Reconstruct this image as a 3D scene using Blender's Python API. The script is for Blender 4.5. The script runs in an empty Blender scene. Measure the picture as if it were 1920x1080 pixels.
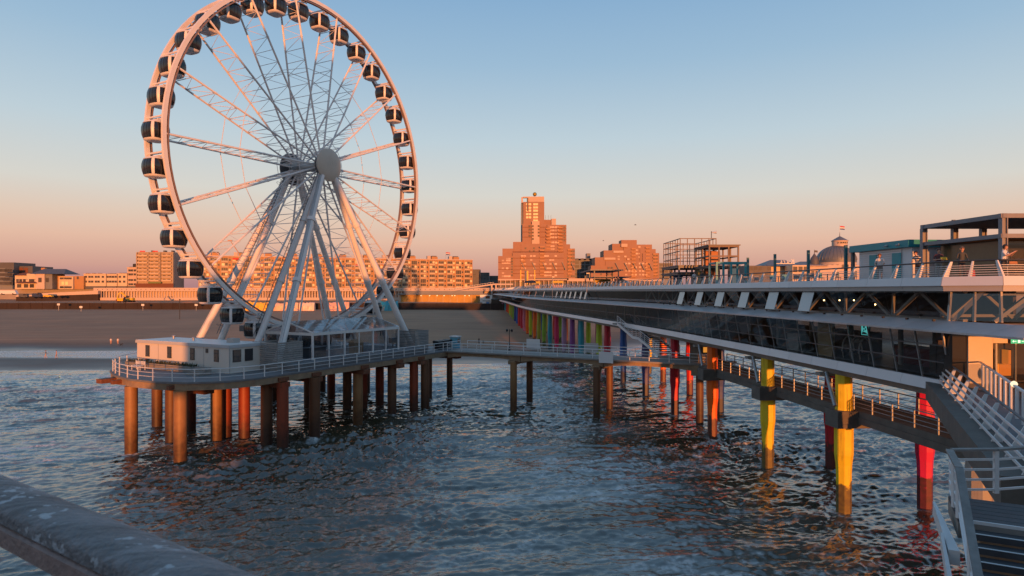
import bpy, bmesh, math, random
import numpy as np
from mathutils import Vector, Matrix
rnd = random.Random(7)
R = math.radians
SC = bpy.context.scene
COL = SC.collection

# ------------------------------------------------------------------ camera, sky, sun, exposure
F = 1212.0            # focal length in pixels of a 1920 wide frame
EYE = 15.0            # eye height above the water
HOR = 546.0
cam = bpy.data.cameras.new('camera')
cam.sensor_width = 36.0
cam.lens = 36.0 * F / 1920.0
cam.shift_y = (HOR - 540.0) / 1920.0
cam.clip_start = 0.05
cam.clip_end = 6000
cam.dof.use_dof = True
cam.dof.focus_distance = 70.0
cam.dof.aperture_fstop = 6.3
co = bpy.data.objects.new('camera', cam)
COL.objects.link(co)
co.location = (0, 0, EYE)
co.rotation_euler = (R(90), 0, 0)
SC.camera = co
SC.view_settings.view_transform = 'Standard'
SC.view_settings.look = 'None'
SC.view_settings.gamma = 1
SC.view_settings.use_curve_mapping = False
SC.view_settings.exposure = 0.28

SUN_AZ = R(8.0)       # sun behind the viewpoint, slightly to the right
SUN_EL = R(2.2)
W = bpy.data.worlds.new('World')
SC.world = W
W.use_nodes = True
wt = W.node_tree
wt.nodes.clear()
def wn(t, **k):
    n = wt.nodes.new(t)
    for a, b in k.items():
        setattr(n, a, b)
    return n
wout = wn('ShaderNodeOutputWorld')
wbg = wn('ShaderNodeBackground')
sky = wn('ShaderNodeTexSky', sky_type='NISHITA')
sky.sun_disc = False
sky.sun_elevation = SUN_EL
sky.sun_rotation = math.pi - SUN_AZ
sky.altitude = 10
sky.air_density = 1.0
sky.dust_density = 1.2
sky.ozone_density = 2.0
wtc = wn('ShaderNodeTexCoord')
wsep = wn('ShaderNodeSeparateXYZ')
wt.links.new(wtc.outputs['Generated'], wsep.inputs[0])
wr = wn('ShaderNodeValToRGB')       # dusk colours by elevation: the pink belt over the land, then cream, then blue
cr = wr.color_ramp
stops = [(0.000, (.35, .180, .195)), (0.018, (.44, .228, .222)), (0.036, (.56, .305, .248)), (0.074, (.68, .432, .325)), (0.105, (.66, .505, .405)),
         (0.145, (.60, .580, .530)), (0.225, (.455, .550, .605)), (0.33, (.295, .44, .58)), (0.42, (.21, .365, .55)), (0.70, (.165, .315, .51)), (1.0, (.12, .24, .42))]
while len(cr.elements) < len(stops):
    cr.elements.new(.5)
for e, (p, c) in zip(cr.elements, stops):
    e.position = p
    e.color = (*c, 1)
wt.links.new(wsep.outputs['Z'], wr.inputs['Fac'])
SKY_STR = 0.11
wmul = wn('ShaderNodeMix', data_type='RGBA', blend_type='MULTIPLY')
wmul.inputs[0].default_value = 1.0
wt.links.new(wr.outputs[0], wmul.inputs[6])
wmul.inputs[7].default_value = (1 / SKY_STR, 1 / SKY_STR, 1 / SKY_STR, 1)
wmix = wn('ShaderNodeMix', data_type='RGBA')
wfr = wn('ShaderNodeMapRange', interpolation_type='SMOOTHSTEP')     # towards the sunset behind the viewpoint the plain sky takes over
wfr.inputs['From Min'].default_value = -.75
wfr.inputs['From Max'].default_value = .15
wfr.inputs['To Min'].default_value = .70
wfr.inputs['To Max'].default_value = .92
wt.links.new(wsep.outputs['Y'], wfr.inputs['Value'])
wt.links.new(wfr.outputs[0], wmix.inputs[0])
wt.links.new(sky.outputs[0], wmix.inputs[6])
wt.links.new(wmul.outputs[2], wmix.inputs[7])
wt.links.new(wmix.outputs[2], wbg.inputs['Color'])
wbg.inputs['Strength'].default_value = SKY_STR
wt.links.new(wbg.outputs[0], wout.inputs[0])

sun = bpy.data.lights.new('sun', 'SUN')
sun.energy = 4.6
sun.angle = R(0.55)
sun.color = (1.0, .33, .085)
so = bpy.data.objects.new('sun', sun)
COL.objects.link(so)
to_sun = Vector((math.sin(SUN_AZ) * math.cos(SUN_EL), -math.cos(SUN_AZ) * math.cos(SUN_EL), math.sin(SUN_EL)))
so.rotation_euler = to_sun.to_track_quat('Z', 'Y').to_euler()
so.location = to_sun * 300

# ------------------------------------------------------------------ helpers
WL = {}
def V(*a):
    return Vector(a)
def at(x, y, Y):                 # photo pixel (1920x1080) at a depth -> world point
    return V((x - 960) / F * Y, Y, EYE + (HOR - y) / F * Y)
def wx(x, Y):
    return (x - 960) / F * Y
def wz(y, Y):
    return EYE + (HOR - y) / F * Y
def on(x, y, z):                 # photo pixel on the level z
    Y = (EYE - z) * F / (y - HOR)
    return V((x - 960) / F * Y, Y, z)

def tag(o, label=None, cat=None, group=None, kind=None):
    if label: o['label'] = label
    if cat: o['category'] = cat
    if group: o['group'] = group
    if kind: o['kind'] = kind
    return o
def empty(name, loc, label=None, cat=None, group=None, parent=None, rotz=0):
    o = bpy.data.objects.new(name, None)
    o.empty_display_size = .5
    COL.objects.link(o)
    loc = Vector(loc)
    if parent is not None:
        o.parent = parent
        o.location = loc - WL[parent.name]
    else:
        o.location = loc
    o.rotation_euler = (0, 0, rotz)
    WL[o.name] = loc
    return tag(o, label, cat, group)
def link(name, mesh, parent=None, loc=(0, 0, 0), rotz=0, local=False):
    o = bpy.data.objects.new(name, mesh)
    COL.objects.link(o)
    loc = Vector(loc)
    if parent is not None:
        o.parent = parent
        if not local:
            o.location = loc - WL[parent.name]
            WL[o.name] = loc
        else:
            o.location = loc
    else:
        o.location = loc
        WL[o.name] = loc
    o.rotation_euler = (0, 0, rotz)
    return o

class MB:
    """collects faces, then links them as ONE mesh object"""
    def __init__(s):
        s.v = []; s.f = []; s.m = []; s.sm = []
    def poly(s, pts, mi=0, smooth=False):
        b = len(s.v)
        s.v += [tuple(p) for p in pts]
        s.f.append(tuple(range(b, b + len(pts)))); s.m.append(mi); s.sm.append(smooth)
    def mesh(s, vs, fs, mi=0, smooth=False):
        b = len(s.v)
        s.v += [tuple(p) for p in vs]
        for f in fs:
            s.f.append(tuple(b + i for i in f)); s.m.append(mi); s.sm.append(smooth)
    def hexa(s, p, mi=0):        # p: 4 bottom (ccw from above) + 4 top
        s.mesh(p, [(3, 2, 1, 0), (4, 5, 6, 7), (0, 1, 5, 4), (1, 2, 6, 5), (2, 3, 7, 6), (3, 0, 4, 7)], mi)
    def box(s, x0, x1, y0, y1, z0, z1, mi=0):
        s.hexa([(x0, y0, z0), (x1, y0, z0), (x1, y1, z0), (x0, y1, z0), (x0, y0, z1), (x1, y0, z1), (x1, y1, z1), (x0, y1, z1)], mi)
    def obox(s, o, ax, ay, l, w, z0, z1, mi=0):   # oriented box from corner o along ax (l) and ay (w)
        o = Vector((o[0], o[1], 0)); a = Vector((ax[0], ax[1], 0)) * l; b = Vector((ay[0], ay[1], 0)) * w
        q = [o, o + a, o + a + b, o + b]
        if a.cross(b).z < 0: q = q[::-1]
        s.hexa([(p.x, p.y, z0) for p in q] + [(p.x, p.y, z1) for p in q], mi)
    def prism(s, pts, z0, z1, mi=0):
        n = len(pts)
        ar = sum(pts[i][0] * pts[(i + 1) % n][1] - pts[(i + 1) % n][0] * pts[i][1] for i in range(n))
        if ar < 0: pts = pts[::-1]
        vs = [(p[0], p[1], z0) for p in pts] + [(p[0], p[1], z1) for p in pts]
        fs = [tuple(range(n))[::-1], tuple(range(n, 2 * n))] + [(i, (i + 1) % n, n + (i + 1) % n, n + i) for i in range(n)]
        s.mesh(vs, fs, mi)
    def tube(s, a, b, r, r2=None, n=6, mi=0, cap=True, smooth=True):
        a = Vector(a); b = Vector(b); d = b - a
        if d.length < 1e-6: return
        r2 = r if r2 is None else r2
        d.normalize()
        up = V(0, 0, 1) if abs(d.z) < .9 else V(0, 1, 0)
        x = d.cross(up).normalized(); y = d.cross(x)
        ph = math.pi / n
        vs = []
        for p, q in ((a, r), (b, r2)):
            for i in range(n):
                t = ph + i * 2 * math.pi / n
                vs.append(p + (x * math.cos(t) + y * math.sin(t)) * q)
        fs = [(i, n + i, n + (i + 1) % n, (i + 1) % n) for i in range(n)]
        b0 = len(s.v); s.v += [tuple(p) for p in vs]
        for f in fs:
            s.f.append(tuple(b0 + i for i in f)); s.m.append(mi); s.sm.append(smooth and n > 4)
        if cap:
            s.f.append(tuple(b0 + i for i in range(n))); s.m.append(mi); s.sm.append(False)
            s.f.append(tuple(b0 + n + i for i in range(n))[::-1]); s.m.append(mi); s.sm.append(False)
    def bar(s, a, b, w, h, mi=0):     # rectangular bar, w across, h vertical-ish
        a = Vector(a); b = Vector(b); d = (b - a).normalized()
        up = V(0, 0, 1) if abs(d.z) < .95 else V(0, 1, 0)
        x = d.cross(up).normalized() * (w / 2); y = x.cross(d).normalized() * (h / 2)
        c = [-x - y, x - y, x + y, -x + y]
        vs = [a + k for k in c] + [b + k for k in c]
        s.mesh(vs, [(0, 1, 2, 3), (7, 6, 5, 4), (0, 4, 5, 1), (1, 5, 6, 2), (2, 6, 7, 3), (3, 7, 4, 0)], mi)
    def pipe(s, pts, r, n=5, mi=0, closed=False):
        pts = [Vector(p) for p in pts]
        N = len(pts)
        vs = []
        for i, p in enumerate(pts):
            if closed: d = pts[(i + 1) % N] - pts[i - 1]
            else: d = pts[min(i + 1, N - 1)] - pts[max(i - 1, 0)]
            d.normalize()
            up = V(0, 0, 1) if abs(d.z) < .9 else V(0, 1, 0)
            x = d.cross(up).normalized(); y = d.cross(x)
            for k in range(n):
                t = math.pi / n + k * 2 * math.pi / n
                vs.append(p + (x * math.cos(t) + y * math.sin(t)) * r)
        fs = []
        for i in range(N if closed else N - 1):
            j = (i + 1) % N
            for k in range(n):
                l = (k + 1) % n
                fs.append((i * n + k, j * n + k, j * n + l, i * n + l))
        s.mesh(vs, fs, mi, n > 4)
        if not closed:
            s.mesh([vs[k] for k in range(n)], [tuple(range(n))], mi)
            s.mesh([vs[(N - 1) * n + k] for k in range(n)], [tuple(range(n))[::-1]], mi)
    def lathe(s, c, prof, n=16, mi=0, smooth=True, axis='z'):
        c = Vector(c)
        vs = []
        for r, z in prof:
            for k in range(n):
                t = k * 2 * math.pi / n
                vs.append(c + V(r * math.cos(t), r * math.sin(t), z))
        fs = []
        for i in range(len(prof) - 1):
            for k in range(n):
                l = (k + 1) % n
                fs.append((i * n + k, i * n + l, (i + 1) * n + l, (i + 1) * n + k))
        s.mesh(vs, fs, mi, smooth)
        s.mesh(vs[:n], [tuple(range(n))[::-1]], mi); s.mesh(vs[-n:], [tuple(range(n))], mi)
    def data(s, name, mats, shift=None):
        me = bpy.data.meshes.new(name)
        v = s.v
        if shift is not None:
            v = [(p[0] - shift[0], p[1] - shift[1], p[2] - shift[2]) for p in v]
        me.from_pydata(v, [], s.f)
        for m in (mats if isinstance(mats, (list, tuple)) else [mats]):
            me.materials.append(m)
        me.polygons.foreach_set('material_index', s.m)
        me.polygons.foreach_set('use_smooth', s.sm)
        if any(s.sm):
            try: me.set_sharp_from_angle(angle=R(42))
            except Exception: pass
        me.update()
        return me
    def build(s, name, mats, parent=None, **k):
        a = np.array(s.v)
        lo = a.min(0); hi = a.max(0)
        c = Vector(((lo[0] + hi[0]) / 2, (lo[1] + hi[1]) / 2, lo[2]))
        o = link(name, s.data(name, mats, c), parent, c)
        return tag(o, **k)

# ------------------------------------------------------------------ materials
def mat(name, col, rough=.6, metal=0., var=.15, scale=1.5, bump=0., bscale=None, spec=.5, coat=0, orand=0.0):
    m = bpy.data.materials.new(name)
    m.use_nodes = True
    t = m.node_tree
    b = t.nodes['Principled BSDF']
    b.inputs['Roughness'].default_value = rough
    b.inputs['Metallic'].default_value = metal
    b.inputs['Specular IOR Level'].default_value = spec
    b.inputs['Coat Weight'].default_value = coat
    g = t.nodes.new('ShaderNodeNewGeometry')
    no = t.nodes.new('ShaderNodeTexNoise')
    no.inputs['Scale'].default_value = scale
    no.inputs['Detail'].default_value = 5
    no.inputs['Roughness'].default_value = .65
    t.links.new(g.outputs['Position'], no.inputs['Vector'])
    mx = t.nodes.new('ShaderNodeMix'); mx.data_type = 'RGBA'
    t.links.new(no.outputs['Fac'], mx.inputs[0])
    mx.inputs[6].default_value = (*[max(0, c * (1 - var * 1.6)) for c in col], 1)
    mx.inputs[7].default_value = (*[min(1, c * (1 + var * 1.6)) for c in col], 1)
    out = mx.outputs[2]
    if orand:
        oi = t.nodes.new('ShaderNodeObjectInfo')
        mr = t.nodes.new('ShaderNodeMapRange')
        mr.inputs['To Min'].default_value = 1 - orand; mr.inputs['To Max'].default_value = 1 + orand
        t.links.new(oi.outputs['Random'], mr.inputs['Value'])
        hs = t.nodes.new('ShaderNodeHueSaturation')
        t.links.new(mr.outputs[0], hs.inputs['Value']); t.links.new(out, hs.inputs['Color'])
        out = hs.outputs[0]
    t.links.new(out, b.inputs['Base Color'])
    if bump:
        n2 = t.nodes.new('ShaderNodeTexNoise')
        n2.inputs['Scale'].default_value = bscale or scale * 6
        n2.inputs['Detail'].default_value = 4
        t.links.new(g.outputs['Position'], n2.inputs['Vector'])
        bp = t.nodes.new('ShaderNodeBump')
        bp.inputs['Strength'].default_value = bump
        bp.inputs['Distance'].default_value = .03
        t.links.new(n2.outputs['Fac'], bp.inputs['Height'])
        t.links.new(bp.outputs[0], b.inputs['Normal'])
    return m
def emit(name, col, strength):
    m = mat(name, [c * .5 for c in col], .5)
    b = m.node_tree.nodes['Principled BSDF']
    b.inputs['Emission Color'].default_value = (*col, 1)
    b.inputs['Emission Strength'].default_value = strength
    return m
def glass(name, tint=(.5, .55, .55), rough=.02, ior=1.5, refl=1.0):
    """a pane: mirror reflection by Fresnel over tinted see-through"""
    m = bpy.data.materials.new(name)
    m.use_nodes = True
    t = m.node_tree
    t.nodes.clear()
    o = t.nodes.new('ShaderNodeOutputMaterial')
    mx = t.nodes.new('ShaderNodeMixShader')
    lw = t.nodes.new('ShaderNodeLayerWeight'); lw.inputs['Blend'].default_value = .5
    pw = t.nodes.new('ShaderNodeMath'); pw.operation = 'POWER'; pw.inputs[1].default_value = 5
    t.links.new(lw.outputs['Facing'], pw.inputs[0])
    fr = t.nodes.new('ShaderNodeMath'); fr.operation = 'MULTIPLY_ADD'; fr.inputs[1].default_value = .92; fr.inputs[2].default_value = .075
    t.links.new(pw.outputs[0], fr.inputs[0])
    g = t.nodes.new('ShaderNodeNewGeometry')
    bp = t.nodes.new('ShaderNodeBump'); bp.inputs['Strength'].default_value = .08; bp.inputs['Distance'].default_value = .05
    no = t.nodes.new('ShaderNodeTexNoise'); no.inputs['Scale'].default_value = .6
    t.links.new(g.outputs['Position'], no.inputs['Vector'])
    t.links.new(no.outputs['Fac'], bp.inputs['Height'])
    ml = t.nodes.new('ShaderNodeMath'); ml.operation = 'MULTIPLY'; ml.inputs[1].default_value = refl; ml.use_clamp = True
    t.links.new(fr.outputs[0], ml.inputs[0]); t.links.new(ml.outputs[0], mx.inputs[0])
    tr = t.nodes.new('ShaderNodeBsdfTransparent'); tr.inputs[0].default_value = (*tint, 1)
    gl = t.nodes.new('ShaderNodeBsdfGlossy'); gl.inputs['Roughness'].default_value = rough
    gl.inputs['Color'].default_value = (.9, .92, .95, 1)
    t.links.new(bp.outputs[0], gl.inputs['Normal'])
    t.links.new(tr.outputs[0], mx.inputs[1]); t.links.new(gl.outputs[0], mx.inputs[2])
    t.links.new(mx.outputs[0], o.inputs[0])
    return m
def pilemat(name, col, low=(.045, .03, .022), mid=(.16, .07, .03), zl=2.2, blend=.8, rough=.55):
    """paint above a ragged tide line of rust and weed"""
    m = mat(name, col, rough, 0, .12, 2.0, .25, 14)
    t = m.node_tree
    b = t.nodes['Principled BSDF']
    src = b.inputs['Base Color'].links[0].from_socket
    g = t.nodes.new('ShaderNodeNewGeometry'); sp = t.nodes.new('ShaderNodeSeparateXYZ')
    t.links.new(g.outputs['Position'], sp.inputs[0])
    no = t.nodes.new('ShaderNodeTexNoise'); no.inputs['Scale'].default_value = 1.7; no.inputs['Detail'].default_value = 6
    t.links.new(g.outputs['Position'], no.inputs['Vector'])
    ma = t.nodes.new('ShaderNodeMath'); ma.operation = 'MULTIPLY_ADD'
    t.links.new(no.outputs['Fac'], ma.inputs[0]); ma.inputs[1].default_value = 2.6; t.links.new(sp.outputs['Z'], ma.inputs[2])
    mr = t.nodes.new('ShaderNodeMapRange')
    mr.inputs['From Min'].default_value = zl + 1.3 - blend * .5; mr.inputs['From Max'].default_value = zl + 1.3 + blend * .5
    t.links.new(ma.outputs[0], mr.inputs['Value'])
    n2 = t.nodes.new('ShaderNodeTexNoise'); n2.inputs['Scale'].default_value = 3.5
    t.links.new(g.outputs['Position'], n2.inputs['Vector'])
    lo = t.nodes.new('ShaderNodeMix'); lo.data_type = 'RGBA'
    lo.inputs[6].default_value = (*low, 1); lo.inputs[7].default_value = (*mid, 1)
    t.links.new(n2.outputs['Fac'], lo.inputs[0])
    mp = t.nodes.new('ShaderNodeMapping'); mp.inputs['Scale'].default_value = (5, 5, .30)
    sn = t.nodes.new('ShaderNodeTexNoise'); sn.inputs['Scale'].default_value = 1.0; sn.inputs['Detail'].default_value = 6; sn.inputs['Roughness'].default_value = .7
    t.links.new(g.outputs['Position'], mp.inputs[0]); t.links.new(mp.outputs[0], sn.inputs['Vector'])
    sr_ = t.nodes.new('ShaderNodeMapRange'); sr_.inputs['From Min'].default_value = .56; sr_.inputs['From Max'].default_value = .72; sr_.inputs['To Max'].default_value = .75
    t.links.new(sn.outputs['Fac'], sr_.inputs['Value'])
    ru = t.nodes.new('ShaderNodeMix'); ru.data_type = 'RGBA'; t.links.new(sr_.outputs[0], ru.inputs[0]); t.links.new(src, ru.inputs[6]); ru.inputs[7].default_value = (.10, .04, .02, 1)
    src = ru.outputs[2]
    mx = t.nodes.new('ShaderNodeMix'); mx.data_type = 'RGBA'
    t.links.new(mr.outputs[0], mx.inputs[0]); t.links.new(lo.outputs[2], mx.inputs[6]); t.links.new(src, mx.inputs[7])
    t.links.new(mx.outputs[2], b.inputs['Base Color'])
    return m

M = {}
M['white'] = mat('white_paint', (.66, .65, .64), .45, 0, .06, .7)
M['wheelwhite'] = mat('wheel_white', (.68, .66, .65), .4, 0, .07, .5)
M['cladding'] = mat('white_cladding', (.60, .61, .63), .42, 0, .05, .4, orand=.04)
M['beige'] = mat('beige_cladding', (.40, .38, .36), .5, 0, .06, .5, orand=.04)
M['steel'] = mat('galvanised_steel', (.36, .37, .38), .45, .4, .15, 1.2)
M['darksteel'] = mat('dark_steel', (.10, .105, .115), .5, .2, .2, 1.0)
M['black'] = mat('black_rail', (.02, .02, .022), .4, 0, .1)
M['rubber'] = mat('black_plastic', (.015, .015, .017), .5)
M['concrete'] = mat('concrete', (.24, .215, .19), .85, 0, .3, .9, .3, 9)
M['rustconcrete'] = mat('stained_concrete', (.27, .19, .12), .85, 0, .4, 1.3, .4, 9)
M['rust'] = mat('rust', (.16, .06, .03), .9, 0, .5, 3, .5, 14)
M['deck'] = mat('grey_deck_boards', (.15, .15, .155), .7, 0, .25, 2.5, .15, 30)
M['darkdeck'] = mat('dark_deck_boards', (.055, .055, .06), .6, 0, .3, 3, .2, 30)
M['darkconcrete'] = mat('dark_concrete', (.12, .105, .09), .85, 0, .35, 1.0, .4, 9)
M['timber'] = mat('weathered_timber', (.22, .205, .19), .75, 0, .3, 3.0, .3, 20)
M['cabin'] = mat('cream_cabin_panel', (.58, .54, .49), .55, 0, .05, .4)
M['roofgrey'] = mat('roof_grey', (.42, .44, .47), .5, 0, .08, .6)
M['frame'] = mat('dark_window_frame', (.035, .035, .038), .4)
M['winglass'] = mat('dark_window_glass', (.03, .03, .035), .06, 0, .1, 1, spec=.8)
M['gondglass'] = mat('gondola_glass', (.012, .012, .016), .07, 0, .2, 1.2, spec=.6)
M['glass'] = glass('facade_glass', (.60, .61, .60), .02, refl=.9)
M['clear'] = glass('clear_sheet', (.66, .70, .74), .06, 1.45, .9)
M['rubble'] = mat('planting', (.06, .065, .035), .9, 0, .6, 6, .8, 20)
M['teal'] = mat('teal_paint', (.012, .25, .29), .45, 0, .1, .8)
M['slat'] = mat('grey_timber_slat', (.25, .24, .23), .7, 0, .2, 3, .2, 20, orand=.15)
M['awning'] = mat('awning_metal', (.44, .43, .43), .4, .2, .15, .8, orand=.06)
M['interior'] = mat('interior_dark', (.11, .085, .07), .7, 0, .4, .4)
M['floorin'] = mat('interior_floor', (.14, .12, .105), .4, 0, .3, .6)
M['column'] = mat('pale_steel', (.38, .37, .35), .5, 0, .08, .8)

# ------------------------------------------------------------------ the sea
def sstep(a, b, x):
    t = np.clip((x - a) / (b - a), 0, 1)
    return t * t * (3 - 2 * t)
_perm = np.random.RandomState(5).rand(256, 256)
def vnoise(x, y):
    xi = np.floor(x).astype(int); yi = np.floor(y).astype(int)
    fx = x - xi; fy = y - yi
    fx = fx * fx * (3 - 2 * fx); fy = fy * fy * (3 - 2 * fy)
    g = lambda a, b: _perm[a % 256, b % 256]
    return (g(xi, yi) * (1 - fx) + g(xi + 1, yi) * fx) * (1 - fy) + (g(xi, yi + 1) * (1 - fx) + g(xi + 1, yi + 1) * fx) * fy
def fbm(x, y, o=4):
    s = 0; a = .5; n = 0
    for i in range(o):
        s = s + a * vnoise(x, y); n += a
        x = x * 2.03 + 17.1; y = y * 2.03 + 5.7; a *= .5
    return s / n
def shoreY(x):                       # distance of the waterline along y
    return 127 + 8 * sstep(-60, 10, x) + 45 * sstep(8, 40, x)
rs = np.random.RandomState(11)
waves = []
for i in range(120):
    lam = .55 * (11.0 / .55) ** (rs.rand() ** 1.7)
    th = R(100) + rs.randn() * R(32) * (1.3 if lam < 3 else .7)
    amp = .0105 * lam ** 0.62 * (.5 + rs.rand())
    waves.append((lam, th, amp, rs.rand() * 6.283))
def sea_height(X, Y):
    wob = fbm(X * .06, Y * .06, 3)
    Xw = X + 4 * (wob - .5); Yw = Y + 5 * (fbm(X * .05 + 40, Y * .05, 3) - .5)
    h = np.zeros_like(X)
    calm = np.exp(-(((X - 4) / 15) ** 2 + ((Y - 52) / 26) ** 2)) + np.exp(-(((X + 48) / 24) ** 2 + ((Y - 66) / 40) ** 2))
    gust = (.40 + 1.1 * sstep(.34, .66, fbm(X * .045 + 9, Y * .05, 3))) * (.52 - .24 * np.minimum(calm, 1) + 1.0 * np.minimum(np.exp(-(((X + 13) / 12) ** 2 + ((Y - 48) / 22) ** 2)) + .5 * np.exp(-(((X - 22) / 9) ** 2 + ((Y - 48) / 22) ** 2)), 1))
    for lam, th, amp, ph in waves:
        k = 2 * math.pi / lam
        p = np.sin(k * (Xw * math.cos(th) + Yw * math.sin(th)) + ph)
        h += amp * (2 * np.power((p + 1) / 2, 1.55) - .9)
    h *= gust * .8
    ca, sa = math.cos(R(14)), math.sin(R(14))
    Xr = Xw * ca + Yw * sa; Yq = -Xw * sa + Yw * ca
    def ridge(fx, fy, o, n):
        return 1 - np.abs(2 * fbm(Xr * fx + o, Yq * fy + o * .7, n) - 1)
    chop = .26 * ridge(.32, .80, 3.3, 4) ** 1.9 + .10 * ridge(1.2, 2.7, 21.7, 3) ** 1.7
    h += .05 * np.sin(.62 * (Yw + .25 * Xw)) + .035 * np.sin(.95 * (Yw - .35 * Xw) + 1.3)
    h += (chop - .15) * (gust * 1.05 + .34) * (.62 + .38 * sstep(18, 48, Y))
    # a few rollers near the beach
    d = shoreY(X) - Y
    for dist, hh, w in ((8, .22, 1.0), (17, .42, 1.3), (31, .55, 1.6), (49, .50, 2.0)):
        dd = d - dist - 9 * (fbm(X * .03 + dist, Y * .01 + 3, 3) - .5)
        br = sstep(.40, .62, fbm(X * .022 + dist * 3.1, Y * 0 + dist, 3))
        h += br * hh * np.exp(-np.where(dd > 0, dd / (w * 1.6), -dd / (w * .5)) ** 2)
    h *= sstep(-2, 12, d) * .96 + .04
    return h
nr, nc = 1150, 900
vv = np.linspace(0, 1, nr)
Yr = 4.5 * (215 / 4.5) ** vv
cc = np.linspace(-1, 1, nc)
YY, CC = np.meshgrid(Yr, cc, indexing='ij')
XX = CC * (YY * .9 + 9)
HH = sea_height(XX, YY)
def gridmesh(name, X, Y, Z, mats):
    nr, nc = X.shape
    me = bpy.data.meshes.new(name)
    co = np.stack([X, Y, Z], -1).reshape(-1, 3).astype(np.float32)
    idx = np.arange(nr * nc).reshape(nr, nc)
    q = np.stack([idx[:-1, :-1], idx[:-1, 1:], idx[1:, 1:], idx[1:, :-1]], -1).reshape(-1, 4)
    me.vertices.add(len(co)); me.vertices.foreach_set('co', co.ravel())
    me.loops.add(q.size); me.loops.foreach_set('vertex_index', q.ravel().astype(np.int32))
    me.polygons.add(len(q)); me.polygons.foreach_set('loop_start', np.arange(0, q.size, 4, dtype=np.int32))
    me.polygons.foreach_set('use_smooth', np.ones(len(q), bool))
    me.materials.append(mats)
    me.update(calc_edges=True)
    return me
# foam: on breaking crests, in streaks behind them, in the wash at the edge
d = shoreY(XX) - YY
foam = np.zeros_like(XX)
fn = fbm(XX * .55, YY * .9, 5)
for dist, w in ((8, 3.5), (17, 4.5), (31, 5), (49, 5)):
    dd = d - dist - 9 * (fbm(XX * .03 + dist, YY * .01 + 3, 3) - .5)
    br = sstep(.42, .62, fbm(XX * .022 + dist * 3.1, YY * 0 + dist, 3))
    foam = np.maximum(foam, br * np.exp(-((dd - .6) / (w * .45)) ** 2) * sstep(.42, .60, fn))
foam = np.maximum(foam, sstep(9, 1, d) * sstep(.36, .50, fbm(XX * .12, YY * .9, 4)))
foam = np.maximum(foam, np.exp(-((d - 13 - 6 * (fbm(XX * .02, YY * .02, 3) - .5)) / 1.5) ** 2) * sstep(.35, .5, fbm(XX * .09, YY * .5 + 3, 4)))
lace = sstep(.90, .985, 1 - np.abs(2 * fbm(XX * .20 + 3, YY * .34, 4) - 1)) * sstep(.45, .62, fbm(XX * .05 + 1, YY * .05 + 8, 3)) * sstep(30, 55, YY)
foam = np.maximum(foam, lace * .8 * (1 - .9 * np.exp(-(((XX + 13) / 12) ** 2 + ((YY - 52) / 20) ** 2))))
pool = sstep(-32, -48, XX) * sstep(-12, -18, d) * sstep(-44, -34, d) * sstep(.46, .58, fbm(XX * .07, YY * .7, 4))
foam = np.maximum(foam, pool)
aer = np.minimum(np.exp(-(((XX - 5) / 15) ** 2 + ((YY - 50) / 26) ** 2)) + np.exp(-(((XX + 50) / 26) ** 2 + ((YY - 68) / 42) ** 2)) + .8 * np.exp(-((d - 28) / 26) ** 2), 1)
Xs = XX * .97 + YY * .24; Ys = -XX * .24 + YY * .97
dark_ = np.exp(-(((XX + 15) / 14) ** 2 + ((YY - 50) / 24) ** 2))
aer = aer * (1 - dark_) * sstep(.30, .62, fbm(Xs * .10 + 4, Ys * .22, 4))
fleck = sstep(.53, .64, fbm(Xs * .8 + 7, Ys * 2.3, 4))
foam = np.maximum(foam, aer * fleck) * (1 - .75 * dark_)
foam *= sstep(14, 32, YY)
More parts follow.
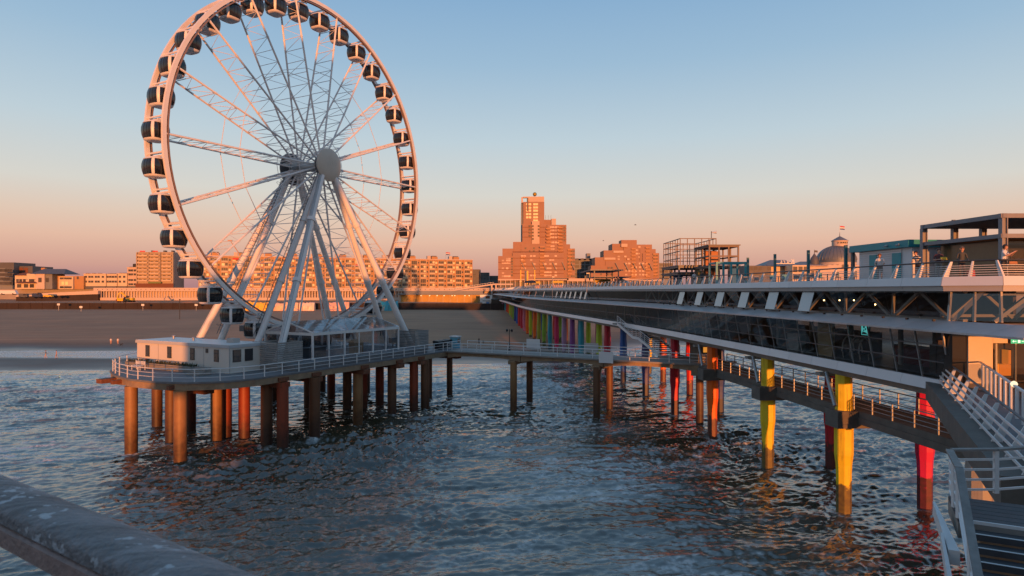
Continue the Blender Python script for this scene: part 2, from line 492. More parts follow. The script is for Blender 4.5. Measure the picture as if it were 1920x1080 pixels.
def watermat():
    m = bpy.data.materials.new('sea_water'); m.use_nodes = True
    t = m.node_tree; b = t.nodes['Principled BSDF']
    b.inputs['Roughness'].default_value = .045
    b.inputs['IOR'].default_value = 1.9
    b.inputs['Specular IOR Level'].default_value = .5
    g = t.nodes.new('ShaderNodeNewGeometry')
    n1 = t.nodes.new('ShaderNodeTexNoise'); n1.inputs['Scale'].default_value = 3.2; n1.inputs['Detail'].default_value = 6; n1.inputs['Roughness'].default_value = .62
    mp = t.nodes.new('ShaderNodeMapping'); mp.inputs['Rotation'].default_value = (0, 0, R(12)); mp.inputs['Scale'].default_value = (.65, 1.25, 1)
    t.links.new(g.outputs['Position'], mp.inputs[0]); t.links.new(mp.outputs[0], n1.inputs['Vector'])
    bp = t.nodes.new('ShaderNodeBump'); bp.inputs['Strength'].default_value = .4; bp.inputs['Distance'].default_value = .05
    t.links.new(n1.outputs['Fac'], bp.inputs['Height']); t.links.new(bp.outputs[0], b.inputs['Normal'])
    n2 = t.nodes.new('ShaderNodeTexNoise'); n2.inputs['Scale'].default_value = .09; n2.inputs['Detail'].default_value = 4
    t.links.new(g.outputs['Position'], n2.inputs['Vector'])
    mx = t.nodes.new('ShaderNodeMix'); mx.data_type = 'RGBA'
    mx.inputs[6].default_value = (.030, .025, .013, 1); mx.inputs[7].default_value = (.080, .062, .035, 1)
    t.links.new(n2.outputs['Fac'], mx.inputs[0])
    ae = t.nodes.new('ShaderNodeAttribute'); ae.attribute_name = 'aerated'
    am = t.nodes.new('ShaderNodeMix'); am.data_type = 'RGBA'
    t.links.new(ae.outputs['Fac'], am.inputs[0]); t.links.new(mx.outputs[2], am.inputs[6]); am.inputs[7].default_value = (.15, .148, .135, 1)
    mx = am
    at_ = t.nodes.new('ShaderNodeAttribute'); at_.attribute_name = 'foam'
    n3 = t.nodes.new('ShaderNodeTexNoise'); n3.inputs['Scale'].default_value = 3.0; n3.inputs['Detail'].default_value = 5
    t.links.new(g.outputs['Position'], n3.inputs['Vector'])
    mm = t.nodes.new('ShaderNodeMath'); mm.operation = 'MULTIPLY'
    rp = t.nodes.new('ShaderNodeMapRange'); rp.inputs['From Min'].default_value = .35; rp.inputs['From Max'].default_value = .62
    t.links.new(n3.outputs['Fac'], rp.inputs['Value']); t.links.new(rp.outputs[0], mm.inputs[0]); t.links.new(at_.outputs['Fac'], mm.inputs[1])
    fx = t.nodes.new('ShaderNodeMix'); fx.data_type = 'RGBA'
    t.links.new(mm.outputs[0], fx.inputs[0]); t.links.new(mx.outputs[2], fx.inputs[6]); fx.inputs[7].default_value = (.72, .70, .68, 1)
    t.links.new(fx.outputs[2], b.inputs['Base Color'])
    rr = t.nodes.new('ShaderNodeMapRange'); rr.inputs['To Min'].default_value = .045; rr.inputs['To Max'].default_value = .7
    t.links.new(mm.outputs[0], rr.inputs['Value']); t.links.new(rr.outputs[0], b.inputs['Roughness'])
    return m
M['water'] = watermat()
wme = gridmesh('water', XX, YY, HH, M['water'])
fa = wme.attributes.new('foam', 'FLOAT', 'POINT'); fa.data.foreach_set('value', foam.ravel().astype(np.float32))
fb_ = wme.attributes.new('aerated', 'FLOAT', 'POINT'); fb_.data.foreach_set('value', aer.ravel().astype(np.float32))
water = bpy.data.objects.new('water', wme); COL.objects.link(water); tag(water, kind='structure')
sea = MB(); sea.poly([(-2500, -3000, -1.4), (2500, -3000, -1.4), (2500, 260, -1.4), (-2500, 260, -1.4)])
tag(sea.build('sea', M['water']), kind='structure')

# ------------------------------------------------------------------ the beach
def beach_z(X, Y):
    s = shoreY(X)
    d = Y - s
    z = np.where(d < 0, d * .045, .022 * d)
    left = sstep(-35, -60, X)
    prof = np.interp(d, [-60, -7, -4, 1, 10, 15, 19, 25, 33, 40, 52, 70, 205, 300], [-3.5, -.3, .04, .30, .36, .2, -.02, -.14, -.10, .10, .6, 1.5, 6.0, 9.6])
    prof2 = np.interp(d, [-60, -3, 0, 10, 40, 70, 205, 300], [-3.5, -.28, .02, .3, .75, 1.6, 6.0, 9.6])
    z = prof * left + prof2 * (1 - left)
    z = z + .30 * (fbm(X * .05, Y * .09, 4) - .5) * sstep(0, 40, d) + .07 * (fbm(X * .1, Y * .35, 3) - .5)
    z = z + 1.6 * sstep(.5, .72, fbm(X * .035 + 2, Y * .07, 3)) * sstep(330, 345, Y) * sstep(395, 370, Y)
    return z
bx = np.concatenate([np.linspace(-900, -260, 30)[:-1], np.linspace(-260, 150, 330), np.linspace(150, 900, 40)[1:]])
by = np.concatenate([np.linspace(100, 230, 170)[:-1], np.linspace(230, 440, 120)])
BX, BY = np.meshgrid(bx, by)
BZ = beach_z(BX, BY)
def bz(x, y):
    return float(beach_z(np.array([x]), np.array([y]))[0])
def sandmat():
    m = mat('sand', (.34, .175, .095), .9, 0, .22, .035, .5, .9)
    t = m.node_tree; b = t.nodes['Principled BSDF']
    src = b.inputs['Base Color'].links[0].from_socket
    g = t.nodes.new('ShaderNodeNewGeometry'); sp = t.nodes.new('ShaderNodeSeparateXYZ')
    t.links.new(g.outputs['Position'], sp.inputs[0])
    no = t.nodes.new('ShaderNodeTexNoise'); no.inputs['Scale'].default_value = .05; no.inputs['Detail'].default_value = 5
    t.links.new(g.outputs['Position'], no.inputs['Vector'])
    ma = t.nodes.new('ShaderNodeMath'); ma.operation = 'MULTIPLY_ADD'; ma.inputs[1].default_value = -.5
    t.links.new(no.outputs['Fac'], ma.inputs[0]); t.links.new(sp.outputs['Z'], ma.inputs[2])
    mr = t.nodes.new('ShaderNodeMapRange'); mr.inputs['From Min'].default_value = -.05; mr.inputs['From Max'].default_value = .75
    t.links.new(ma.outputs[0], mr.inputs['Value'])
    mx = t.nodes.new('ShaderNodeMix'); mx.data_type = 'RGBA'
    mx.inputs[6].default_value = (.085, .065, .055, 1); t.links.new(src, mx.inputs[7]); t.links.new(mr.outputs[0], mx.inputs[0])
    mp = t.nodes.new('ShaderNodeMapping'); mp.inputs['Scale'].default_value = (.012, .16, 1); mp.inputs['Rotation'].default_value = (0, 0, R(4))
    tk = t.nodes.new('ShaderNodeTexNoise'); tk.inputs['Scale'].default_value = 1.6; tk.inputs['Detail'].default_value = 7; tk.inputs['Roughness'].default_value = .7
    t.links.new(g.outputs['Position'], mp.inputs[0]); t.links.new(mp.outputs[0], tk.inputs['Vector'])
    tr = t.nodes.new('ShaderNodeMapRange'); tr.inputs['From Min'].default_value = .35; tr.inputs['From Max'].default_value = .65; tr.inputs['To Min'].default_value = .84; tr.inputs['To Max'].default_value = 1.12
    t.links.new(tk.outputs['Fac'], tr.inputs['Value'])
    tm = t.nodes.new('ShaderNodeMix'); tm.data_type = 'RGBA'; tm.blend_type = 'MULTIPLY'; tm.inputs[0].default_value = 1
    t.links.new(mx.outputs[2], tm.inputs[6]); t.links.new(tr.outputs[0], tm.inputs[7])
    t.links.new(tm.outputs[2], b.inputs['Base Color'])
    r2 = t.nodes.new('ShaderNodeMapRange'); r2.inputs['To Min'].default_value = .32; r2.inputs['To Max'].default_value = .92
    r2.inputs['From Min'].default_value = -.2; r2.inputs['From Max'].default_value = .35
    t.links.new(ma.outputs[0], r2.inputs['Value']); t.links.new(r2.outputs[0], b.inputs['Roughness'])
    return m
M['sand'] = sandmat()
bo = bpy.data.objects.new('beach', gridmesh('beach', BX, BY, BZ, M['sand'])); COL.objects.link(bo); tag(bo, kind='structure')
# raised town ground behind the sea wall
M['paving'] = mat('promenade_paving', (.28, .24, .21), .8, 0, .15, .3)
g_ = MB(); g_.box(-900, 900, 431, 2600, 2, 16.4)
tag(g_.build('ground', M['paving']), kind='structure')

# ------------------------------------------------------------------ wheel platform on its piles
WC = V(-24.97, 80.05, 0)
WU = V(.4762, .8793, 0); WNV = V(.8793, -.4762, 0)
WROT = math.atan2(-.4762, .8793)
DZ = 7.0
def WW(m, t, z=0):
    return WC + WNV * m + WU * t + V(0, 0, z)
def lb(mb, name, mats, parent, **k):
    return tag(link(name, mb.data(name, mats), parent, local=True), **k)
def resample(pts, step):
    pts = [Vector(p) for p in pts]
    L = [0]
    for a, b in zip(pts, pts[1:]): L.append(L[-1] + (b - a).length)
    n = max(1, round(L[-1] / step)); out = []
    for i in range(n + 1):
        s = L[-1] * i / n
        for k in range(len(pts) - 1):
            if s <= L[k + 1] + 1e-6:
                f = (s - L[k]) / max(1e-9, L[k + 1] - L[k]); out.append(pts[k].lerp(pts[k + 1], f)); break
    return out
def railing(parent, pts, h=1.1, step=2.1, bars=2, m=None, pr=.035, rr=.03, local=True, name='railing', toprad=None):
    """part: the top rail; its posts and lower bars are sub-parts"""
    m = m or M['white']
    pts = [Vector(p) for p in pts]
    top = MB(); top.pipe([p + V(0, 0, h) for p in pts], toprad or rr * 1.35, 6)
    if local: ro = lb(top, name, m, parent)
    else: ro = top.build(name, m, parent)
    pm = MB(); pm.box(-pr, pr, -pr, pr, 0, h - .01)
    pme = pm.data('post', [m])
    for p in resample(pts, step):
        link('post', pme, ro, p, local=True) if local else link('post', pme, ro, p)
    for i in range(bars):
        z = h * (i + 1) / (bars + 1) * .98
        b = MB(); b.pipe([p + V(0, 0, z) for p in pts], rr * .75, 5)
        lb(b, 'rail', m, ro) if local else b.build('rail', m, ro)
    return ro
outline = [(11, 19), (11, -17.5), (10.2, -20.2), (8.0, -22.2), (5.0, -23.2), (1.5, -23.3), (-2.5, -22.4), (-6.5, -20.6), (-10, -17.6), (-12.4, -13.5), (-13, -9), (-13, 19)]
plat = empty('wheel_platform', WW(0, 0, 0), 'round ended concrete platform on rusty piles carrying the ferris wheel', 'platform', rotz=WROT)
b = MB(); b.prism(outline, 6.83, DZ); lb(b, 'deck', M['deck'], plat)
b = MB(); cx_ = [(x * .995, y * .995) for x, y in outline]
b.prism(cx_, 6.25, 6.825); lb(b, 'edge_beam', M['rustconcrete'], plat)
M['pile_rust'] = pilemat('rust_pile', (.125, .055, .024), (.018, .013, .010), (.07, .028, .012), 2.2, 2.4)
M['pile_red'] = pilemat('red_rust_pile', (.25, .042, .014), (.020, .013, .010), (.10, .025, .010), 1.9, 2.2)
M['pile_concrete'] = pilemat('concrete_pile', (.27, .14, .055), (.022, .016, .010), (.15, .065, .016), 2.4, 2.8)
def pile_mesh(name, r, z1, m, n=14):
    b = MB(); b.lathe((0, 0, -3), [(r * 1.0, 0), (r, 3.4), (r * 1.02, 5), (r, z1 + 3)], n)
    return b.data(name, [m])
pm_ = {k: pile_mesh('pile', .55, 6.24, M[k]) for k in ('pile_rust', 'pile_red', 'pile_concrete')}
pile_px = [(246, 850, 'pile_concrete'), (338, 866, 'pile_concrete'), (321, 832, 'pile_rust'), (357, 808, 'pile_red'), (406, 828, 'pile_concrete'), (424, 820, 'pile_red'),
           (458, 825, 'pile_red'), (500, 835, 'pile_rust'), (530, 838, 'pile_red'), (590, 822, 'pile_rust'), (578, 765, 'pile_rust'), (621, 748, 'pile_red'), (651, 768, 'pile_rust'),
           (671, 795, 'pile_concrete'), (681, 765, 'pile_red'), (712, 760, 'pile_red'), (735, 778, 'pile_rust'), (776, 768, 'pile_red'), (797, 766, 'pile_rust'), (803, 745, 'pile_rust')]
def wloc(p):
    r = p - WC
    return V(r.dot(WNV), r.dot(WU), 0)
for x, y, k in pile_px:
    p = on(x, y, 0)
    link('pile', pm_[k], plat, wloc(p), local=True)
for m_, t_ in ((-9, -14), (-11, -5), (-11, 4), (-11, 13), (-5, 16)):
    link('pile', pm_['pile_rust'], plat, V(m_, t_, 0), local=True)
b = MB(); b.box(-12.9, 11.35, -.55, .55, 5.75, 6.24)
cbm = b.data('cross_beam', [M['rust']])
for t_ in (-14.2, -9.9, -2.6, 3.6, 8.0, 16.2): link('cross_beam', cbm, plat, V(0, t_, 0), local=True)
b = MB(); b.box(-6.0, 8.4, -.5, .5, 5.75, 6.24); link('cross_beam', b.data('cross_beam', [M['rust']]), plat, V(0, -20.3, 0), local=True)
for m_, t_ in ((11.05, -14.2), (11.05, -9.9), (11.05, -2.6), (11.05, 3.6), (11.05, 8.0), (10.2, -18.6), (6.6, -22.4), (-1, -22.85)):
    b = MB(); b.box(m_ - .3, m_ + .10, t_ - .6, t_ + .6, 6.35, 6.7); lb(b, 'rusty_plate', M['rust'], plat)
b = MB(); b.box(-3.2, -2.3, -23.7, -21.5, 6.35, 6.75); lb(b, 'beam_stub', M['rust'], plat)
edge_pts = [V(x * .985, y * .990, DZ) for x, y in outline]
railing(plat, [edge_pts[0] + V(0, -1.5, 0)] + edge_pts[1:11] + [V(-12.7, 18.6, DZ)], 1.1, 2.1, 2)
b = MB()
for i in range(24):
    b.box(1.5 + i * .367, 1.5 + i * .367 + .352, -12.2, 10.2, DZ + .005, DZ + .66 + (.004 if i % 2 else 0))
lb(b, 'raised_deck', M['deck'], plat)

# ------------------------------------------------------------------ ferris wheel
RC = EYE + 14.0 + 1.35      # height of the hub
RR = 20.0
wheel = empty('ferris_wheel', WW(0, 0, DZ), 'tall white ferris wheel with lattice spokes standing over the round ended platform', 'ferris wheel', rotz=WROT)
hz = RC - DZ
def ring(b, m0, rad, hw, hr, n=108, mi=0):
    vs = []; fs = []
    for i in range(n):
        t = i * 2 * math.pi / n
        for dm, dr in ((-hw, -hr), (hw, -hr), (hw, hr), (-hw, hr)):
            vs.append((m0 + dm, (rad + dr) * math.cos(t), hz + (rad + dr) * math.sin(t)))
    for i in range(n):
        j = (i + 1) % n
        for k in range(4):
            l = (k + 1) % 4
            fs.append((i * 4 + k, i * 4 + l, j * 4 + l, j * 4 + k))
    b.mesh(vs, fs, mi, True)
M['pipe'] = mat('brown_pipe', (.25, .17, .14), .5, .2, .1)
for s in (1, -1):
    b = MB(); ring(b, s * 1.35, RR, .13, .21)
    lb(b, 'rim', M['wheelwhite'], wheel)
    b = MB(); ring(b, s * 1.42, RR - .40, .06, .06); ring(b, s * 1.24, RR - .42, .05, .05)
    lb(b, 'rim_pipe', M['pipe'], wheel)
b = MB(); b.tube((-1.2, RR, 0), (1.2, RR, 0), .10, n=6); b.box(-1.2, 1.2, RR - .5, RR - .38, -.05, .05)
xb = b.data('cross_beam', [M['wheelwhite']])
b = MB()
for s in (1, -1): b.tube((s * 1.9, 1.2, 0), (s * 1.32, 19.75, 0), .115, n=6)
nb = 13
for i in range(nb + 1):
    f0 = i / nb; y0 = 1.6 + f0 * 17.8
    w0 = 1.9 - .58 * (y0 - 1.2) / 18.5
    b.tube((-w0, y0, 0), (w0, y0, 0), .040, n=4, cap=False)
    if i < nb:
        y1 = y0 + 17.8 / nb; w1 = 1.9 - .58 * (y1 - 1.2) / 18.5
        s = 1 if i % 2 else -1
        b.tube((-s * w0, y0, 0), (s * w1, y1, 0), .028, n=4, cap=False)
    if i in (5, 10):
        for q in (1, -1): b.tube((q * w0, y0 - .12, 0), (q * w0, y0 + .12, 0), .14, n=6)
spm = b.data('spoke', [M['wheelwhite']])
SP0 = 180.6
for i in range(18):
    o = link('spoke', spm, wheel, (0, 0, hz), local=True)
    o.rotation_euler = (R(SP0 + 20 * i), 0, 0)
for i in range(36):
    o = link('cross_beam', xb, wheel, (0, 0, hz), local=True)
    o.rotation_euler = (R(115.6 - 10 * i), 0, 0)
for s in (1, -1):
    for rad, rr_ in ((11.6, .04), (3.6, .03)):
        b = MB()
        w_ = s * (1.9 - .58 * (rad - 1.2) / 18.5)
        b.pipe([(w_, rad * math.cos(R(SP0 + 20 * i)), hz + rad * math.sin(R(SP0 + 20 * i))) for i in range(18)], rr_, 4, closed=True)
        lb(b, 'bracing_rod', M['wheelwhite'], wheel)
def lathe_x(b, x0, prof, n=28, mi=0):
    vs = []; fs = []
    for h, r in prof:
        for k in range(n):
            t = k * 2 * math.pi / n
            vs.append((x0 + h, r * math.cos(t), hz + r * math.sin(t)))
    for i in range(len(prof) - 1):
        for k in range(n):
            l = (k + 1) % n
            fs.append((i * n + k, i * n + l, (i + 1) * n + l, (i + 1) * n + k))
    b.mesh(vs, fs, mi, True)
    b.mesh(vs[:n], [tuple(range(n))[::-1]], mi); b.mesh(vs[-n:], [tuple(range(n))], mi)
b = MB(); lathe_x(b, 0, [(-2.9, .55), (2.9, .55)], 18)
for h in (-2.3, -1.9, 1.9, 2.3): lathe_x(b, h - .08, [(0, 1.25), (.16, 1.25)], 20)
lb(b, 'axle', M['steel'], wheel)
M['hubdisc'] = mat('hub_cover', (.50, .44, .37), .55, 0, .06, 1.5)
for s in (1, -1):
    b = MB()
    prof = [(3.0, 1.9), (3.05, 2.0), (3.16, 2.0), (3.30, 1.75), (3.42, 1.2), (3.48, .6), (3.5, .05)]
    lathe_x(b, 0, [(s * h, r) for h, r in prof], 40)
    o = lb(b, 'hub_cover', M['hubdisc'] if s > 0 else M['darksteel'], wheel)
    b = MB()
    for q in range(1, 9):
        r_ = q * .225
        t0 = [(s * (3.5 - .34 * (r_ / 2) ** 2.2), r_ * math.cos(k * math.pi / 18), hz + r_ * math.sin(k * math.pi / 18)) for k in range(36)]
        b.pipe(t0, .014, 3, closed=True)
    lb(b, 'cover_ring', M['steel'], o)
# legs
FZ = .75
for sm in (1, -1):
    for mm, rr_ in ((7, .40), (3, .36)):
        for st in (-1, 1):
            top = V(sm * 2.75, st * .55, hz - .4); foot = V(sm * mm, st * 11.3, FZ)
            b = MB(); b.tube(top, foot, rr_ * .92, rr_, 14)
            lo = lb(b, 'leg', M['wheelwhite'], wheel)
            d = (foot - top).normalized()
            b = MB()
            for f in (.30, .62):
                p = top.lerp(foot, f); b.tube(p - d * .22, p + d * .22, rr_ + .09, n=14)
            lb(b, 'collar', M['wheelwhite'], lo)
            b = MB(); q = foot - d * .2
            b.tube(q + V(0, 0, 0), V(foot.x, foot.y, .02), rr_ + .12, rr_ + .2, 10); b.box(foot.x - .8, foot.x + .8, foot.y - .8, foot.y + .8, .01, .22)
            lb(b, 'foot', M['wheelwhite'], lo)
            if mm == 7:
                side = d.cross(V(0, 0, 1)).normalized()
                b = MB()
                nrm_ = side.cross(d)
                for k in (-1, 0, 1):
                    off = -nrm_ * (rr_ * .9) * (1 if nrm_.x * sm < 0 else -1) + side * k * .14
                    b.tube(top + off + d * 1, foot + off - d * .6, .05, n=5)
                lb(b, 'conduit', M['steel'], lo)
            if mm == 3 and st == -1:
                b = MB(); side = d.cross(V(1, 0, 0)).normalized()
                off = side * (rr_ + .28) * (1 if side.z > 0 else -1)
                a0 = top + off + d * 1.0; a1 = foot + off - d * 2.5
                for k in (-.22, .22): b.tube(a0 + V(k, 0, 0), a1 + V(k, 0, 0), .035, n=4)
                L = (a1 - a0).length
                for k in range(int(L / .45)):
                    p = a0 + d * (k * .45); b.tube(p + V(-.22, 0, 0), p + V(.22, 0, 0), .03, n=4, cap=False)
                    if k % 3 == 0:
                        cage = [p + V(.36 * math.cos(a), 0, 0) + off.normalized() * (.62 * math.sin(a)) for a in np.linspace(0, math.pi, 7)]
                        b.pipe(cage, .02, 3)
                lb(b, 'ladder', M['darksteel'], lo)
# base frame and drive units under the rim
b = MB()
for mm in (-3, 3, -7, 7): b.bar((mm, -11.3, .35), (mm, 11.3, .35), .4, .45)
for st in (-11.3, 11.3): b.bar((-7, st, .35), (7, st, .35), .4, .45)
lb(b, 'base_frame', M['wheelwhite'], wheel)
for st in (-1, 1):
    for sm in (1, -1):
        b = MB(); y_ = st * 4.8; z_ = hz - math.sqrt(RR ** 2 - y_ ** 2) - .1
        b.tube((sm * 2.2, y_, z_ - .2), (sm * 1.55, y_, z_ - .2), .42, n=14)
        b.box(sm * 2.0 - .5, sm * 2.0 + .5, y_ - .6, y_ + .6, z_ - 1.2, z_ - .55); b.tube((sm * 2.4, y_, z_ - 1.2), (sm * 3, y_ + st * .4, .4), .12, n=6)
        lb(b, 'drive_unit', M['darksteel'], wheel)
for mm, tt, zz in ((6.0, 8.6, 7.2), (3.2, 9.4, 8.6), (-4.4, 7.5, 9.3), (-5.2, -5.5, 9.2)):
    b = MB(); b.box(mm - .35, mm + .35, tt - .45, tt + .45, zz - 7.2 + 1.2, zz - 7.2 + 1.9); b.tube((mm, tt, zz - 7.2 + 1.3), (mm * .97, tt * 1.02, zz - 7.2 + .6), .07)
    lb(b, 'floodlight', M['darksteel'], wheel)

# gondolas, each swinging free on its own pivot
def sup(a, n=3.6):
    c, s = math.cos(a), math.sin(a)
    k = (abs(c) ** n + abs(s) ** n) ** (-1 / n)
    return c * k, s * k
lev = [(-.77, .86), (-.45, .95), (-.05, 1.0), (.30, .985), (.58, .92), (.72, .86)]
CZ = -1.42
def shell(b, a0, a1, na, levels, gr=1.0, S=1.07, mi=0):
    vs = []
    for z, q in levels:
        for i in range(na + 1):
            x, y = sup(a0 + (a1 - a0) * i / na)
            vs.append((x * q * gr * S, y * q * gr * S, z + CZ))
    fs = [(j * (na + 1) + i, j * (na + 1) + i + 1, (j + 1) * (na + 1) + i + 1, (j + 1) * (na + 1) + i) for j in range(len(levels) - 1) for i in range(na)]
    b.mesh(vs, fs, mi, True)
b = MB(); shell(b, R(-38.5), R(38.5), 8, lev)
g_pane = b.data('pane', [M['gondglass']])
b = MB(); shell(b, R(38.5), R(51.5), 4, lev, 1.015)
g_post = b.data('corner_post', [M['wheelwhite']])
b = MB()
for a in (-11, 11): shell(b, R(a - 1.3), R(a + 1.3), 1, lev, 1.012)
g_mull = b.data('mullion', [M['rubber']])
b = MB(); prof = [(-1.0, .62), (-.97, .74), (-.90, .83), (-.78, .875), (-.77, .83)]
shell(b, 0, 2 * math.pi, 32, prof); x_ = [sup(k * math.pi / 16) for k in range(32)]
b.poly([(x * .60 * 1.07, y * .60 * 1.07, CZ - 1.0) for x, y in x_][::-1])
g_floor = b.data('floor_pan', [M['wheelwhite']])
b = MB(); prof = [(.70, .85), (.74, .90), (.84, .84), (.92, .66)]
shell(b, 0, 2 * math.pi, 32, prof)
b.poly([(x * .66 * 1.07, y * .66 * 1.07, CZ + .92) for x, y in x_]); b.poly([(x * .85 * 1.07, y * .85 * 1.07, CZ + .70) for x, y in x_][::-1])
b.box(-.42, .42, -.3, .3, CZ + .92, CZ + 1.08)
g_roof = b.data('roof_pan', [M['wheelwhite']])
b = MB()
for s in (1, -1):
    b.bar((s * 1.12, 0, .02), (s * .95, 0, CZ + .95), .09, .16); b.tube((s * 1.0, 0, .0), (s * 1.22, 0, .0), .16, n=8)
    b.bar((s * .95, -.45, CZ + 1.0), (s * .95, .45, CZ + 1.0), .08, .1)
b.bar((-.98, 0, CZ + 1.12), (.98, 0, CZ + 1.12), .1, .08)
g_hang = b.data('hanger', [M['wheelwhite']])
ORD = 'first second third fourth fifth sixth seventh eighth ninth tenth eleventh twelfth thirteenth fourteenth fifteenth sixteenth seventeenth eighteenth'.split()
for i in range(36):
    th = R(115.6 - 10 * i)
    p = WW(0, RR * math.cos(th), RC + RR * math.sin(th))
    k = i - 3                         # index 3 hangs nearest the top
    if k > 18: k -= 36
    if k == 0: l = 'dark glazed white framed gondola hanging at the very top of the ferris wheel'
    elif k == 18: l = 'dark glazed white framed gondola at the very bottom of the wheel, opposite the topmost'
    else: l = 'dark glazed white framed gondola, %s %s from the topmost one on the wheel' % (ORD[abs(k) - 1], 'clockwise' if k > 0 else 'anticlockwise')
    g = empty('gondola', p, l, 'gondola', 'gondolas hanging round the ferris wheel', rotz=WROT)
    for q in range(4):
        o = link('pane', g_pane, g, local=True, rotz=q * math.pi / 2)
        link('mullion', g_mull, o, local=True)
        link('corner_post', g_post, g, local=True, rotz=q * math.pi / 2)
    link('floor_pan', g_floor, g, local=True); link('roof_pan', g_roof, g, local=True); link('hanger', g_hang, g, local=True)

# ------------------------------------------------------------------ cream cabin on the platform
cab = empty('site_cabin', WW(-1, -14.5, DZ), 'long cream flat roofed cabin at the rounded end of the wheel platform', 'cabin', rotz=WROT)
def cl(m, t, z): return V(m + 1, t + 14.5, z - DZ)
m0, m1, t0, t1 = -8.44, 6.33, -16.6, -12.4
joints = [-8.44, -4.75, 2.55, 6.33]
for a, c in zip(joints, joints[1:]):
    b = MB(); b.box(a + .015 + 1, c - .015 + 1, t0 + 14.5, t0 + 14.62, .01, 2.47); lb(b, 'wall_panel', M['cabin'], cab)
b = MB(); b.box(m1 - .12 + 1, m1 + 1 + .003, t0 + 14.63, t1 + 14.5, .01, 2.47); lb(b, 'wall_panel', M['cabin'], cab)
b = MB(); b.box(m0 + 1, m0 + 1.12, t0 + 14.63, t1 + 14.5, .01, 2.47); b.box(m0 + 1.13, m1 + .87, t1 + 14.38, t1 + 14.5, .01, 2.47); lb(b, 'wall_panel', M['cabin'], cab)
b = MB(); b.box(m0 + .88, m1 + 1.12, t0 + 14.38, t1 + 14.62, 2.475, 2.77); lb(b, 'roof', M['roofgrey'], cab)
b = MB(); b.box(m0 + .93, m1 + 1.07, t0 + 14.43, t1 + 14.57, 2.773, 2.80); lb(b, 'roof_sheet', M['white'], cab)
def cwin(name, w, h, axis):
    f = MB(); g = MB()
    if axis == 'y':
        f.box(-w / 2, w / 2, -.05, .0, 0, h); g.box(-w / 2 + .06, w / 2 - .06, -.065, -.052, .06, h - .06)
    else:
        f.box(0, .05, -w / 2, w / 2, 0, h); g.box(.052, .065, -w / 2 + .06, w / 2 - .06, .06, h - .06)
    return f.data('window', [M['frame']]), g.data('pane', [M['winglass']])
M['blind'] = mat('drawn_blind', (.22, .17, .13), .3)
for xx in joints[1:3]:
    b = MB(); b.box(xx + 1 - .03, xx + 1 + .03, t0 + 14.485, t0 + 14.498, .02, 2.46); lb(b, 'joint_strip', M['steel'], cab)
for xx, yy in ((-5.5, 1.2), (-1.0, .4), (3.5, 1.5)):
    b = MB(); b.lathe((xx, -.4 + yy, 2.80), [(.12, 0), (.12, .22), (.2, .25), (.2, .3), (.05, .36)], 10); lb(b, 'roof_vent', M['steel'], cab)
b = MB(); b.box(4.6, 5.6, -.3, .5, 2.81, 3.25); lb(b, 'cooling_unit', M['beige'], cab)
wf, wg = cwin('w', .68, 1.2, 'y')
for mm in (-6.56, -2.87, .81, 4.46):
    o = link('window', wf, cab, cl(mm, t0, DZ + 1.08), local=True); p = link('pane', wg, o, local=True)
wf, wg = cwin('w', .36, .42, 'y'); o = link('vent', wf, cab, cl(3.05, t0, DZ + 1.9), local=True)
wf, wg = cwin('w', .95, 1.2, 'x')
for tt in (-15.75, -14.35):
    o = link('window', wf, cab, cl(m1 + .003, tt, DZ + 1.08), local=True); link('pane', wg, o, local=True)
b = MB()
for mm in (m1 + 1.02,): b.tube((mm + .03, t0 + 14.46, .02), (mm + .03, t0 + 14.46, 2.4), .04); b.tube((mm + .03, t1 + 14.42, .02), (mm + .03, t1 + 14.42, 2.4), .04)
lb(b, 'downpipe', M['steel'], cab)
b = MB(); b.box(-5.98, -5.72, -2.13, -2.12, .70, .84); lb(b, 'red_mark', mat('red_print', (.6, .03, .03)), cab)
b = MB(); b.box(-5.68, -5.2, -2.13, -2.12, .70, .80); lb(b, 'dark_lettering', M['frame'], cab)
# planter, bench, steps in front of it
pl = empty('planter', WW(-3.2, -17.4, DZ), 'long timber planter with straggling plants below the cream cabin windows', 'planter', rotz=WROT)
b = MB()
for k in range(4): b.box(-5.2, 5.6, -.5 + .0, -.44, .03 + k * .15, .16 + k * .15)
b.box(-5.2, 5.6, -.43, .45, .02, .56); lb(b, 'timber_box', M['timber'], pl)
b = MB()
for k in range(420):
    x = rnd.uniform(-5.1, 5.5); y = rnd.uniform(-.45, .45); h = rnd.uniform(.08, .42); a = rnd.uniform(0, 6.28); w = rnd.uniform(.04, .1)
    c_, s_ = math.cos(a) * w, math.sin(a) * w
    b.poly([(x - c_, y - s_, .55), (x + c_, y + s_, .55), (x + s_ * 2, y + c_ * 2, .57 + h)])
lb(b, 'plants', M['rubble'], pl, kind='stuff')
bn = empty('bench', WW(-4.6, -18.9, DZ), 'slatted white bench facing the sea by the curved white railing', 'bench', rotz=WROT)
for k in range(4):
    b = MB(); b.box(-.8, .8, -.22 + k * .12, -.13 + k * .12, .44, .47); lb(b, 'seat_slat', M['white'], bn)
for k in range(3):
    b = MB(); b.box(-.8, .8, .28, .31, .55 + k * .13, .64 + k * .13); lb(b, 'back_slat', M['white'], bn)
for s in (-1, 1):
    b = MB(); b.box(s * .7 - .03, s * .7 + .03, -.2, -.14, 0.01, .44); b.box(s * .7 - .03, s * .7 + .03, .31, .37, 0.01, .95); lb(b, 'leg', M['white'], bn)
st = empty('timber_steps', WW(4.2, -18.2, DZ), 'short timber steps leading up beside the cabin corner', 'steps', rotz=WROT)
for k in range(4):
    b = MB(); b.box(-1.0, 1.0, -.9 + k * .35, -.56 + k * .35, .01, .17 + k * .17); lb(b, 'step', M['timber'], st)

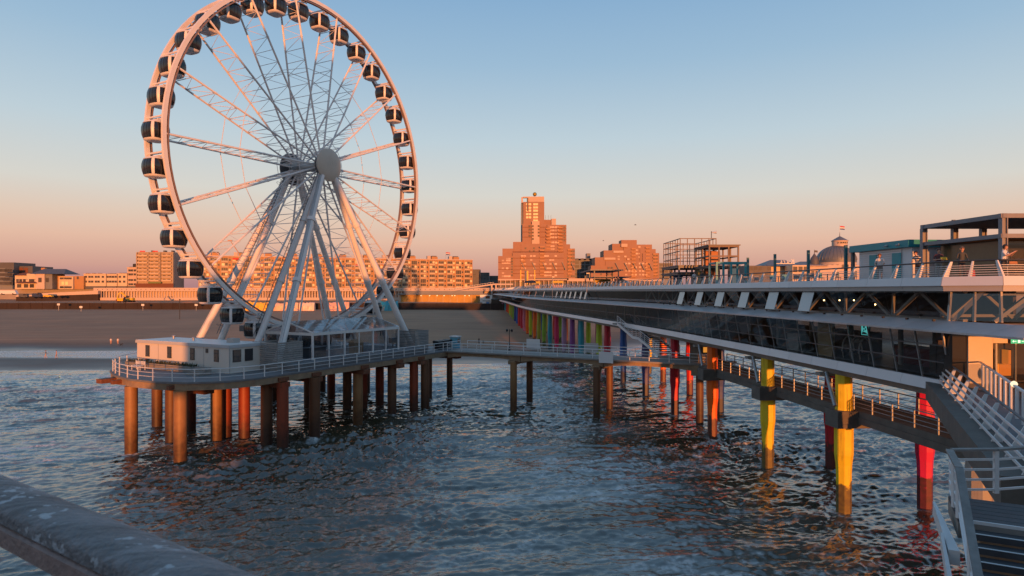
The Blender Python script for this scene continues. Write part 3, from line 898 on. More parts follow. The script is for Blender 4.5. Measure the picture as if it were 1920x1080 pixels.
# ------------------------------------------------------------------ clear walled marquee
mq = empty('marquee', WW(5.25, -1.1, DZ + .67), 'clear walled white framed marquee under the ferris wheel legs', 'marquee', rotz=WROT)
hw_, hl_, ev, rg = 3.6, 7.2, 2.9, 3.95
ys = [-7.2, -2.4, 2.4, 7.2]
for y in ys:
    for s in (-1, 1):
        b = MB(); b.box(s * hw_ - .09, s * hw_ + .09, y - .09, y + .09, 0, ev); lb(b, 'post', M['white'], mq)
    b = MB()
    b.bar((-hw_, y, ev), (0, y, rg), .1, .14); b.bar((hw_, y, ev), (0, y, rg), .1, .14); lb(b, 'rafter', M['white'], mq)
for s in (-1, 1):
    b = MB(); b.box(s * hw_ - .1, s * hw_ + .1, -hl_, hl_, ev - .3, ev + .02); lb(b, 'eave_beam', M['white'], mq)
    for k in range(3):
        b = MB(); y0, y1 = ys[k] + .06, ys[k + 1] - .06
        b.poly([(s * (hw_ + .15), y0, ev + .03), (s * (hw_ + .15), y1, ev + .03), (0, y1, rg + .1), (0, y0, rg + .1)]); lb(b, 'roof_sheet', M['clear'], mq)
    for k in range(6):
        y0 = -hl_ + .12 + k * 2.4; y1 = y0 + 2.15
        b = MB(); b.poly([(s * hw_, y0, .1), (s * hw_, y1, .1), (s * hw_, y1, ev - .32), (s * hw_, y0, ev - .32)]); lb(b, 'wall_sheet', M['clear'], mq)
    b = MB(); b.poly([(-hw_, s * hl_, ev), (hw_, s * hl_, ev), (0, s * hl_, rg)]); b.poly([(-hw_, s * hl_, .05), (hw_, s * hl_, .05), (hw_, s * hl_, ev - .3), (-hw_, s * hl_, ev - .3)])
    lb(b, 'gable_sheet', M['clear'], mq)
    b = MB(); b.box(-hw_ + .1, hw_ - .1, s * hl_ - .06, s * hl_ + .06, ev - .3, ev); lb(b, 'gable_beam', M['white'], mq)
for k in range(1, 6):
    if k % 2:
        b = MB(); b.box(hw_ - .05, hw_ + .05, -hl_ + k * 2.4 - .05, -hl_ + k * 2.4 + .05, 0, ev - .3); lb(b, 'mullion', M['white'], mq)
M['wood'] = mat('plywood', (.34, .20, .10), .6, 0, .2, 2)
for (x, y, w, l, h, mm, nm, lab, cat) in ((.6, -4.6, 1.1, 2.6, 1.0, 'darksteel', 'counter', 'dark serving counter inside the clear marquee', 'counter'),
                                     (2.0, .7, .9, 1.5, 1.25, 'wood', 'ticket_booth', 'small plywood ticket booth inside the clear marquee', 'booth'),
                                     (.2, 4.2, 1.0, 2.4, .9, 'steel', 'barrier', 'grey queue barrier at the far end of the marquee', 'barrier')):
    e = empty(nm, WW(5.45 + x, -.75 + y, DZ + .67), lab, cat, rotz=WROT)
    b = MB()
    if nm == 'barrier':
        for k in range(14): b.tube((-.5, -l / 2 + k * l / 13, .05), (-.5, -l / 2 + k * l / 13, h), .02, n=4)
        b.tube((-.5, -l / 2, h), (-.5, l / 2, h), .03); b.tube((-.5, -l / 2, .1), (-.5, l / 2, .1), .03)
        lb(b, 'bars', M[mm], e)
    else:
        b.box(-w / 2, w / 2, -l / 2, l / 2, .01, h); lb(b, 'body', M[mm], e)
        b = MB(); b.box(-w / 2 - .1, w / 2 + .1, -l / 2 - .1, l / 2 + .1, h + .003, h + .07) if nm == 'counter' else b.hexa([(-w / 2 - .1, -l / 2 - .1, h + .003), (w / 2 + .1, -l / 2 - .1, h + .003), (w / 2 + .1, l / 2 + .1, h + .003), (-w / 2 - .1, l / 2 + .1, h + .003), (-.05, -l / 2, h + .4), (.05, -l / 2, h + .4), (.05, l / 2, h + .4), (-.05, l / 2, h + .4)])
        lb(b, 'top', M[mm], e)
# slatted screens round the two front feet
def screen(m0, m1, t0, t1, z1, label):
    c = WW((m0 + m1) / 2, (t0 + t1) / 2, DZ)
    e = empty('slatted_screen', c, label, 'screen', 'grey slatted screens boxing in the wheel feet', rotz=WROT)
    hm, ht = (m1 - m0) / 2, (t1 - t0) / 2; H = z1 - DZ
    n = 13
    sa = MB(); sa.box(hm - .04, hm, -ht, ht, 0, H / n - .05); sa = sa.data('slat', [M['slat']])
    sb_ = MB(); sb_.box(-hm, hm - .045, -ht, -ht + .04, 0, H / n - .05); sb_ = sb_.data('slat', [M['slat']])
    for k in range(n):
        z = .03 + k * H / n
        for me in (sa, sb_): link('slat', me, e, (0, 0, z), local=True)
        o = link('slat', sa, e, (0, 0, z), local=True, rotz=math.pi); o = link('slat', sb_, e, (0, 0, z), local=True, rotz=math.pi)
    b = MB()
    for x in (-hm + .07, hm - .07):
        for y in (-ht + .07, ht - .07): b.box(x - .03, x + .03, y - .03, y + .03, .0, H)
    lb(b, 'corner_post', M['darksteel'], e)
screen(5.2, 8.8, -13.0, -9.6, 9.85, 'grey slatted timber screen between the cream cabin and the marquee')
screen(5.4, 8.6, 9.9, 12.9, 9.8, 'grey slatted timber screen at the far right end of the wheel deck')
# bins and kiosk where the walkway starts
for k in range(3):
    e = empty('wheelie_bin', WW(9.2 - .1 * k, 14.2 + k * 1.3, DZ), 'black wheelie bin by the railing, %s' % ('nearest the slatted screen', 'between two other black bins', 'nearest the blue kiosk')[k], 'bin', 'black bins on the wheel deck', rotz=WROT)
    b = MB(); b.hexa([(-.4, -.4, .08), (.4, -.4, .08), (.4, .4, .08), (-.4, .4, .08), (-.5, -.5, 1.15), (.5, -.5, 1.15), (.5, .5, 1.15), (-.5, .5, 1.15)]); lb(b, 'body', M['rubber'], e)
    b = MB(); b.hexa([(-.53, -.53, 1.16), (.53, -.53, 1.16), (.53, .53, 1.16), (-.53, .53, 1.16), (-.45, -.45, 1.28), (.5, -.5, 1.22), (.5, .5, 1.22), (-.45, .45, 1.28)]); lb(b, 'lid', M['rubber'], e)
    b = MB()
    for s in (-.35, .35): b.tube((-.42, s, .1), (-.5, s, .1), .1, n=8)
    lb(b, 'wheel', M['rubber'], e)
e = empty('ticket_kiosk', WW(9.6, 17.9, DZ), 'small pale blue ticket kiosk at the corner where the walkway begins', 'kiosk', rotz=WROT)
b = MB(); b.box(-.55, .55, -.5, .5, .0, 1.55); lb(b, 'body', mat('pale_blue_paint', (.12, .38, .50), .5), e)
b = MB(); b.box(-.65, .65, -.6, .6, 1.553, 1.68); lb(b, 'roof', M['white'], e)
b = MB(); b.box(.555, .58, -.32, .32, .75, 1.35); lb(b, 'window', M['winglass'], e)

# grey boarding stairs between the cabin and the marquee
bs = empty('boarding_stairs', WW(.6, -9.6, DZ), 'grey metal boarding stairs under the wheel between the cabin and the marquee', 'stairs', rotz=WROT)
for k in range(7):
    b = MB(); b.box(-1.1, 1.1, -1.6 + k * .32, -1.3 + k * .32, .17 * (k + 1) - .05, .17 * (k + 1)); lb(b, 'step', M['steel'], bs)
for s in (-1.15, 1.15):
    b = MB(); b.bar((s, -1.7, .05), (s, .7, 1.2), .06, .25); lb(b, 'stringer', M['steel'], bs)
    b = MB(); b.pipe([(s, -1.7, 1.1), (s, .7, 2.25), (s, 2.2, 2.25)], .03, 5)
    for y, z in ((-1.7, .05), (-.9, .45), (-.1, .83), (.7, 1.2), (2.2, 1.2)): b.tube((s, y, z), (s, y, z + 1.05), .025, n=4)
    b.pipe([(s, -1.7, .6), (s, .7, 1.75), (s, 2.2, 1.75)], .02, 4); lb(b, 'railing', M['steel'], bs)
b = MB(); b.box(-1.2, 1.2, .65, 2.2, 1.12, 1.2); lb(b, 'landing', M['deck'], bs)
for k, (m_, t_, lab) in enumerate(((8.9, -5.5, 'grey queue barrier on the raised deck, nearer the cabin'), (8.9, -2.6, 'grey queue barrier on the raised deck, nearer the right screen'))):
    e = empty('queue_barrier', WW(m_ + .6, t_, DZ + .67), lab, 'barrier', rotz=WROT)
    b = MB(); b.pipe([(0, -1.2, .1), (0, -1.2, 1.05), (0, 1.2, 1.05), (0, 1.2, .1)], .03, 5); b.tube((0, -1.2, .2), (0, 1.2, .2), .02); lb(b, 'frame', M['steel'], e)
    b = MB()
    for q in range(15): b.tube((0, -1.05 + q * .15, .2), (0, -1.05 + q * .15, 1.05), .012, n=4)
    lb(b, 'bars', M['steel'], e)
    for y in (-.9, .9):
        b = MB(); b.box(-.3, .3, y - .03, y + .03, .01, .06); b.box(-.03, .03, y - .03, y + .03, .06, .2); lb(b, 'foot', M['steel'], e)

# ------------------------------------------------------------------ pier: plan of its left edge
EP = np.array([(23.3, 14), (22.3, 33.6), (21.25, 47.7), (18.6, 74.8), (15.5, 101), (6.9, 164.5), (-4.1, 313), (-12.5, 425)])
_sl = np.gradient(EP[:, 0], EP[:, 1])
def edge(Y):
    i = int(np.clip(np.searchsorted(EP[:, 1], Y) - 1, 0, len(EP) - 2))
    x0, y0 = EP[i]; x1, y1 = EP[i + 1]; h = y1 - y0; t = (Y - y0) / h
    return ((2 * t ** 3 - 3 * t ** 2 + 1) * x0 + (t ** 3 - 2 * t ** 2 + t) * h * _sl[i] + (-2 * t ** 3 + 3 * t ** 2) * x1 + (t ** 3 - t ** 2) * h * _sl[i + 1])
def ndir(Y):
    d = (edge(Y + .5) - edge(Y - .5))
    v = V(1, -d, 0); v.normalize()
    return v
def PO(Y, o, z):
    n = ndir(Y); return V(edge(Y), Y, z) + n * o
Y_END = 33.6
def frames(Ys): return [(V(edge(y), y, 0), ndir(y)) for y in Ys]
E0, E1, E2 = V(22.3, 33.6, 0), V(23.8, 31.3, 0), V(44, 31.3, 0)
def mitre(pts):
    out = []
    for i, p in enumerate(pts):
        ds = []
        if i: ds.append((p - pts[i - 1]).normalized())
        if i < len(pts) - 1: ds.append((pts[i + 1] - p).normalized())
        ns = [V(-d.y, d.x, 0) for d in ds]
        n = sum(ns, V(0, 0, 0)).normalized()
        out.append((p, n / max(.3, n.dot(ns[0]))))
    return out
def sweep(b, fr, prof, closed=True, mi=0, caps=True, smooth=False):
    n = len(prof); vs = []
    for p, nn in fr:
        for o, z in prof: vs.append((p.x + nn.x * o, p.y + nn.y * o, z))
    fs = []
    for i in range(len(fr) - 1):
        for k in range(n if closed else n - 1):
            l = (k + 1) % n
            fs.append((i * n + k, i * n + l, (i + 1) * n + l, (i + 1) * n + k))
    b.mesh(vs, fs, mi, smooth)
    if closed and caps:
        b.mesh(vs[:n], [tuple(range(n))], mi); b.mesh(vs[-n:], [tuple(range(n))[::-1]], mi)
NEAR = list(np.arange(Y_END, 76, 2.1))
FAR = list(np.geomspace(NEAR[-1], 418, 34))
ALL = NEAR + FAR[1:]
fr_all = frames(ALL)
upper = mitre([V(edge(y), y, 0) for y in ALL[::-1]] + [E1, E2])
up_near_end = mitre([V(edge(NEAR[1]), NEAR[1], 0), E0, E1, E2])
ZU = 15.75
pier = empty('pier', (22, 60, 0), 'long two storey glazed pier on brightly painted piles running out from the beach', 'pier')
# slabs and decks
b = MB(); sweep(b, fr_all, [(.5, 9.35), (12.6, 9.35), (12.6, 9.75), (.28, 9.75)]); b.build('floor_beam', M['concrete'], pier)
b = MB(); sweep(b, fr_all, [(.3, 9.76), (13, 9.76), (13, 10.3), (.3, 10.3)]); b.build('lower_floor', M['floorin'], pier)
b = MB(); sweep(b, upper, [(.55, 13.05), (13, 13.05), (13, 13.4), (.55, 13.4)]); b.build('upper_floor', M['interior'], pier)
b = MB(); sweep(b, upper, [(.3, 15.05), (13, 15.05), (13, 15.58), (.3, 15.58)]); b.build('roof_deck', M['deck'], pier)
# fascias, in panels as far as the joints can be seen
def panels(name, m, prof, frs, gap=.02):
    for f0, f1 in zip(frs, frs[1:]):
        d = (f1[0] - f0[0]).normalized() * gap / 2
        b = MB(); sweep(b, [(f0[0] + d, f0[1]), (f1[0] - d, f1[1])], prof); b.build(name, m, pier)
lowY = list(np.arange(Y_END, 78, 3.15))
low_far = list(np.geomspace(lowY[-1], 418, 14))
PF_low = [(-.05, 9.78), (.02, 9.78), (.25, 10.22), (.3, 10.34), (.12, 10.34)]
panels('fascia_panel', M['cladding'], PF_low, frames(lowY)); panels('fascia_panel', M['cladding'], PF_low, frames(low_far))
topY = lowY[::-1]
ft = mitre([V(edge(y), y, 0) for y in topY] + [E1, E2])
PF_top = [(0, 15.28), (.14, 15.28), (.26, ZU), (.10, ZU)]
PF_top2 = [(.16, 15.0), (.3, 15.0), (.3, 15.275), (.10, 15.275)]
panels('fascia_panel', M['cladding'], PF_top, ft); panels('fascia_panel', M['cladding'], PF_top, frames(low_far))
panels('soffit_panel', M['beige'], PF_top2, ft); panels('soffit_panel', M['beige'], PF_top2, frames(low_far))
# awning
awY = [27.4, 29.5, 31.6] + NEAR
PF_aw = [(-1.0, 12.92), (-1.0, 13.02), (.5, 13.46), (.5, 13.36)]
panels('awning_panel', M['awning'], PF_aw, frames(awY)); panels('awning_panel', M['awning'], PF_aw, frames([NEAR[-1]] + FAR[1:]))
A1 = PO(27.4, -1.0, 0)
b = MB(); a = PO(27.4, -1.0, 13.02); c = PO(27.4, .5, 13.46)
b.hexa([a - V(0, 0, .1), V(40, a.y - 3.2, 12.92), V(40, c.y - 2, 13.36), c - V(0, 0, .1), a, V(40, a.y - 3.2, 13.02), V(40, c.y - 2, 13.46), c])
b.build('awning_panel', M['awning'], pier)
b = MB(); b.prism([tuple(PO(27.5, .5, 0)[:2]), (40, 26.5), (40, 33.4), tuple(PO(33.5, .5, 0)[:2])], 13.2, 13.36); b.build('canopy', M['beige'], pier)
bm_ = MB(); bm_.box(-.07, .07, -.05, .05, 0, .10); bme = bm_.data('bracket', [M['black']])
for y in np.arange(34.5, 80, 2.1):
    link('awning_bracket', bme, pier, PO(y, .28, 13.40))
# glazing
gY = list(np.arange(Y_END, 74, 2.1))
zl = [10.34, 11.25, 12.15, 13.02]
def ol(z): return .48 - (z - 10.34) / 2.68 * .5
for y0, y1 in zip(gY, gY[1:]):
    for z0, z1 in zip(zl, zl[1:]):
        b = MB(); b.poly([PO(y0 + .04, ol(z0), z0 + .03), PO(y1 - .04, ol(z0), z0 + .03), PO(y1 - .04, ol(z1), z1 - .03), PO(y0 + .04, ol(z1), z1 - .03)])
        b.build('pane', M['glass'], pier)
b = MB(); sweep(b, frames([gY[-1]] + FAR), [(ol(10.34), 10.34), (ol(13.02), 13.02)], False); b.build('far_glazing', M['glass'], pier, kind='stuff')
for y in gY:
    b = MB(); b.bar(PO(y, ol(10.34) + .06, 10.34), PO(y, ol(13.02) + .06, 13.02), .07, .12); b.build('mullion', M['steel'], pier)
for z in zl[1:3]:
    b = MB(); sweep(b, frames(gY), [(ol(z) - .02, z - .03), (ol(z) + .06, z - .03), (ol(z) + .06, z + .03), (ol(z) - .02, z + .03)]); b.build('transom', M['darksteel'], pier)
b = MB()
for y in np.arange(76, 260, 4.0): b.bar(PO(y, ol(10.34) + .06, 10.34), PO(y, ol(13.02) + .06, 13.02), .09, .12)
sweep(b, frames(FAR), [(.2, 11.6), (.34, 11.6), (.34, 11.68), (.2, 11.68)])
b.build('far_mullions', M['darksteel'], pier, kind='stuff')
def ou(z): return .72 - (z - 13.46) / 1.55 * .36
uY = list(np.arange(Y_END, 76, 2.55))
openY = [36.15 + 10.2, 53.99, 59.1, 64.2, 66.7, 71.8]
for i, (y0, y1) in enumerate(zip(uY, uY[1:])):
    op = any(abs((y0 + y1) / 2 - q) < 1.27 for q in (46.5, 53.5, 58.6, 63.5, 67.3, 72))
    b = MB()
    w0 = y0 + .04; w1 = y1 - .04
    if op: w1 = y0 + 1.6
    b.poly([PO(w0, ou(13.5) - (.75 if op else 0), 13.56 if op else 13.5), PO(w1, ou(13.5) - (.75 if op else 0), 13.56 if op else 13.5), PO(w1, ou(15.0), 15.0), PO(w0, ou(15.0), 15.0)])
    if op:
        b.poly([PO(w0, ou(13.5) - .70, 13.56), PO(w1, ou(13.5) - .70, 13.56), PO(w1, ou(15.0) + .03, 14.98), PO(w0, ou(15.0) + .03, 14.98)])
    b.build('vent_window' if op else 'pane', M['sky_sheen'] if op and 'sky_sheen' in M else (M.setdefault('sky_sheen', mat('sky_sheen_pane', (.36, .40, .44), .12, 0, .05, .5, spec=.9)) if op else M['glass']), pier)  # open panes: the sky's pale reflection is put into their colour
b = MB(); sweep(b, frames([uY[-1]] + FAR[1:]), [(ou(13.48), 13.48), (ou(15), 15)], False); b.build('far_glazing', M['glass'], pier, kind='stuff')
b = MB()
for y in (117.5, 121, 125.5, 129.5, 133.5, 137.5, 142.5, 158, 171, 184, 200, 222, 240):
    b.poly([PO(y, 0, 13.56), PO(y + 1.1, 0, 13.56), PO(y + 1.1, ou(15), 15.0), PO(y, ou(15), 15.0)])
b.build('far_vent_windows', M['sky_sheen'], pier, kind='stuff')
fu = mitre([V(edge(Y_END + .1), Y_END + .1, 0), E0 + V(0, -.01, 0), E1, E2])
for (f0, f1, n) in ((fu[1], fu[2], 2), (fu[2], fu[3], 8)):
    for k in range(n):
        a, c = f0[0].lerp(f1[0], k / n), f0[0].lerp(f1[0], (k + 1) / n)
        na, nc_ = f0[1].lerp(f1[1], k / n), f0[1].lerp(f1[1], (k + 1) / n)
        b = MB(); b.poly([a + na * .38 + V(0, 0, 13.5), c + nc_ * .38 + V(0, 0, 13.5), c + nc_ * .6 + V(0, 0, 15), a + na * .6 + V(0, 0, 15)])
        b.build('pane', M['glass'], pier)
        b = MB(); b.bar(a + na * .5 + V(0, 0, 13.46), a + na * .66 + V(0, 0, 15.0), .1, .14); b.build('mullion', M['beige'], pier)
# pale V braces behind the upper panes
for y in np.arange(34.6, 84, 4.9):
    t = PO(y + 2.4, 1.35, 15.0)
    for q in (y, y + 4.6):
        b = MB(); b.bar(PO(q, 1.3, 13.45), t, .16, .16); b.build('brace', M['column'], pier)
    b = MB(); b.bar(PO(y + 4.75, 1.35, 13.45), PO(y + 4.75, 1.4, 15.0), .14, .14); b.build('upright', M['column'], pier)
for a, c in (((24.3, 32.6), (26.3, 32.5)), ((28.3, 32.5), (26.35, 32.5)), ((23.2, 34.0), (24.0, 32.9)), ((28.6, 32.5), (30.6, 32.5)), ((32.6, 32.5), (30.65, 32.5))):
    b = MB(); b.bar((a[0], a[1], 13.45), (c[0], c[1], 15.0), .18, .18); b.build('brace', M['column'], pier)
for a, c in (((24.6, 36.4, 13.45), (26.4, 36.4, 15)), ((28.2, 36.4, 13.45), (26.45, 36.4, 15)), ((28.3, 36.4, 13.45), (30.0, 36.4, 15)), ((31.8, 36.4, 13.45), (30.05, 36.4, 15)), ((24.2, 36.5, 13.62), (33, 36.5, 13.62)), ((25.2, 35.0, 14.85), (33, 35.0, 14.85))):
    b = MB(); b.bar(a, c, .14, .16); b.build('inner_brace', M['column'], pier)
b = MB(); sweep(b, frames(NEAR), [(1.25, 14.9), (1.45, 14.9), (1.45, 15.04), (1.25, 15.04)]); b.build('top_chord', M['column'], pier)
b = MB(); sweep(b, frames(NEAR), [(1.2, 13.42), (1.5, 13.42), (1.5, 13.55), (1.2, 13.55)]); b.build('bottom_chord', M['column'], pier)
# inside
core = MB(); sweep(core, frames(list(np.arange(48, 416, 8))), [(6.4, 10.32), (6.6, 10.32), (6.6, 11.9), (6.4, 11.9)]); core.build('inner_wall', M['interior'], pier)
core = MB(); sweep(core, frames(list(np.arange(60, 416, 8))), [(6.4, 11.91), (6.6, 11.91), (6.6, 13.04), (6.4, 13.04)]); core.build('inner_wall', M['interior'], pier)
b = MB(); sweep(b, frames(list(np.arange(37, 416, 8))), [(7.0, 13.42), (7.2, 13.42), (7.2, 15.04), (7.0, 15.04)]); b.build('inner_wall', M['interior'], pier)
b = MB(); sweep(b, frames(ALL), [(12.7, 10.3), (12.8, 13.02)], False); b.build('back_glazing', M['glass'], pier)
for y in np.arange(36, 120, 5.25):
    b = MB(); p = PO(y, 3.2, 10.3); b.tube(p, p + V(0, 0, 2.74), .16, n=10); b.build('column', M['column'], pier)
# things inside the lower hall
M['tan'] = mat('tan_panel', (.46, .36, .20), .6); M['redin'] = mat('dark_red_panel', (.16, .02, .02), .5)
def inside(name, label, cat, Y, o, w, l, z0, h, m, top=None):
    e = empty(name, PO(Y, o, 10.31), label, cat, rotz=math.atan(-(edge(Y + .5) - edge(Y - .5))))
    b = MB(); b.box(-w / 2, w / 2, -l / 2, l / 2, z0, z0 + h); lb(b, 'body', m, e)
    if top:
        b = MB(); b.box(-w / 2 - .06, w / 2 + .06, -l / 2 - .06, l / 2 + .06, z0 + h + .003, z0 + h + .06); lb(b, 'top', top, e)
    return e
inside('partition', 'tall tan partition standing behind the lower windows of the pier', 'partition', 47.0, 1.6, .2, 1.9, 0, 2.5, M['tan'])
inside('counter', 'dark red bar counter inside the lower hall of the pier', 'counter', 40.2, 4.2, .8, 5.2, 0, 1.1, M['redin'], M['darksteel'])
inside('display_cabinet', 'pale glass fronted cabinet inside the lower hall left of the tan partition', 'cabinet', 51.5, 1.8, .6, 1.7, 0, 1.3, mat('pale_blue_case', (.32, .38, .40), .3), M['steel'])
inside('shop_shelf', 'dark shelf unit near the entrance end of the lower hall', 'shelf', 36.3, 2.2, .5, 1.5, 0, 1.6, M['interior'], M['steel'])
for k in range(3):
    y = 43.6 + k * .95
    e = empty('arched_chair', PO(y, 2.3, 10.31), 'pale arched back chair inside the lower hall, %s of the three' % ('nearest the entrance', 'middle one', 'nearest the tan partition')[k], 'chair', 'arched chairs in the lower hall')
    b = MB(); b.pipe([(.42 * math.cos(a), -.05, .45 + 1.05 * math.sin(a)) for a in np.linspace(0, math.pi, 12)], .05, 6); lb(b, 'back_arch', M['white'], e)
    b = MB(); b.lathe((0, .2, .40), [(.32, 0), (.36, .06), (.3, .1)], 12); lb(b, 'seat', M['darksteel'], e)
    for s in (-.3, .3):
        b = MB(); b.tube((s, 0, 0), (s, .1, .42), .03); lb(b, 'leg', M['white'], e)
M['screen'] = emit('teal_screen', (.10, .55, .55), .85)
e = empty('light_box', PO(41.4, .95, 12.15), 'lit teal poster box hanging behind the lower windows of the pier', 'light box', rotz=math.atan(-(edge(42) - edge(41))))
b = MB(); b.box(-.04, .04, -.42, .42, 0, .85); lb(b, 'frame', M['darksteel'], e)
b = MB(); b.box(-.055, -.042, -.38, .38, .04, .81); lb(b, 'lit_face', M['screen'], e)
b = MB()
for k, (y, z, s) in enumerate(((.1, .55, .10), (-.05, .42, .08), (.12, .34, .07))):
    b.lathe((0, 0, 0), [(.001, 0), (.001, .001)], 3)
    b.mesh([(-.058, y + s * math.cos(a), z + s * .8 * math.sin(a)) for a in np.linspace(0, 6.1, 9)], [tuple(range(9))])
b.poly([(-.058, -.34, .08), (-.058, .34, .08), (-.058, .25, .26), (-.058, -.1, .20)])
lb(b, 'picture', M['teal'], e)
M['bulb'] = emit('warm_bulb', (1, .62, .25), 9)
for k, (x, y, Y) in enumerate(((1545, 563, 46.5), (1574, 563, 44.8), (1601, 563, 43.4), (1606, 564, 43.0), (1641, 571, 40.8), (1750, 571, 36))):
    p = at(x, y, Y + 1.8)
    e = empty('pendant_lamp', p, 'small lit bulb behind the upper pier windows, %s of the row from the left' % ORD[k], 'lamp', 'lit bulbs in the upper pier gallery')
    b = MB(); b.lathe((0, 0, -.05), [(.01, 0), (.05, .03), (.05, .07), (.02, .1)], 8); lb(b, 'bulb', M['bulb'], e)
    b = MB(); b.tube((0, 0, .06), (0, 0, 15.04 - p.z), .01, n=3); lb(b, 'cord', M['black'], e)
# end of the lower storey and the entrance
ent = empty('entrance_lobby', (27, 33.4, 10.3), 'pale entrance lobby with glass doors below the pier awning', 'entrance')
b = MB(); b.box(22.55, 23.28, 33.1, 33.75, 10.3, 13.05); b.build('side_wall', mat('dark_glass_wall', (.03, .028, .027), .15), ent)
M['lobby'] = mat('lobby_wall', (.58, .52, .47), .55, 0, .05)
b = MB(); b.box(23.3, 24.55, 33.0, 33.3, 10.3, 13.0); b.build('wall', M['lobby'], ent)
b = MB(); b.box(24.56, 38, 33.0, 33.3, 12.35, 13.0); b.build('wall', M['lobby'], ent)
b = MB(); b.box(24.0, 40, 36.6, 36.9, 10.3, 13.0); b.build('back_wall', M['interior'], ent)
b = MB(); b.poly([(24.7, 32.8, 10.35), (30, 32.8, 10.35), (30, 32.8, 12.3), (24.7, 32.8, 12.3)]); b.build('glass_screen', M['glass'], ent)
for x in (24.62, 25.6, 28.4):
    b = MB(); b.box(x - .04, x + .04, 32.84, 32.92, 10.3, 12.34); b.build('door_frame', M['steel'], ent)
b = MB(); b.box(22.4, 40, 26.0, 33.3, 9.9, 10.29); b.build('floor', M['floorin'], ent)
sg = empty('exit_sign', (25.75, 32.88, 12.32), 'small lit green exit sign over the entrance lobby doors', 'sign')
b = MB(); b.box(-.42, .42, -.03, .03, 0, .26); b.build('x', M['black']) if False else lb(b, 'case', M['black'], sg)
b = MB(); b.box(-.40, .40, -.045, -.032, .02, .24); lb(b, 'lit_face', emit('exit_green', (.02, .42, .2), .9), sg)
b = MB()
for x0, x1, z0, z1 in ((-.05, .07, .06, .21), (-.28, -.13, .12, .15), (.14, .30, .12, .15)): b.box(x0, x1, -.05, -.046, z0, z1)
b.poly([(-.34, -.05, .135), (-.26, -.05, .07), (-.26, -.05, .20)]); b.poly([(.36, -.05, .135), (.28, -.05, .07), (.28, -.05, .20)])
lb(b, 'pictogram', emit('exit_white', (.6, .9, .75), .9), sg)
e = empty('vending_unit', (26.6, 35.2, 10.31), 'glowing orange unit standing in the dark entrance doorway', 'vending unit')
M['orangeglow'] = emit('orange_glow', (1, .26, .02), .55)
b = MB(); b.box(-.45, .45, -.3, .3, .0, .12); b.box(-.45, .45, .22, .3, .12, 1.55); b.box(-.45, -.39, -.3, .2, .12, 1.55); b.box(.39, .45, -.3, .2, .12, 1.55); lb(b, 'case', M['darksteel'], e)
b = MB(); b.box(-.36, .36, -.28, .2, .13, .72); lb(b, 'lit_panel', M['orangeglow'], e)
b = MB(); b.box(.22, .36, -.28, .2, .74, 1.5); lb(b, 'lit_panel', M['orangeglow'], e)
e = empty('yellow_disc', (25.0, 27.2, 10.3), 'round yellow disc sign standing on the gangway behind the glass balustrade', 'sign')
b = MB(); b.lathe((0, 0, .02), [(.25, 0), (.25, .05)], 12); b.tube((0, 0, .05), (0, 0, .5), .03); lb(b, 'stand', M['steel'], e)
b = MB()
vs = [(.42 * math.cos(a), y, .72 + .42 * math.sin(a)) for y in (-.02, .02) for a in np.linspace(0, 2 * math.pi, 21)[:-1]]
b.mesh(vs, [tuple(range(20)), tuple(range(20, 40))[::-1]] + [(i, 20 + i, 20 + (i + 1) % 20, (i + 1) % 20) for i in range(20)]); lb(b, 'disc', mat('yellow_paint', (.65, .36, .03), .5), e)

# piles of the pier, octagonal and painted
PC = dict(yellow=(.72, .52, .01), orange=(.78, .13, .004), crimson=(.50, .01, .035), indigo=(.055, .06, .20), blue=(.015, .10, .38), lime=(.38, .50, .02), red=(.62, .02, .015),
          magenta=(.55, .015, .10), mauve=(.36, .20, .33), purple=(.20, .05, .22), teal=(.015, .26, .34), green=(.20, .36, .03), olive=(.34, .33, .03), pink=(.55, .14, .22), white=(.55, .55, .56), navy=(.02, .04, .20), grey=(.28, .27, .25))
PMAT = {}
def painted_pile(Y, o, col, r=.62, wide=False, lean=0):
    if col not in PMAT:
        mm = pilemat(col + '_pile_paint', PC[col], (.035, .02, .018), tuple(.25 * c + .02 for c in PC[col]), 1.9, .35, .5)
        b = MB()
        prof = [(.48, -3), (.48, 2.6), (.51, 3.3), (.60, 4.0), (.60, 6.3), (.53, 7.2), (.52, 9.36)]
        vs = []; n = 8
        for q, z in prof:
            for k in range(n):
                a = (k + .5) * math.pi / 4; vs.append((q * math.cos(a), q * math.sin(a), z))
        fs = [(i * n + k, i * n + (k + 1) % n, (i + 1) * n + (k + 1) % n, (i + 1) * n + k) for i in range(len(prof) - 1) for k in range(n)]
        b.mesh(vs, fs)
        PMAT[col] = b.data('pile', [mm])
    p = PO(Y, o, 0)
    o_ = link('pile', PMAT[col], pier, p, rotz=ndir(Y).xy.angle_signed(Vector((1, 0))) if False else 0.0)
    o_['label'] = col + ' painted pile'
    return o_
row1 = [(31.8, .6, 'grey'), (43.7, .9, 'yellow'), (54.8, 1.1, 'yellow'), (66.8, 1.3, 'orange'), (78.4, 1.6, 'crimson'), (92.3, 2.6, 'indigo'), (105.7, 3.4, 'blue'), (111, 2.2, 'crimson'), (119, 3, 'lime')]
for Y, o, c in row1: painted_pile(Y, o, c)
row2 = [(44.1, 7.0, 'magenta'), (54.5, 6.6, 'crimson'), (66.5, 7.0, 'white'), (79, 7.6, 'navy'), (92.8, 9.4, 'red'), (105.7, 10.2, 'orange'), (116, 11.5, 'yellow'), (33, 6.6, 'magenta')]
for Y, o, c in row2: painted_pile(Y, o, c)
seq = ['teal', 'purple', 'mauve', 'magenta', 'teal', 'green', 'olive', 'orange', 'lime', 'orange', 'pink', 'crimson', 'red', 'blue', 'navy', 'green', 'olive', 'lime', 'orange', 'red']
Yp = 127.0
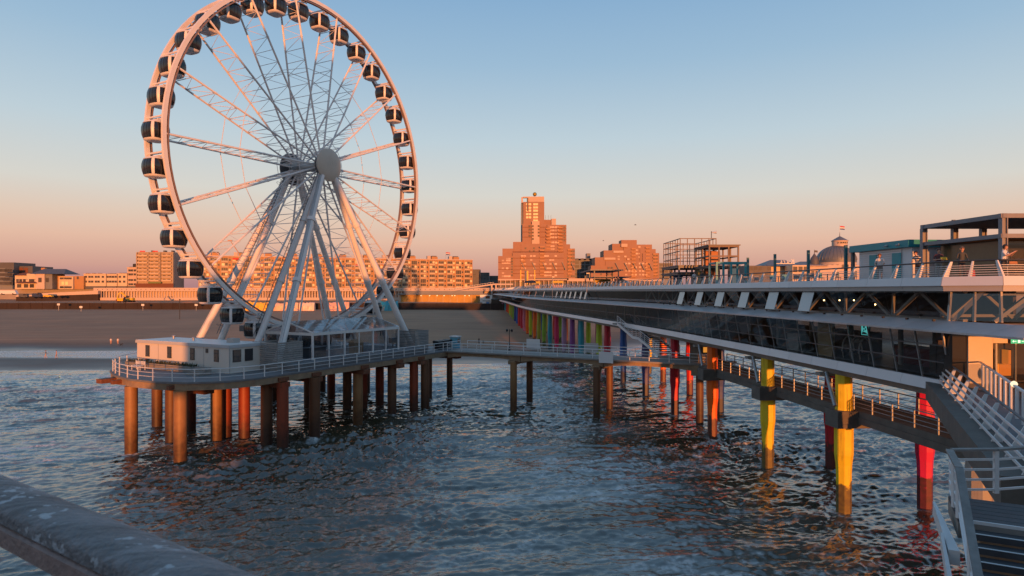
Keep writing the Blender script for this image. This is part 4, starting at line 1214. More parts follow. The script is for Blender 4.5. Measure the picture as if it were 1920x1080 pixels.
for i in range(30):
    painted_pile(Yp, 1.7, seq[i % len(seq)])
    painted_pile(Yp + 3, 8.0, seq[(i * 7 + 3) % len(seq)])
    Yp += 7.5 + i * .25
# steel struts from the pile caps up to the fascia
for Y in (43.7, 54.8, 66.8):
    b = MB(); b.tube(PO(Y - .3, .1, 7.3), PO(Y + 1.2, .35, 9.36), .13, n=8); b.build('strut', M['steel'], pier)
    b = MB(); c0 = PO(Y + 1.4, .8, 0); b.box(c0.x - .9, c0.x + 1.2, c0.y - .35, c0.y + .35, 9.12, 9.345); b.build('strut_head', M['concrete'], pier)
b = MB(); b.tube(at(1815, 843, 31.6), at(1789, 784, 33.4), .14, n=8); b.build('strut', M['steel'], pier)
# railing on the roof deck
rp = [V(edge(y), y, 0) for y in list(np.arange(Y_END, 150, 3))[::-1]] + [E1, E2]
rf = mitre(rp)
def ro_(f, o, z): return f[0] + f[1] * o + V(0, 0, z)
b = MB(); b.pipe([ro_(f, .62, ZU + .80) for f in rf], .045, 6)
rail = b.build('railing', M['black'], pier)
for k in range(5):
    z = ZU + .09 + k * .115
    b = MB(); b.pipe([ro_(f, .085 + .51 * (.09 + k * .115), z) for f in rf], .018, 4); b.build('rail', M['white'], rail)
b = MB()
for s in (-.028, .028):
    pass
b.hexa([(.10, -.05, 0), (.40, -.03, 0), (.40, .03, 0), (.10, .05, 0), (.50, -.03, .78), (.62, -.03, .78), (.62, .03, .78), (.50, .03, .78)])
pmr = b.data('post', [M['white']])
pp = resample([V(edge(y), y, ZU) for y in np.arange(Y_END, 150, 2)], 2.1)
for p in pp:
    n = ndir(p.y); link('post', pmr, rail, p, rotz=math.atan2(n.y, n.x))
nf = E1 - E0; n = V(-nf.y, nf.x, 0).normalized()
for p, n in [(E0.lerp(E1, .45), n)] + [(E1 + V(.1 + 2.1 * k, 0, 0), V(0, 1, 0)) for k in range(8)]:
    link('post', pmr, rail, V(p.x, p.y, ZU), rotz=math.atan2(n.y, n.x))
fp = [V(edge(y), y, ZU) for y in np.arange(150, 418, 6)]
b = MB(); b.pipe([p + V(.6, 0, .8) for p in fp], .06, 4); b.pipe([p + V(.4, 0, .4) for p in fp], .03, 4)
for p in resample(fp, 3.2): b.bar(p + V(.2, 0, 0), p + V(.55, 0, .78), .08, .2)
b.build('far_railing', M['white'], pier, kind='stuff')
for k, y in enumerate((115, 145, 205)):
    e = empty('lamp_pole', PO(y, -.35, 12.95), 'slim grey pole rising past the pier railing, %s of three' % ('nearest the viewer', 'the middle one', 'farthest away')[k], 'pole', 'slim poles along the pier edge')
    b = MB(); b.tube((0, 0, 0), (0, 0, 5.2), .07, .05, 6); lb(b, 'pole', M['steel'], e)
    b = MB(); b.box(-.1, .5, -.08, .08, 5.2, 5.3); lb(b, 'lamp_head', M['steel'], e)

# ------------------------------------------------------------------ walkway from the wheel deck to the pier
wk = empty('walkway', WW(30, 16, 0), 'narrow concrete walkway with white railings linking the wheel deck to the pier', 'walkway')
b = MB()
q = [WW(11.06, 13.4), WW(43, 13.4), WW(47.5, 14.6), WW(47.5, 18.7), WW(11.06, 18.7)]
b.prism([(p.x, p.y) for p in q], 6.83, DZ); b.build('deck', M['concrete'], wk)
for t_ in (13.75, 18.0):
    pts = [WW(11.1, t_), WW(43.5, t_)]
    for k in range(3):
        a, c = WW(11.1 + k * 11.1, t_), WW(22.1 + k * 11.1, t_)
        b = MB(); n_ = 10
        for i in range(n_):       # haunched beams, deeper at the piles
            f0, f1 = i / n_, (i + 1) / n_
            h0, h1 = .42 + .35 * abs(2 * f0 - 1) ** 3, .42 + .35 * abs(2 * f1 - 1) ** 3
            p0, p1 = a.lerp(c, f0), a.lerp(c, f1); w = WU * .35
            b.hexa([(p0.x, p0.y, 6.825 - h0), (p1.x, p1.y, 6.825 - h1), (p1.x + w.x, p1.y + w.y, 6.825 - h1), (p0.x + w.x, p0.y + w.y, 6.825 - h0), (p0.x, p0.y, 6.825), (p1.x, p1.y, 6.825), (p1.x + w.x, p1.y + w.y, 6.825), (p0.x + w.x, p0.y + w.y, 6.825)])
        b.build('beam', M['rustconcrete'], wk)
wp = {k: pile_mesh('pile', .43, 6.0, M[k]) for k in ('pile_rust', 'pile_concrete')}
for x, y, k in ((843, 740, 'pile_rust'), (963, 768, 'pile_concrete'), (993, 755, 'pile_rust'), (1119, 783, 'pile_rust'), (1143, 770, 'pile_rust'), (1312, 795, 'pile_rust')):
    link('pile', wp[k], wk, on(x, y, 0))
for m_ in (21.0, 32.3, 44.0):
    b = MB(); c = WW(m_ - .5, 13.5); b.obox(c, WNV, WU, 1.0, 5.3, 5.7, 6.2); b.build('pile_cap', M['rustconcrete'], wk)
railing(wk, [WW(11.2, 13.55, DZ), WW(45.5, 14.2, DZ)], 1.05, 2.3, 2, local=False)
railing(wk, [WW(11.2, 18.55, DZ), WW(40, 18.55, DZ)], 1.05, 2.3, 2, local=False)
wy = list(np.arange(32.0, 72, 3.0))
b = MB(); sweep(b, frames(wy), [(1.5, 6.6), (4.9, 6.6), (4.9, DZ - .008), (1.5, DZ - .008)]); b.build('deck', M['darkconcrete'], wk)
b = MB(); sweep(b, frames(wy), [(1.45, 6.15), (1.8, 6.15), (1.8, 6.595), (1.45, 6.595)]); b.build('beam', M['darkconcrete'], wk)
b = MB(); sweep(b, frames(wy), [(4.6, 6.15), (4.95, 6.15), (4.95, 6.595), (4.6, 6.595)]); b.build('beam', M['rustconcrete'], wk)
railing(wk, [PO(y, 1.62, DZ - .008) for y in wy], 1.05, 2.0, 3, local=False, m=M['steel'])
railing(wk, [PO(y, 4.78, DZ - .008) for y in wy], 1.05, 2.0, 2, local=False, m=M['steel'])
for Y in (43.7, 54.8, 66.8):
    b = MB(); c = PO(Y, 0, 0); n = ndir(Y); t = V(-n.y, n.x, 0)
    b.obox(c - t * .75 + n * .02, n, t, 4.2, 1.5, 5.85, 6.14); b.obox(c - t * .75 + n * .02, n, t, 1.43, 1.5, 6.15, 6.98); b.build('pile_cap', M['darkconcrete'], wk)
for nm, (x, Y, w, h, lab, mm) in {'notice_board': (2.9, 88.3, 2.0, 1.25, 'blank board on the far railing of the walkway', 'white'), 'notice_board.': (11.0, 75.6, 1.75, 1.3, 'white blank board on the near railing of the walkway over a pile', 'white'), 'n': (10.2, 83.2, 1.9, 1.1, 'grey board on the far walkway railing left of the white near board', 'beige')}.items():
    e = empty('notice_board', (x, Y, DZ + (.15 if Y < 80 else .2) - (.55 if Y < 80 else 0)), lab, 'board', rotz=WROT)
    b = MB(); b.box(-w / 2, w / 2, -.05, .05, 0, h); lb(b, 'panel', M[mm], e)
    b = MB()
    for s in (-.4, .4): b.box(s * w - .03, s * w + .03, .055, .1, -.05, h - .1)
    lb(b, 'bracket', M['steel'], e)
e = empty('street_lamp', WW(18.2, 18.1, DZ), 'black twin lantern lamp post at the back of the walkway', 'lamp', rotz=WROT)
b = MB(); b.tube((0, 0, 0), (0, 0, 2.9), .07, .04, 8); b.lathe((0, 0, 0), [(.16, 0), (.14, .3), (.07, .4)], 8); lb(b, 'post', M['black'], e)
b = MB(); b.pipe([(-.38, 0, 2.5), (-.2, 0, 2.75), (0, 0, 2.55), (.2, 0, 2.75), (.38, 0, 2.5)], .025, 5); lb(b, 'bracket', M['black'], e)
for s in (-.38, .38):
    b = MB(); b.lathe((s, 0, 2.5), [(.05, 0), (.13, .1), (.15, .32), (.05, .42)], 8); lb(b, 'lantern', M['black'], e)
hut = empty('store_hut', PO(73.5, 3.4, DZ - .008), 'dark brown hut with a lit window under the pier floor', 'hut')
b = MB(); c = PO(72.0, 1.9, 0); b.box(c.x, c.x + 2.6, c.y, c.y + 3.4, DZ, 9.34); b.build('wall', mat('brown_boarding', (.10, .075, .055), .8, 0, .2, 2), hut)
b = MB(); b.box(c.x + .5, c.x + 1.7, c.y - .03, c.y - .005, 8.1, 9.0); w_ = b.build('window', M['frame'], hut)
b = MB(); b.box(c.x + .56, c.x + 1.64, c.y - .045, c.y - .032, 8.16, 8.94); b.build('lit_pane', emit('lamp_lit_pane', (.9, .34, .05), .6), w_)
# stairs from the lower hall down to the walkway
sr = empty('staircase', (18.4, 86, DZ), 'white railed open staircase dropping from the pier hall to the walkway', 'staircase')
a0, a1 = V(16.9, 95.6, 10.3), V(19.6, 80.6, DZ)
sd = (a1 - a0); sd.z = 0; sd.normalize(); sp_ = V(-sd.y, sd.x, 0)
def stp(f, w, z): p = a0.lerp(a1, f); return V(p.x, p.y, z) + sp_ * w
zf = lambda f: 10.3 - 3.1 * (min(f, .42) / .42 * .5 if f < .42 else (.5 if f < .55 else .5 + (f - .55) / .45 * .5))
for k in range(19):
    f = k / 18.5
    b = MB(); p = stp(f, -1.3, 0); b.obox(p, sp_, sd, 2.6, .5, zf(f) - .14, zf(f) - .06); b.build('step', M['darksteel'], sr)
for w in (-1.4, 1.4):
    for f0, f1 in ((0, .42), (.42, .55), (.55, 1)):
        b = MB(); b.bar(stp(f0, w, zf(f0) - .1), stp(f1, w, zf(f1) - .1), .12, .36); b.build('stringer', M['white'], sr)
    pts = [stp(f, w, zf(f)) for f in (0, .42, .55, 1)]
    railing(sr, pts, 1.05, 1.5, 3, local=False)
b = MB(); b.prism([(19.6, 74.2), (22.6, 74.6), (21.4, 81.5), (18.2, 80.6)], 6.75, 6.985); b.build('bottom_landing', M['concrete'], sr)
b = MB(); b.obox(stp(0, -1.5, 0) - sd * 1.8, sp_, sd, 3.0, 1.75, 10.0, 10.24); b.build('top_landing', M['concrete'], sr)

# ------------------------------------------------------------------ gangway and landing at the right
gw = empty('gangway', (17, 24.5, 9.4), 'sloping railed concrete gangway from the pier entrance to the landing', 'gangway')
G0, G1 = V(22.6, 34.4, 0), V(13.25, 16.7, 0)
gd = (G1 - G0).normalized(); gp = V(-gd.y, gd.x, 0)     # gp points to the right/far side
GL = (G1 - G0).length
def gpt(s, w, z): p = G0 + gd * s + gp * w; return V(p.x, p.y, z)
b = MB(); b.obox(gpt(0, -.5, 0), gd, gp, GL, 3.5, 9.25, 10.16); b.build('beam', M['darkconcrete'], gw)
b = MB(); b.obox(gpt(0, .45, 0), gd, gp, GL, 2.4, 10.163, 10.22); b.build('deck', M['deck'], gw)
b = MB(); b.pipe([gpt(s, .62, 11.12) for s in (0, GL / 2, GL)], .05, 6); gr = b.build('railing', M['darksteel'], gw)
b = MB(); b.hexa([(.0, -.035, 0), (.30, -.035, 0), (.30, .035, 0), (.0, .035, 0), (.46, -.03, .95), (.58, -.03, .95), (.58, .03, .95), (.46, .03, .95)])
gpm = b.data('post', [M['white']])
ga = math.atan2(gp.y, gp.x)
for k in range(10): link('post', gpm, gr, gpt(.3 + k * 2.15, 0, 10.165), rotz=ga)
for k in range(4):
    w = -.03 + (.14 + k * .2) * .484; z = 10.30 + k * .2
    b = MB(); b.bar(gpt(0, w, z), gpt(GL, w, z), .035, .085); b.build('rail', M['white'], gr)
gb = empty('balustrade', (21, 28.4, 10.22), 'glazed balustrade with white posts and two lit globes beside the gangway', 'balustrade')
B0, B1 = V(24.55, 34.2, 10.22), V(15.2, 17.6, 10.22)
n_ = 15
for k in range(n_ + 1):
    p = B0.lerp(B1, k / n_)
    b = MB(); b.box(p.x - .045, p.x + .045, p.y - .045, p.y + .045, 10.22, 11.36); b.build('post', M['white'], gb)
    if k < n_:
        q_ = B0.lerp(B1, (k + 1) / n_); d = (q_ - p).normalized() * .07
        b = MB(); b.poly([p + d + V(0, 0, .12), q_ - d + V(0, 0, .12), q_ - d + V(0, 0, 1.08), p + d + V(0, 0, 1.08)]); b.build('pane', M['clear'], gb)
b = MB(); b.bar(B0 + V(0, 0, 1.18), B1 + V(0, 0, 1.18), .09, .07); b.build('handrail', M['white'], gb)
M['globe'] = emit('lit_globe', (1, .80, .5), 1.0)
for x, y, lab in ((1835, 687, 'far'), (1901, 725, 'near')):
    f_ = min(((abs(960 + F * (B0.lerp(B1, t).x) / B0.lerp(B1, t).y - x), t) for t in np.linspace(0, 1, 200)))[1]
    p = B0.lerp(B1, f_) + V(0, 0, 1.2)
    b = MB(); b.lathe((0, 0, 0), [(.02, 0), (.09, .04), (.125, .12), (.09, .20), (.02, .24)], 12)
    o = link('globe', b.data('globe', [M['globe']]), gb, p - V(0, 0, .1))
e = empty('notice_board', (16.4, 19.6, 10.22), 'dark board in a white frame standing at the right end of the balustrade', 'sign board')
b = MB(); b.box(-.75, .9, -.03, .03, .42, 1.55); lb(b, 'frame', M['white'], e)
b = MB(); b.box(-.64, .8, -.045, -.033, .52, 1.45); lb(b, 'board', M['black'], e)
for s in (-.6, .7):
    b = MB(); b.box(s - .03, s + .03, .035, .08, 0, 1.3); lb(b, 'leg', M['white'], e)
# landing and steps
ld = empty('landing_stairs', (12.5, 13, 8), 'grey boarded landing with white nosed steps leading down towards the viewer', 'stairs')
LU = V(-.4762, -.8793, 0); LP = V(.8793, -.4762, 0)
S0 = V(10.45, 15.4, 0)
def lp(a, p_, z): q = S0 + LU * a + LP * p_; return V(q.x, q.y, z)
LZ = 10.12
b = MB()
for k in range(12):
    b.obox(lp(.0 + k * .148, -.05, 0), LU, LP, .14, 7, LZ - .06, LZ + (.003 if k % 2 else 0))
lo = b.build('landing_boards', M['darkdeck'], ld)
b = MB(); b.obox(lp(0, -.05, 0), LU, LP, 1.8, 7, LZ - .4, LZ - .062); b.build('landing_slab', M['concrete'], ld)
for k in range(17):
    z = LZ - .17 * (k + 1)
    b = MB(); b.obox(lp(1.79 + k * .33, .02, 0), LU, LP, .345, 6.9, z - .12, z); stp_o = b.build('step', M['darkdeck'], ld)
    b = MB(); b.obox(lp(1.79 + k * .33 - .055, .02, 0), LU, LP, .05, 6.9, z + .11, z + .176); b.build('nosing', M['white'], stp_o)
# left guard of the steps: timber cap, white posts and rails, white side plates
zr = lambda a: LZ if a < 1.75 else LZ - (a - 1.75) * .17 / .33
def cap_bar(b, a, c, w=.15, h=.05):
    b.bar(a, c, w, h)
guard = []
b = MB()
cap_bar(b, lp(-.05, -.02, LZ + 1.08), lp(1.72, -.02, LZ + 1.08)); g_o = b.build('handrail', M['timber'], ld)
b = MB(); cap_bar(b, lp(1.74, -.02, LZ + 1.08), lp(7.2, -.02, zr(7.2) + 1.08)); b.build('handrail', M['timber'], ld)
b = MB(); FR = [V(10.55, 15.5, LZ + 1.08), V(11.62, 15.52, LZ + 1.08), V(15.5, 16.1, LZ + 1.2)]
cap_bar(b, FR[0], FR[1] - V(.01, 0, 0)); b.build('handrail', M['timber'], ld)
b = MB(); cap_bar(b, FR[1] + V(.02, 0, 0), FR[2]); b.build('handrail', M['timber'], ld)
for p in (FR[0], FR[1]) + (lp(.9, -.02, LZ + 1.05), lp(1.7, -.02, LZ + 1.05), lp(3.4, -.02, zr(3.4) + 1.05), lp(5.1, -.02, zr(5.1) + 1.05)):
    b = MB(); b.box(p.x - .05, p.x + .05, p.y - .04, p.y + .04, p.z - 1.05, p.z - .03); b.build('post', M['white'], ld)
for k in range(4):
    h = .12 + k * .24
    b = MB(); b.bar(V(10.55, 15.5, LZ + h), V(11.62, 15.52, LZ + h), .035, .05); b.bar(V(11.62, 15.52, LZ + h), V(15.5, 16.1, LZ + h + .1), .035, .05); b.build('rail', M['white'], ld)
    b = MB(); b.pipe([lp(-.02, -.02, LZ + h), lp(1.75, -.02, LZ + h), lp(7.1, -.02, zr(7.1) + h)], .025, 5); b.build('rail', M['white'], ld)
for a0_, a1_, w0 in ((.75, 2.6, -.42), (2.2, 7.3, -.40)):
    b = MB(); p0, p1 = lp(a0_, w0, 0), lp(a1_, w0 + .12, 0); n = LP * .05
    z0, z1 = zr(a0_) + .02, zr(a1_) + .02
    b.hexa([(p0.x, p0.y, z0 - .3), (p1.x, p1.y, z1 - .3), (p1.x + n.x * 4, p1.y + n.y * 4, z1 - .3), (p0.x + n.x, p0.y + n.y, z0 - .3), (p0.x, p0.y, z0), (p1.x, p1.y, z1), (p1.x + n.x * 4, p1.y + n.y * 4, z1), (p0.x + n.x, p0.y + n.y, z0)])
    b.build('side_plate', M['white'], ld)
b = MB(); b.obox(lp(2.2, 1.0, 0), LP, LU, 1.1, 1.1, -3, 9.5); b.build('support', M['rustconcrete'], ld)
b = MB(); b.obox(V(12.2, 17.2, 0), LP, LU, 1.5, 1.5, -3, 9.24); b.build('support', M['rustconcrete'], ld)

# ------------------------------------------------------------------ railing in front of the viewpoint
fg = empty('lookout_railing', (-1.2, 1.7, 13.35), 'weathered timber handrail spotted with bird droppings over a white rail in the near corner', 'railing')
rd = V(.834, -.552, 0); rn = V(.552, .834, 0)     # rn points away from the camera
def fpz(s, p, dz): q = rd * s + rn * p; return V(q.x, q.y, EYE - dz)
def dropmat():
    m = mat('weathered_handrail', (.215, .20, .20), .62, 0, .4, 7, .5, 90)
    t = m.node_tree; b = t.nodes['Principled BSDF']
    src = b.inputs['Base Color'].links[0].from_socket
    g = t.nodes.new('ShaderNodeNewGeometry')
    mp = t.nodes.new('ShaderNodeMapping'); mp.inputs['Rotation'].default_value = (0, 0, R(33.5)); mp.inputs['Scale'].default_value = (.6, 1.0, 1)
    t.links.new(g.outputs['Position'], mp.inputs[0])
    n1 = t.nodes.new('ShaderNodeTexNoise'); n1.inputs['Scale'].default_value = 52; n1.inputs['Detail'].default_value = 4
    n2 = t.nodes.new('ShaderNodeTexNoise'); n2.inputs['Scale'].default_value = 9
    t.links.new(mp.outputs[0], n1.inputs['Vector']); t.links.new(mp.outputs[0], n2.inputs['Vector'])
    ml = t.nodes.new('ShaderNodeMath'); ml.operation = 'MULTIPLY'
    t.links.new(n1.outputs['Fac'], ml.inputs[0]); t.links.new(n2.outputs['Fac'], ml.inputs[1])
    mr = t.nodes.new('ShaderNodeMapRange'); mr.inputs['From Min'].default_value = .32; mr.inputs['From Max'].default_value = .355
    t.links.new(ml.outputs[0], mr.inputs['Value'])
    wv = t.nodes.new('ShaderNodeTexNoise'); wv.inputs['Scale'].default_value = 60; wv.inputs['Detail'].default_value = 4
    mp2 = t.nodes.new('ShaderNodeMapping'); mp2.inputs['Rotation'].default_value = (0, 0, R(33.5)); mp2.inputs['Scale'].default_value = (.03, 1, 1)
    t.links.new(g.outputs['Position'], mp2.inputs[0]); t.links.new(mp2.outputs[0], wv.inputs['Vector'])
    gm = t.nodes.new('ShaderNodeMix'); gm.data_type = 'RGBA'; gm.blend_type = 'MULTIPLY'; gm.inputs[0].default_value = .7
    r3 = t.nodes.new('ShaderNodeMapRange'); r3.inputs['From Min'].default_value = .3; r3.inputs['From Max'].default_value = .65; r3.inputs['To Min'].default_value = .35; r3.inputs['To Max'].default_value = 1.2
    t.links.new(wv.outputs['Fac'], r3.inputs['Value']); t.links.new(src, gm.inputs[6]); t.links.new(r3.outputs[0], gm.inputs[7])
    mx = t.nodes.new('ShaderNodeMix'); mx.data_type = 'RGBA'
    t.links.new(mr.outputs[0], mx.inputs[0]); t.links.new(gm.outputs[2], mx.inputs[6]); mx.inputs[7].default_value = (.46, .46, .47, 1)
    t.links.new(mx.outputs[2], b.inputs['Base Color'])
    return m
M['fgwood'] = dropmat()
def fsec(name, prof, m, s0=-8, s1=2.2):
    b = MB(); vs = []; n = len(prof)
    for s in (s0, s1):
        for p, dz in prof: vs.append(fpz(s, p, dz))
    b.mesh(vs, [(k, (k + 1) % n, n + (k + 1) % n, n + k) for k in range(n)] + [tuple(range(n))[::-1], tuple(range(n, 2 * n))], 0, True)
    return b.build(name, m, fg)
arc = [(.7175 + .0695 * math.cos(a), .570 - .030 * math.sin(a)) for a in np.linspace(math.pi, 0, 12)]
fsec('handrail', arc + [(.787, .588), (.648, .588)], M['fgwood'])
fsec('lower_board', [(.655, .592), (.642, .598), (.642, .640), (.655, .652), (.745, .655), (.745, .592)], mat('red_brown_board', (.34, .22, .185), .65, 0, .3, 9, .3, 60))
fsec('rail', [(.66 + .028 * math.cos(a), .80 - .028 * math.sin(a)) for a in np.linspace(0, 2 * math.pi, 13)[:-1]], M['white'])
fsec('rail', [(.66 + .028 * math.cos(a), 1.1 - .028 * math.sin(a)) for a in np.linspace(0, 2 * math.pi, 13)[:-1]], M['white'])
for s in (-6.5, -4.6, 2.0):
    b = MB(); p = fpz(s, .69, 0); b.box(p.x - .04, p.x + .04, p.y - .04, p.y + .04, 13.36, EYE - .655); b.build('post', M['white'], fg)

# ------------------------------------------------------------------ structures on the roof deck of the pier
DK = 15.585
ks = empty('kiosk', PO(45.75, 6, DK), 'white boarded kiosk with a teal fascia and teal doors on the pier deck', 'kiosk', rotz=math.atan(.08))
L_ = 6.0
for k in range(15):
    b = MB(); b.box(-1.0, -.94, -L_ / 2 + .95, L_ / 2 - .4 if k < 20 else 0, .01 + k * .155, .155 + k * .155 - .045)
    lb(b, 'board', M['cladding'], ks)
b = MB(); b.box(-.93, 2.2, -L_ / 2 + .0, L_ / 2 - .3, .01, 2.36); lb(b, 'wall', M['cladding'], ks)
b = MB(); b.box(-1.25, 2.4, -L_ / 2 - .1, L_ / 2 + .45, 2.37, 2.86); lb(b, 'fascia', M['teal'], ks)
for y0, y1, z1 in ((-2.05, -1.15, 2.05), (.55, 1.35, 2.05)):
    b = MB(); b.box(-1.04, -1.005, y0, y1, .02, z1); d_ = lb(b, 'door', M['teal'], ks)
    b = MB(); b.box(-1.07, -1.045, y0 + .1, y0 + .16, 1.0, 1.15); lb(b, 'handle', M['black'], d_)
b = MB(); b.box(-1.15, -.95, L_ / 2 + .2, L_ / 2 + .42, 0, 2.37); lb(b, 'corner_post', M['darksteel'], ks)
for y in (-2.2, -1.0):
    b = MB(); b.tube((-1.27, y, 2.6), (-1.5, y, 2.52), .07, n=8); lb(b, 'spot_lamp', M['steel'], ks)
M['pergola'] = mat('grey_steel_paint', (.20, .20, .22), .5, .1, .1)
pg = empty('steel_pergola', (31, 39, DK), 'two tier grey steel pergola with a flat roof at the end of the pier deck', 'pergola')
PX = [26.7, 28.75, 30.6, 36.5]
for x, y in ((26.75, 42.0), (27.2, 35.8), (28.75, 42.0), (30.6, 42.0), (34.6, 35.8), (36.5, 42.0)):
    b = MB(); b.box(x - .16, x + .16, y - .05, y + .05, DK, 19.05); b.box(x - .16, x - .11, y - .15, y - .051, DK, 19.05); b.box(x - .16, x - .11, y + .051, y + .15, DK, 19.05); b.box(x + .11, x + .16, y + .051, y + .15, DK, 19.05); b.box(x + .11, x + .16, y - .15, y - .051, DK, 19.05)
    b.build('post', M['pergola'], pg)
for z0, z1 in ((19.055, 19.3), (17.95, 18.18)):
    for a, c in (((26.75, 42.15), (27.2, 35.65)), ((27.0, 35.8), (38, 35.8)), ((26.6, 42.0), (38, 42.0))):
        b = MB(); b.bar((a[0], a[1], (z0 + z1) / 2), (c[0], c[1], (z0 + z1) / 2 + .002), .24, z1 - z0); b.build('beam', M['pergola'], pg)
b = MB()
b.prism([(26.9, 41.9), (27.35, 35.95), (38, 35.95), (38, 41.9)], 19.2, 19.29); b.build('roof', M['darksteel'], pg)
for k in range(9):
    b = MB(); y = 36.4 + k * .63; b.box(27.5, 38, y, y + .07, 19.06, 19.195); b.build('purlin', M['pergola'], pg)
b = MB(); b.prism([(27.0, 41.8), (27.4, 36.1), (38, 36.1), (38, 41.8)], 18.03, 18.14); b.build('lower_roof', M['darksteel'], pg)
b = MB(); b.prism([(27.6, 41.6), (27.9, 37.0), (28.0, 37.0), (27.7, 41.6)], DK + .01, 17.94); b.build('side_wall', mat('olive_glass', (.10, .105, .07), .15), pg)
b = MB(); b.box(28.2, 37.6, 41.3, 41.4, DK + .01, 17.94); b.build('back_wall', M['interior'], pg)
for k in range(7):
    x = 28.2 + k * 1.3
    b = MB(); b.poly([(x, 37.0, DK + .05), (x + 1.22, 37.0, DK + .05), (x + 1.22, 37.0, 17.9), (x, 37.0, 17.9)]); b.build('pane', M['glass'], pg)
    b = MB(); b.box(x + 1.22, x + 1.3, 36.95, 37.05, DK + .01, 17.94); b.build('mullion', M['pergola'], pg)
# teal posts
M['darkteal'] = mat('dark_teal_paint', (.01, .12, .14), .5)
for k, (Y, h) in enumerate(((50, 3.0), (55.3, 2.95), (61, 2.95), (66.5, 2.9))):
    e = empty('teal_post', PO(Y, 5, DK), 'teal square post on the pier deck, %s from the kiosk' % ORD[k], 'post', 'teal posts along the pier deck')
    b = MB(); b.box(-.10, .10, -.10, .10, .0, h); lb(b, 'post', M['darkteal'], e)
    b = MB(); b.box(-.2, .2, -.2, .2, 0, .05); lb(b, 'base', M['darksteel'], e)
e = empty('flue_pipe', PO(43, 8.2, DK + 2.87), 'thin teal pipe standing on the kiosk roof', 'pipe')
b = MB(); b.tube((0, 0, 0), (0, 0, 1.3), .09, n=8); lb(b, 'pipe', M['teal'], e)
b = MB(); b.lathe((0, 0, 1.3), [(.12, 0), (.12, .06)], 8); lb(b, 'cap', M['darksteel'], e)
# deck furniture by the railing
for k, (Y, o) in enumerate(((47.0, 3.0), (49.5, 3.2), (52.5, 3.0), (57, 3.2), (62, 3.1))):
    e = empty('cafe_table', PO(Y, o, DK), 'dark cafe table behind the pier railing, %s from the pergola' % ORD[k], 'table', 'cafe tables on the pier deck')
    b = MB(); b.lathe((0, 0, .70), [(.42, 0), (.42, .04)], 14); lb(b, 'top', M['darksteel'], e)
    b = MB(); b.tube((0, 0, .03), (0, 0, .70), .04); lb(b, 'stem', M['black'], e)
    b = MB(); b.lathe((0, 0, 0), [(.25, 0), (.22, .03)], 12); lb(b, 'foot', M['black'], e)
    for s in (-1, 1):
        c = empty('cafe_chair', PO(Y + s * .95, o, DK), 'dark cafe chair at the %s table from the pergola, on its %s side' % (ORD[k], 'pergola' if s < 0 else 'shore'), 'chair', 'cafe chairs on the pier deck')
        b = MB(); b.box(-.22, .22, -.22, .22, .43, .47); lb(b, 'seat', M['darksteel'], c)
        b = MB(); b.box(-.22, .22, s * .2 - .02, s * .2 + .02, .5, .85); lb(b, 'backrest', M['teal'] if k % 2 else M['darksteel'], c)
        for a in (-1, 1):
            for d_ in (-1, 1):
                b = MB(); b.tube((a * .19, d_ * .19, 0), (a * .19, d_ * .19, .43 if d_ != s else .85), .02, n=4); lb(b, 'leg', M['black'], c)
# open steel frame being built
def lattice(name, label, cx0, cx1, cy0, cy1, zs, nx, ny, m, th=.1, decks=(), rails=True):
    e = empty(name, ((cx0 + cx1) / 2, (cy0 + cy1) / 2, zs[0]), label, 'steel frame')
    for i in range(nx + 1):
        for j in range(ny + 1):
            if 0 < i < nx and 0 < j < ny: continue
            x = cx0 + (cx1 - cx0) * i / nx; y = cy0 + (cy1 - cy0) * j / ny
            b = MB(); b.box(x - th / 2, x + th / 2, y - th / 2, y + th / 2, zs[0], zs[-1]); b.build('post', m, e)
    for z in zs[1:]:
        for y in (cy0, cy1):
            b = MB(); b.box(cx0 - th / 2, cx1 + th / 2, y - th * .55, y + th * .55, z - th, z + .01); b.build('beam', m, e)
        for x in (cx0, cx1):
            b = MB(); b.box(x - th * .55, x + th * .55, cy0 + th * .6, cy1 - th * .6, z - th, z + .005); b.build('beam', m, e)
    for z, t in decks:
        b = MB(); b.box(cx0 - .2, cx1 + .2, cy0 - .25, cy1 + .25, z, z + t); b.build('floor_plate', M['darksteel'], e)
    return e
M['ruststeel'] = mat('rusty_steel', (.16, .12, .10), .6, .2, .2)
f1 = lattice('scaffold_frame', 'tall open steel frame of thin bars, the taller and farther of the pier deck frames', 21.6, 26.2, 83, 92, [18.4, 19.3, 20.2, 21.0, 21.8], 5, 7, M['ruststeel'], .09)
f2 = lattice('scaffold_frame', 'lower open steel frame with a solid ceiling in front of the taller frame', 23.2, 26.6, 76, 81.5, [DK, 17.9, 19.2, 20.35], 3, 2, M['ruststeel'], .16, [(17.92, .12), (20.36, .12)])
f3 = lattice('scaffold_frame', 'dark two floor steel frame carrying the tall open frame', 21.5, 26.5, 83.2, 92, [DK, 17.3, 18.2], 3, 2, M['darksteel'], .2, [(17.32, .15), (18.22, .15)])
f4 = lattice('scaffold_frame', 'teal painted steel portal at the near end of the steel frames', 22.0, 25.1, 69.5, 72, [DK, 18.15], 2, 1, M['teal'], .2)
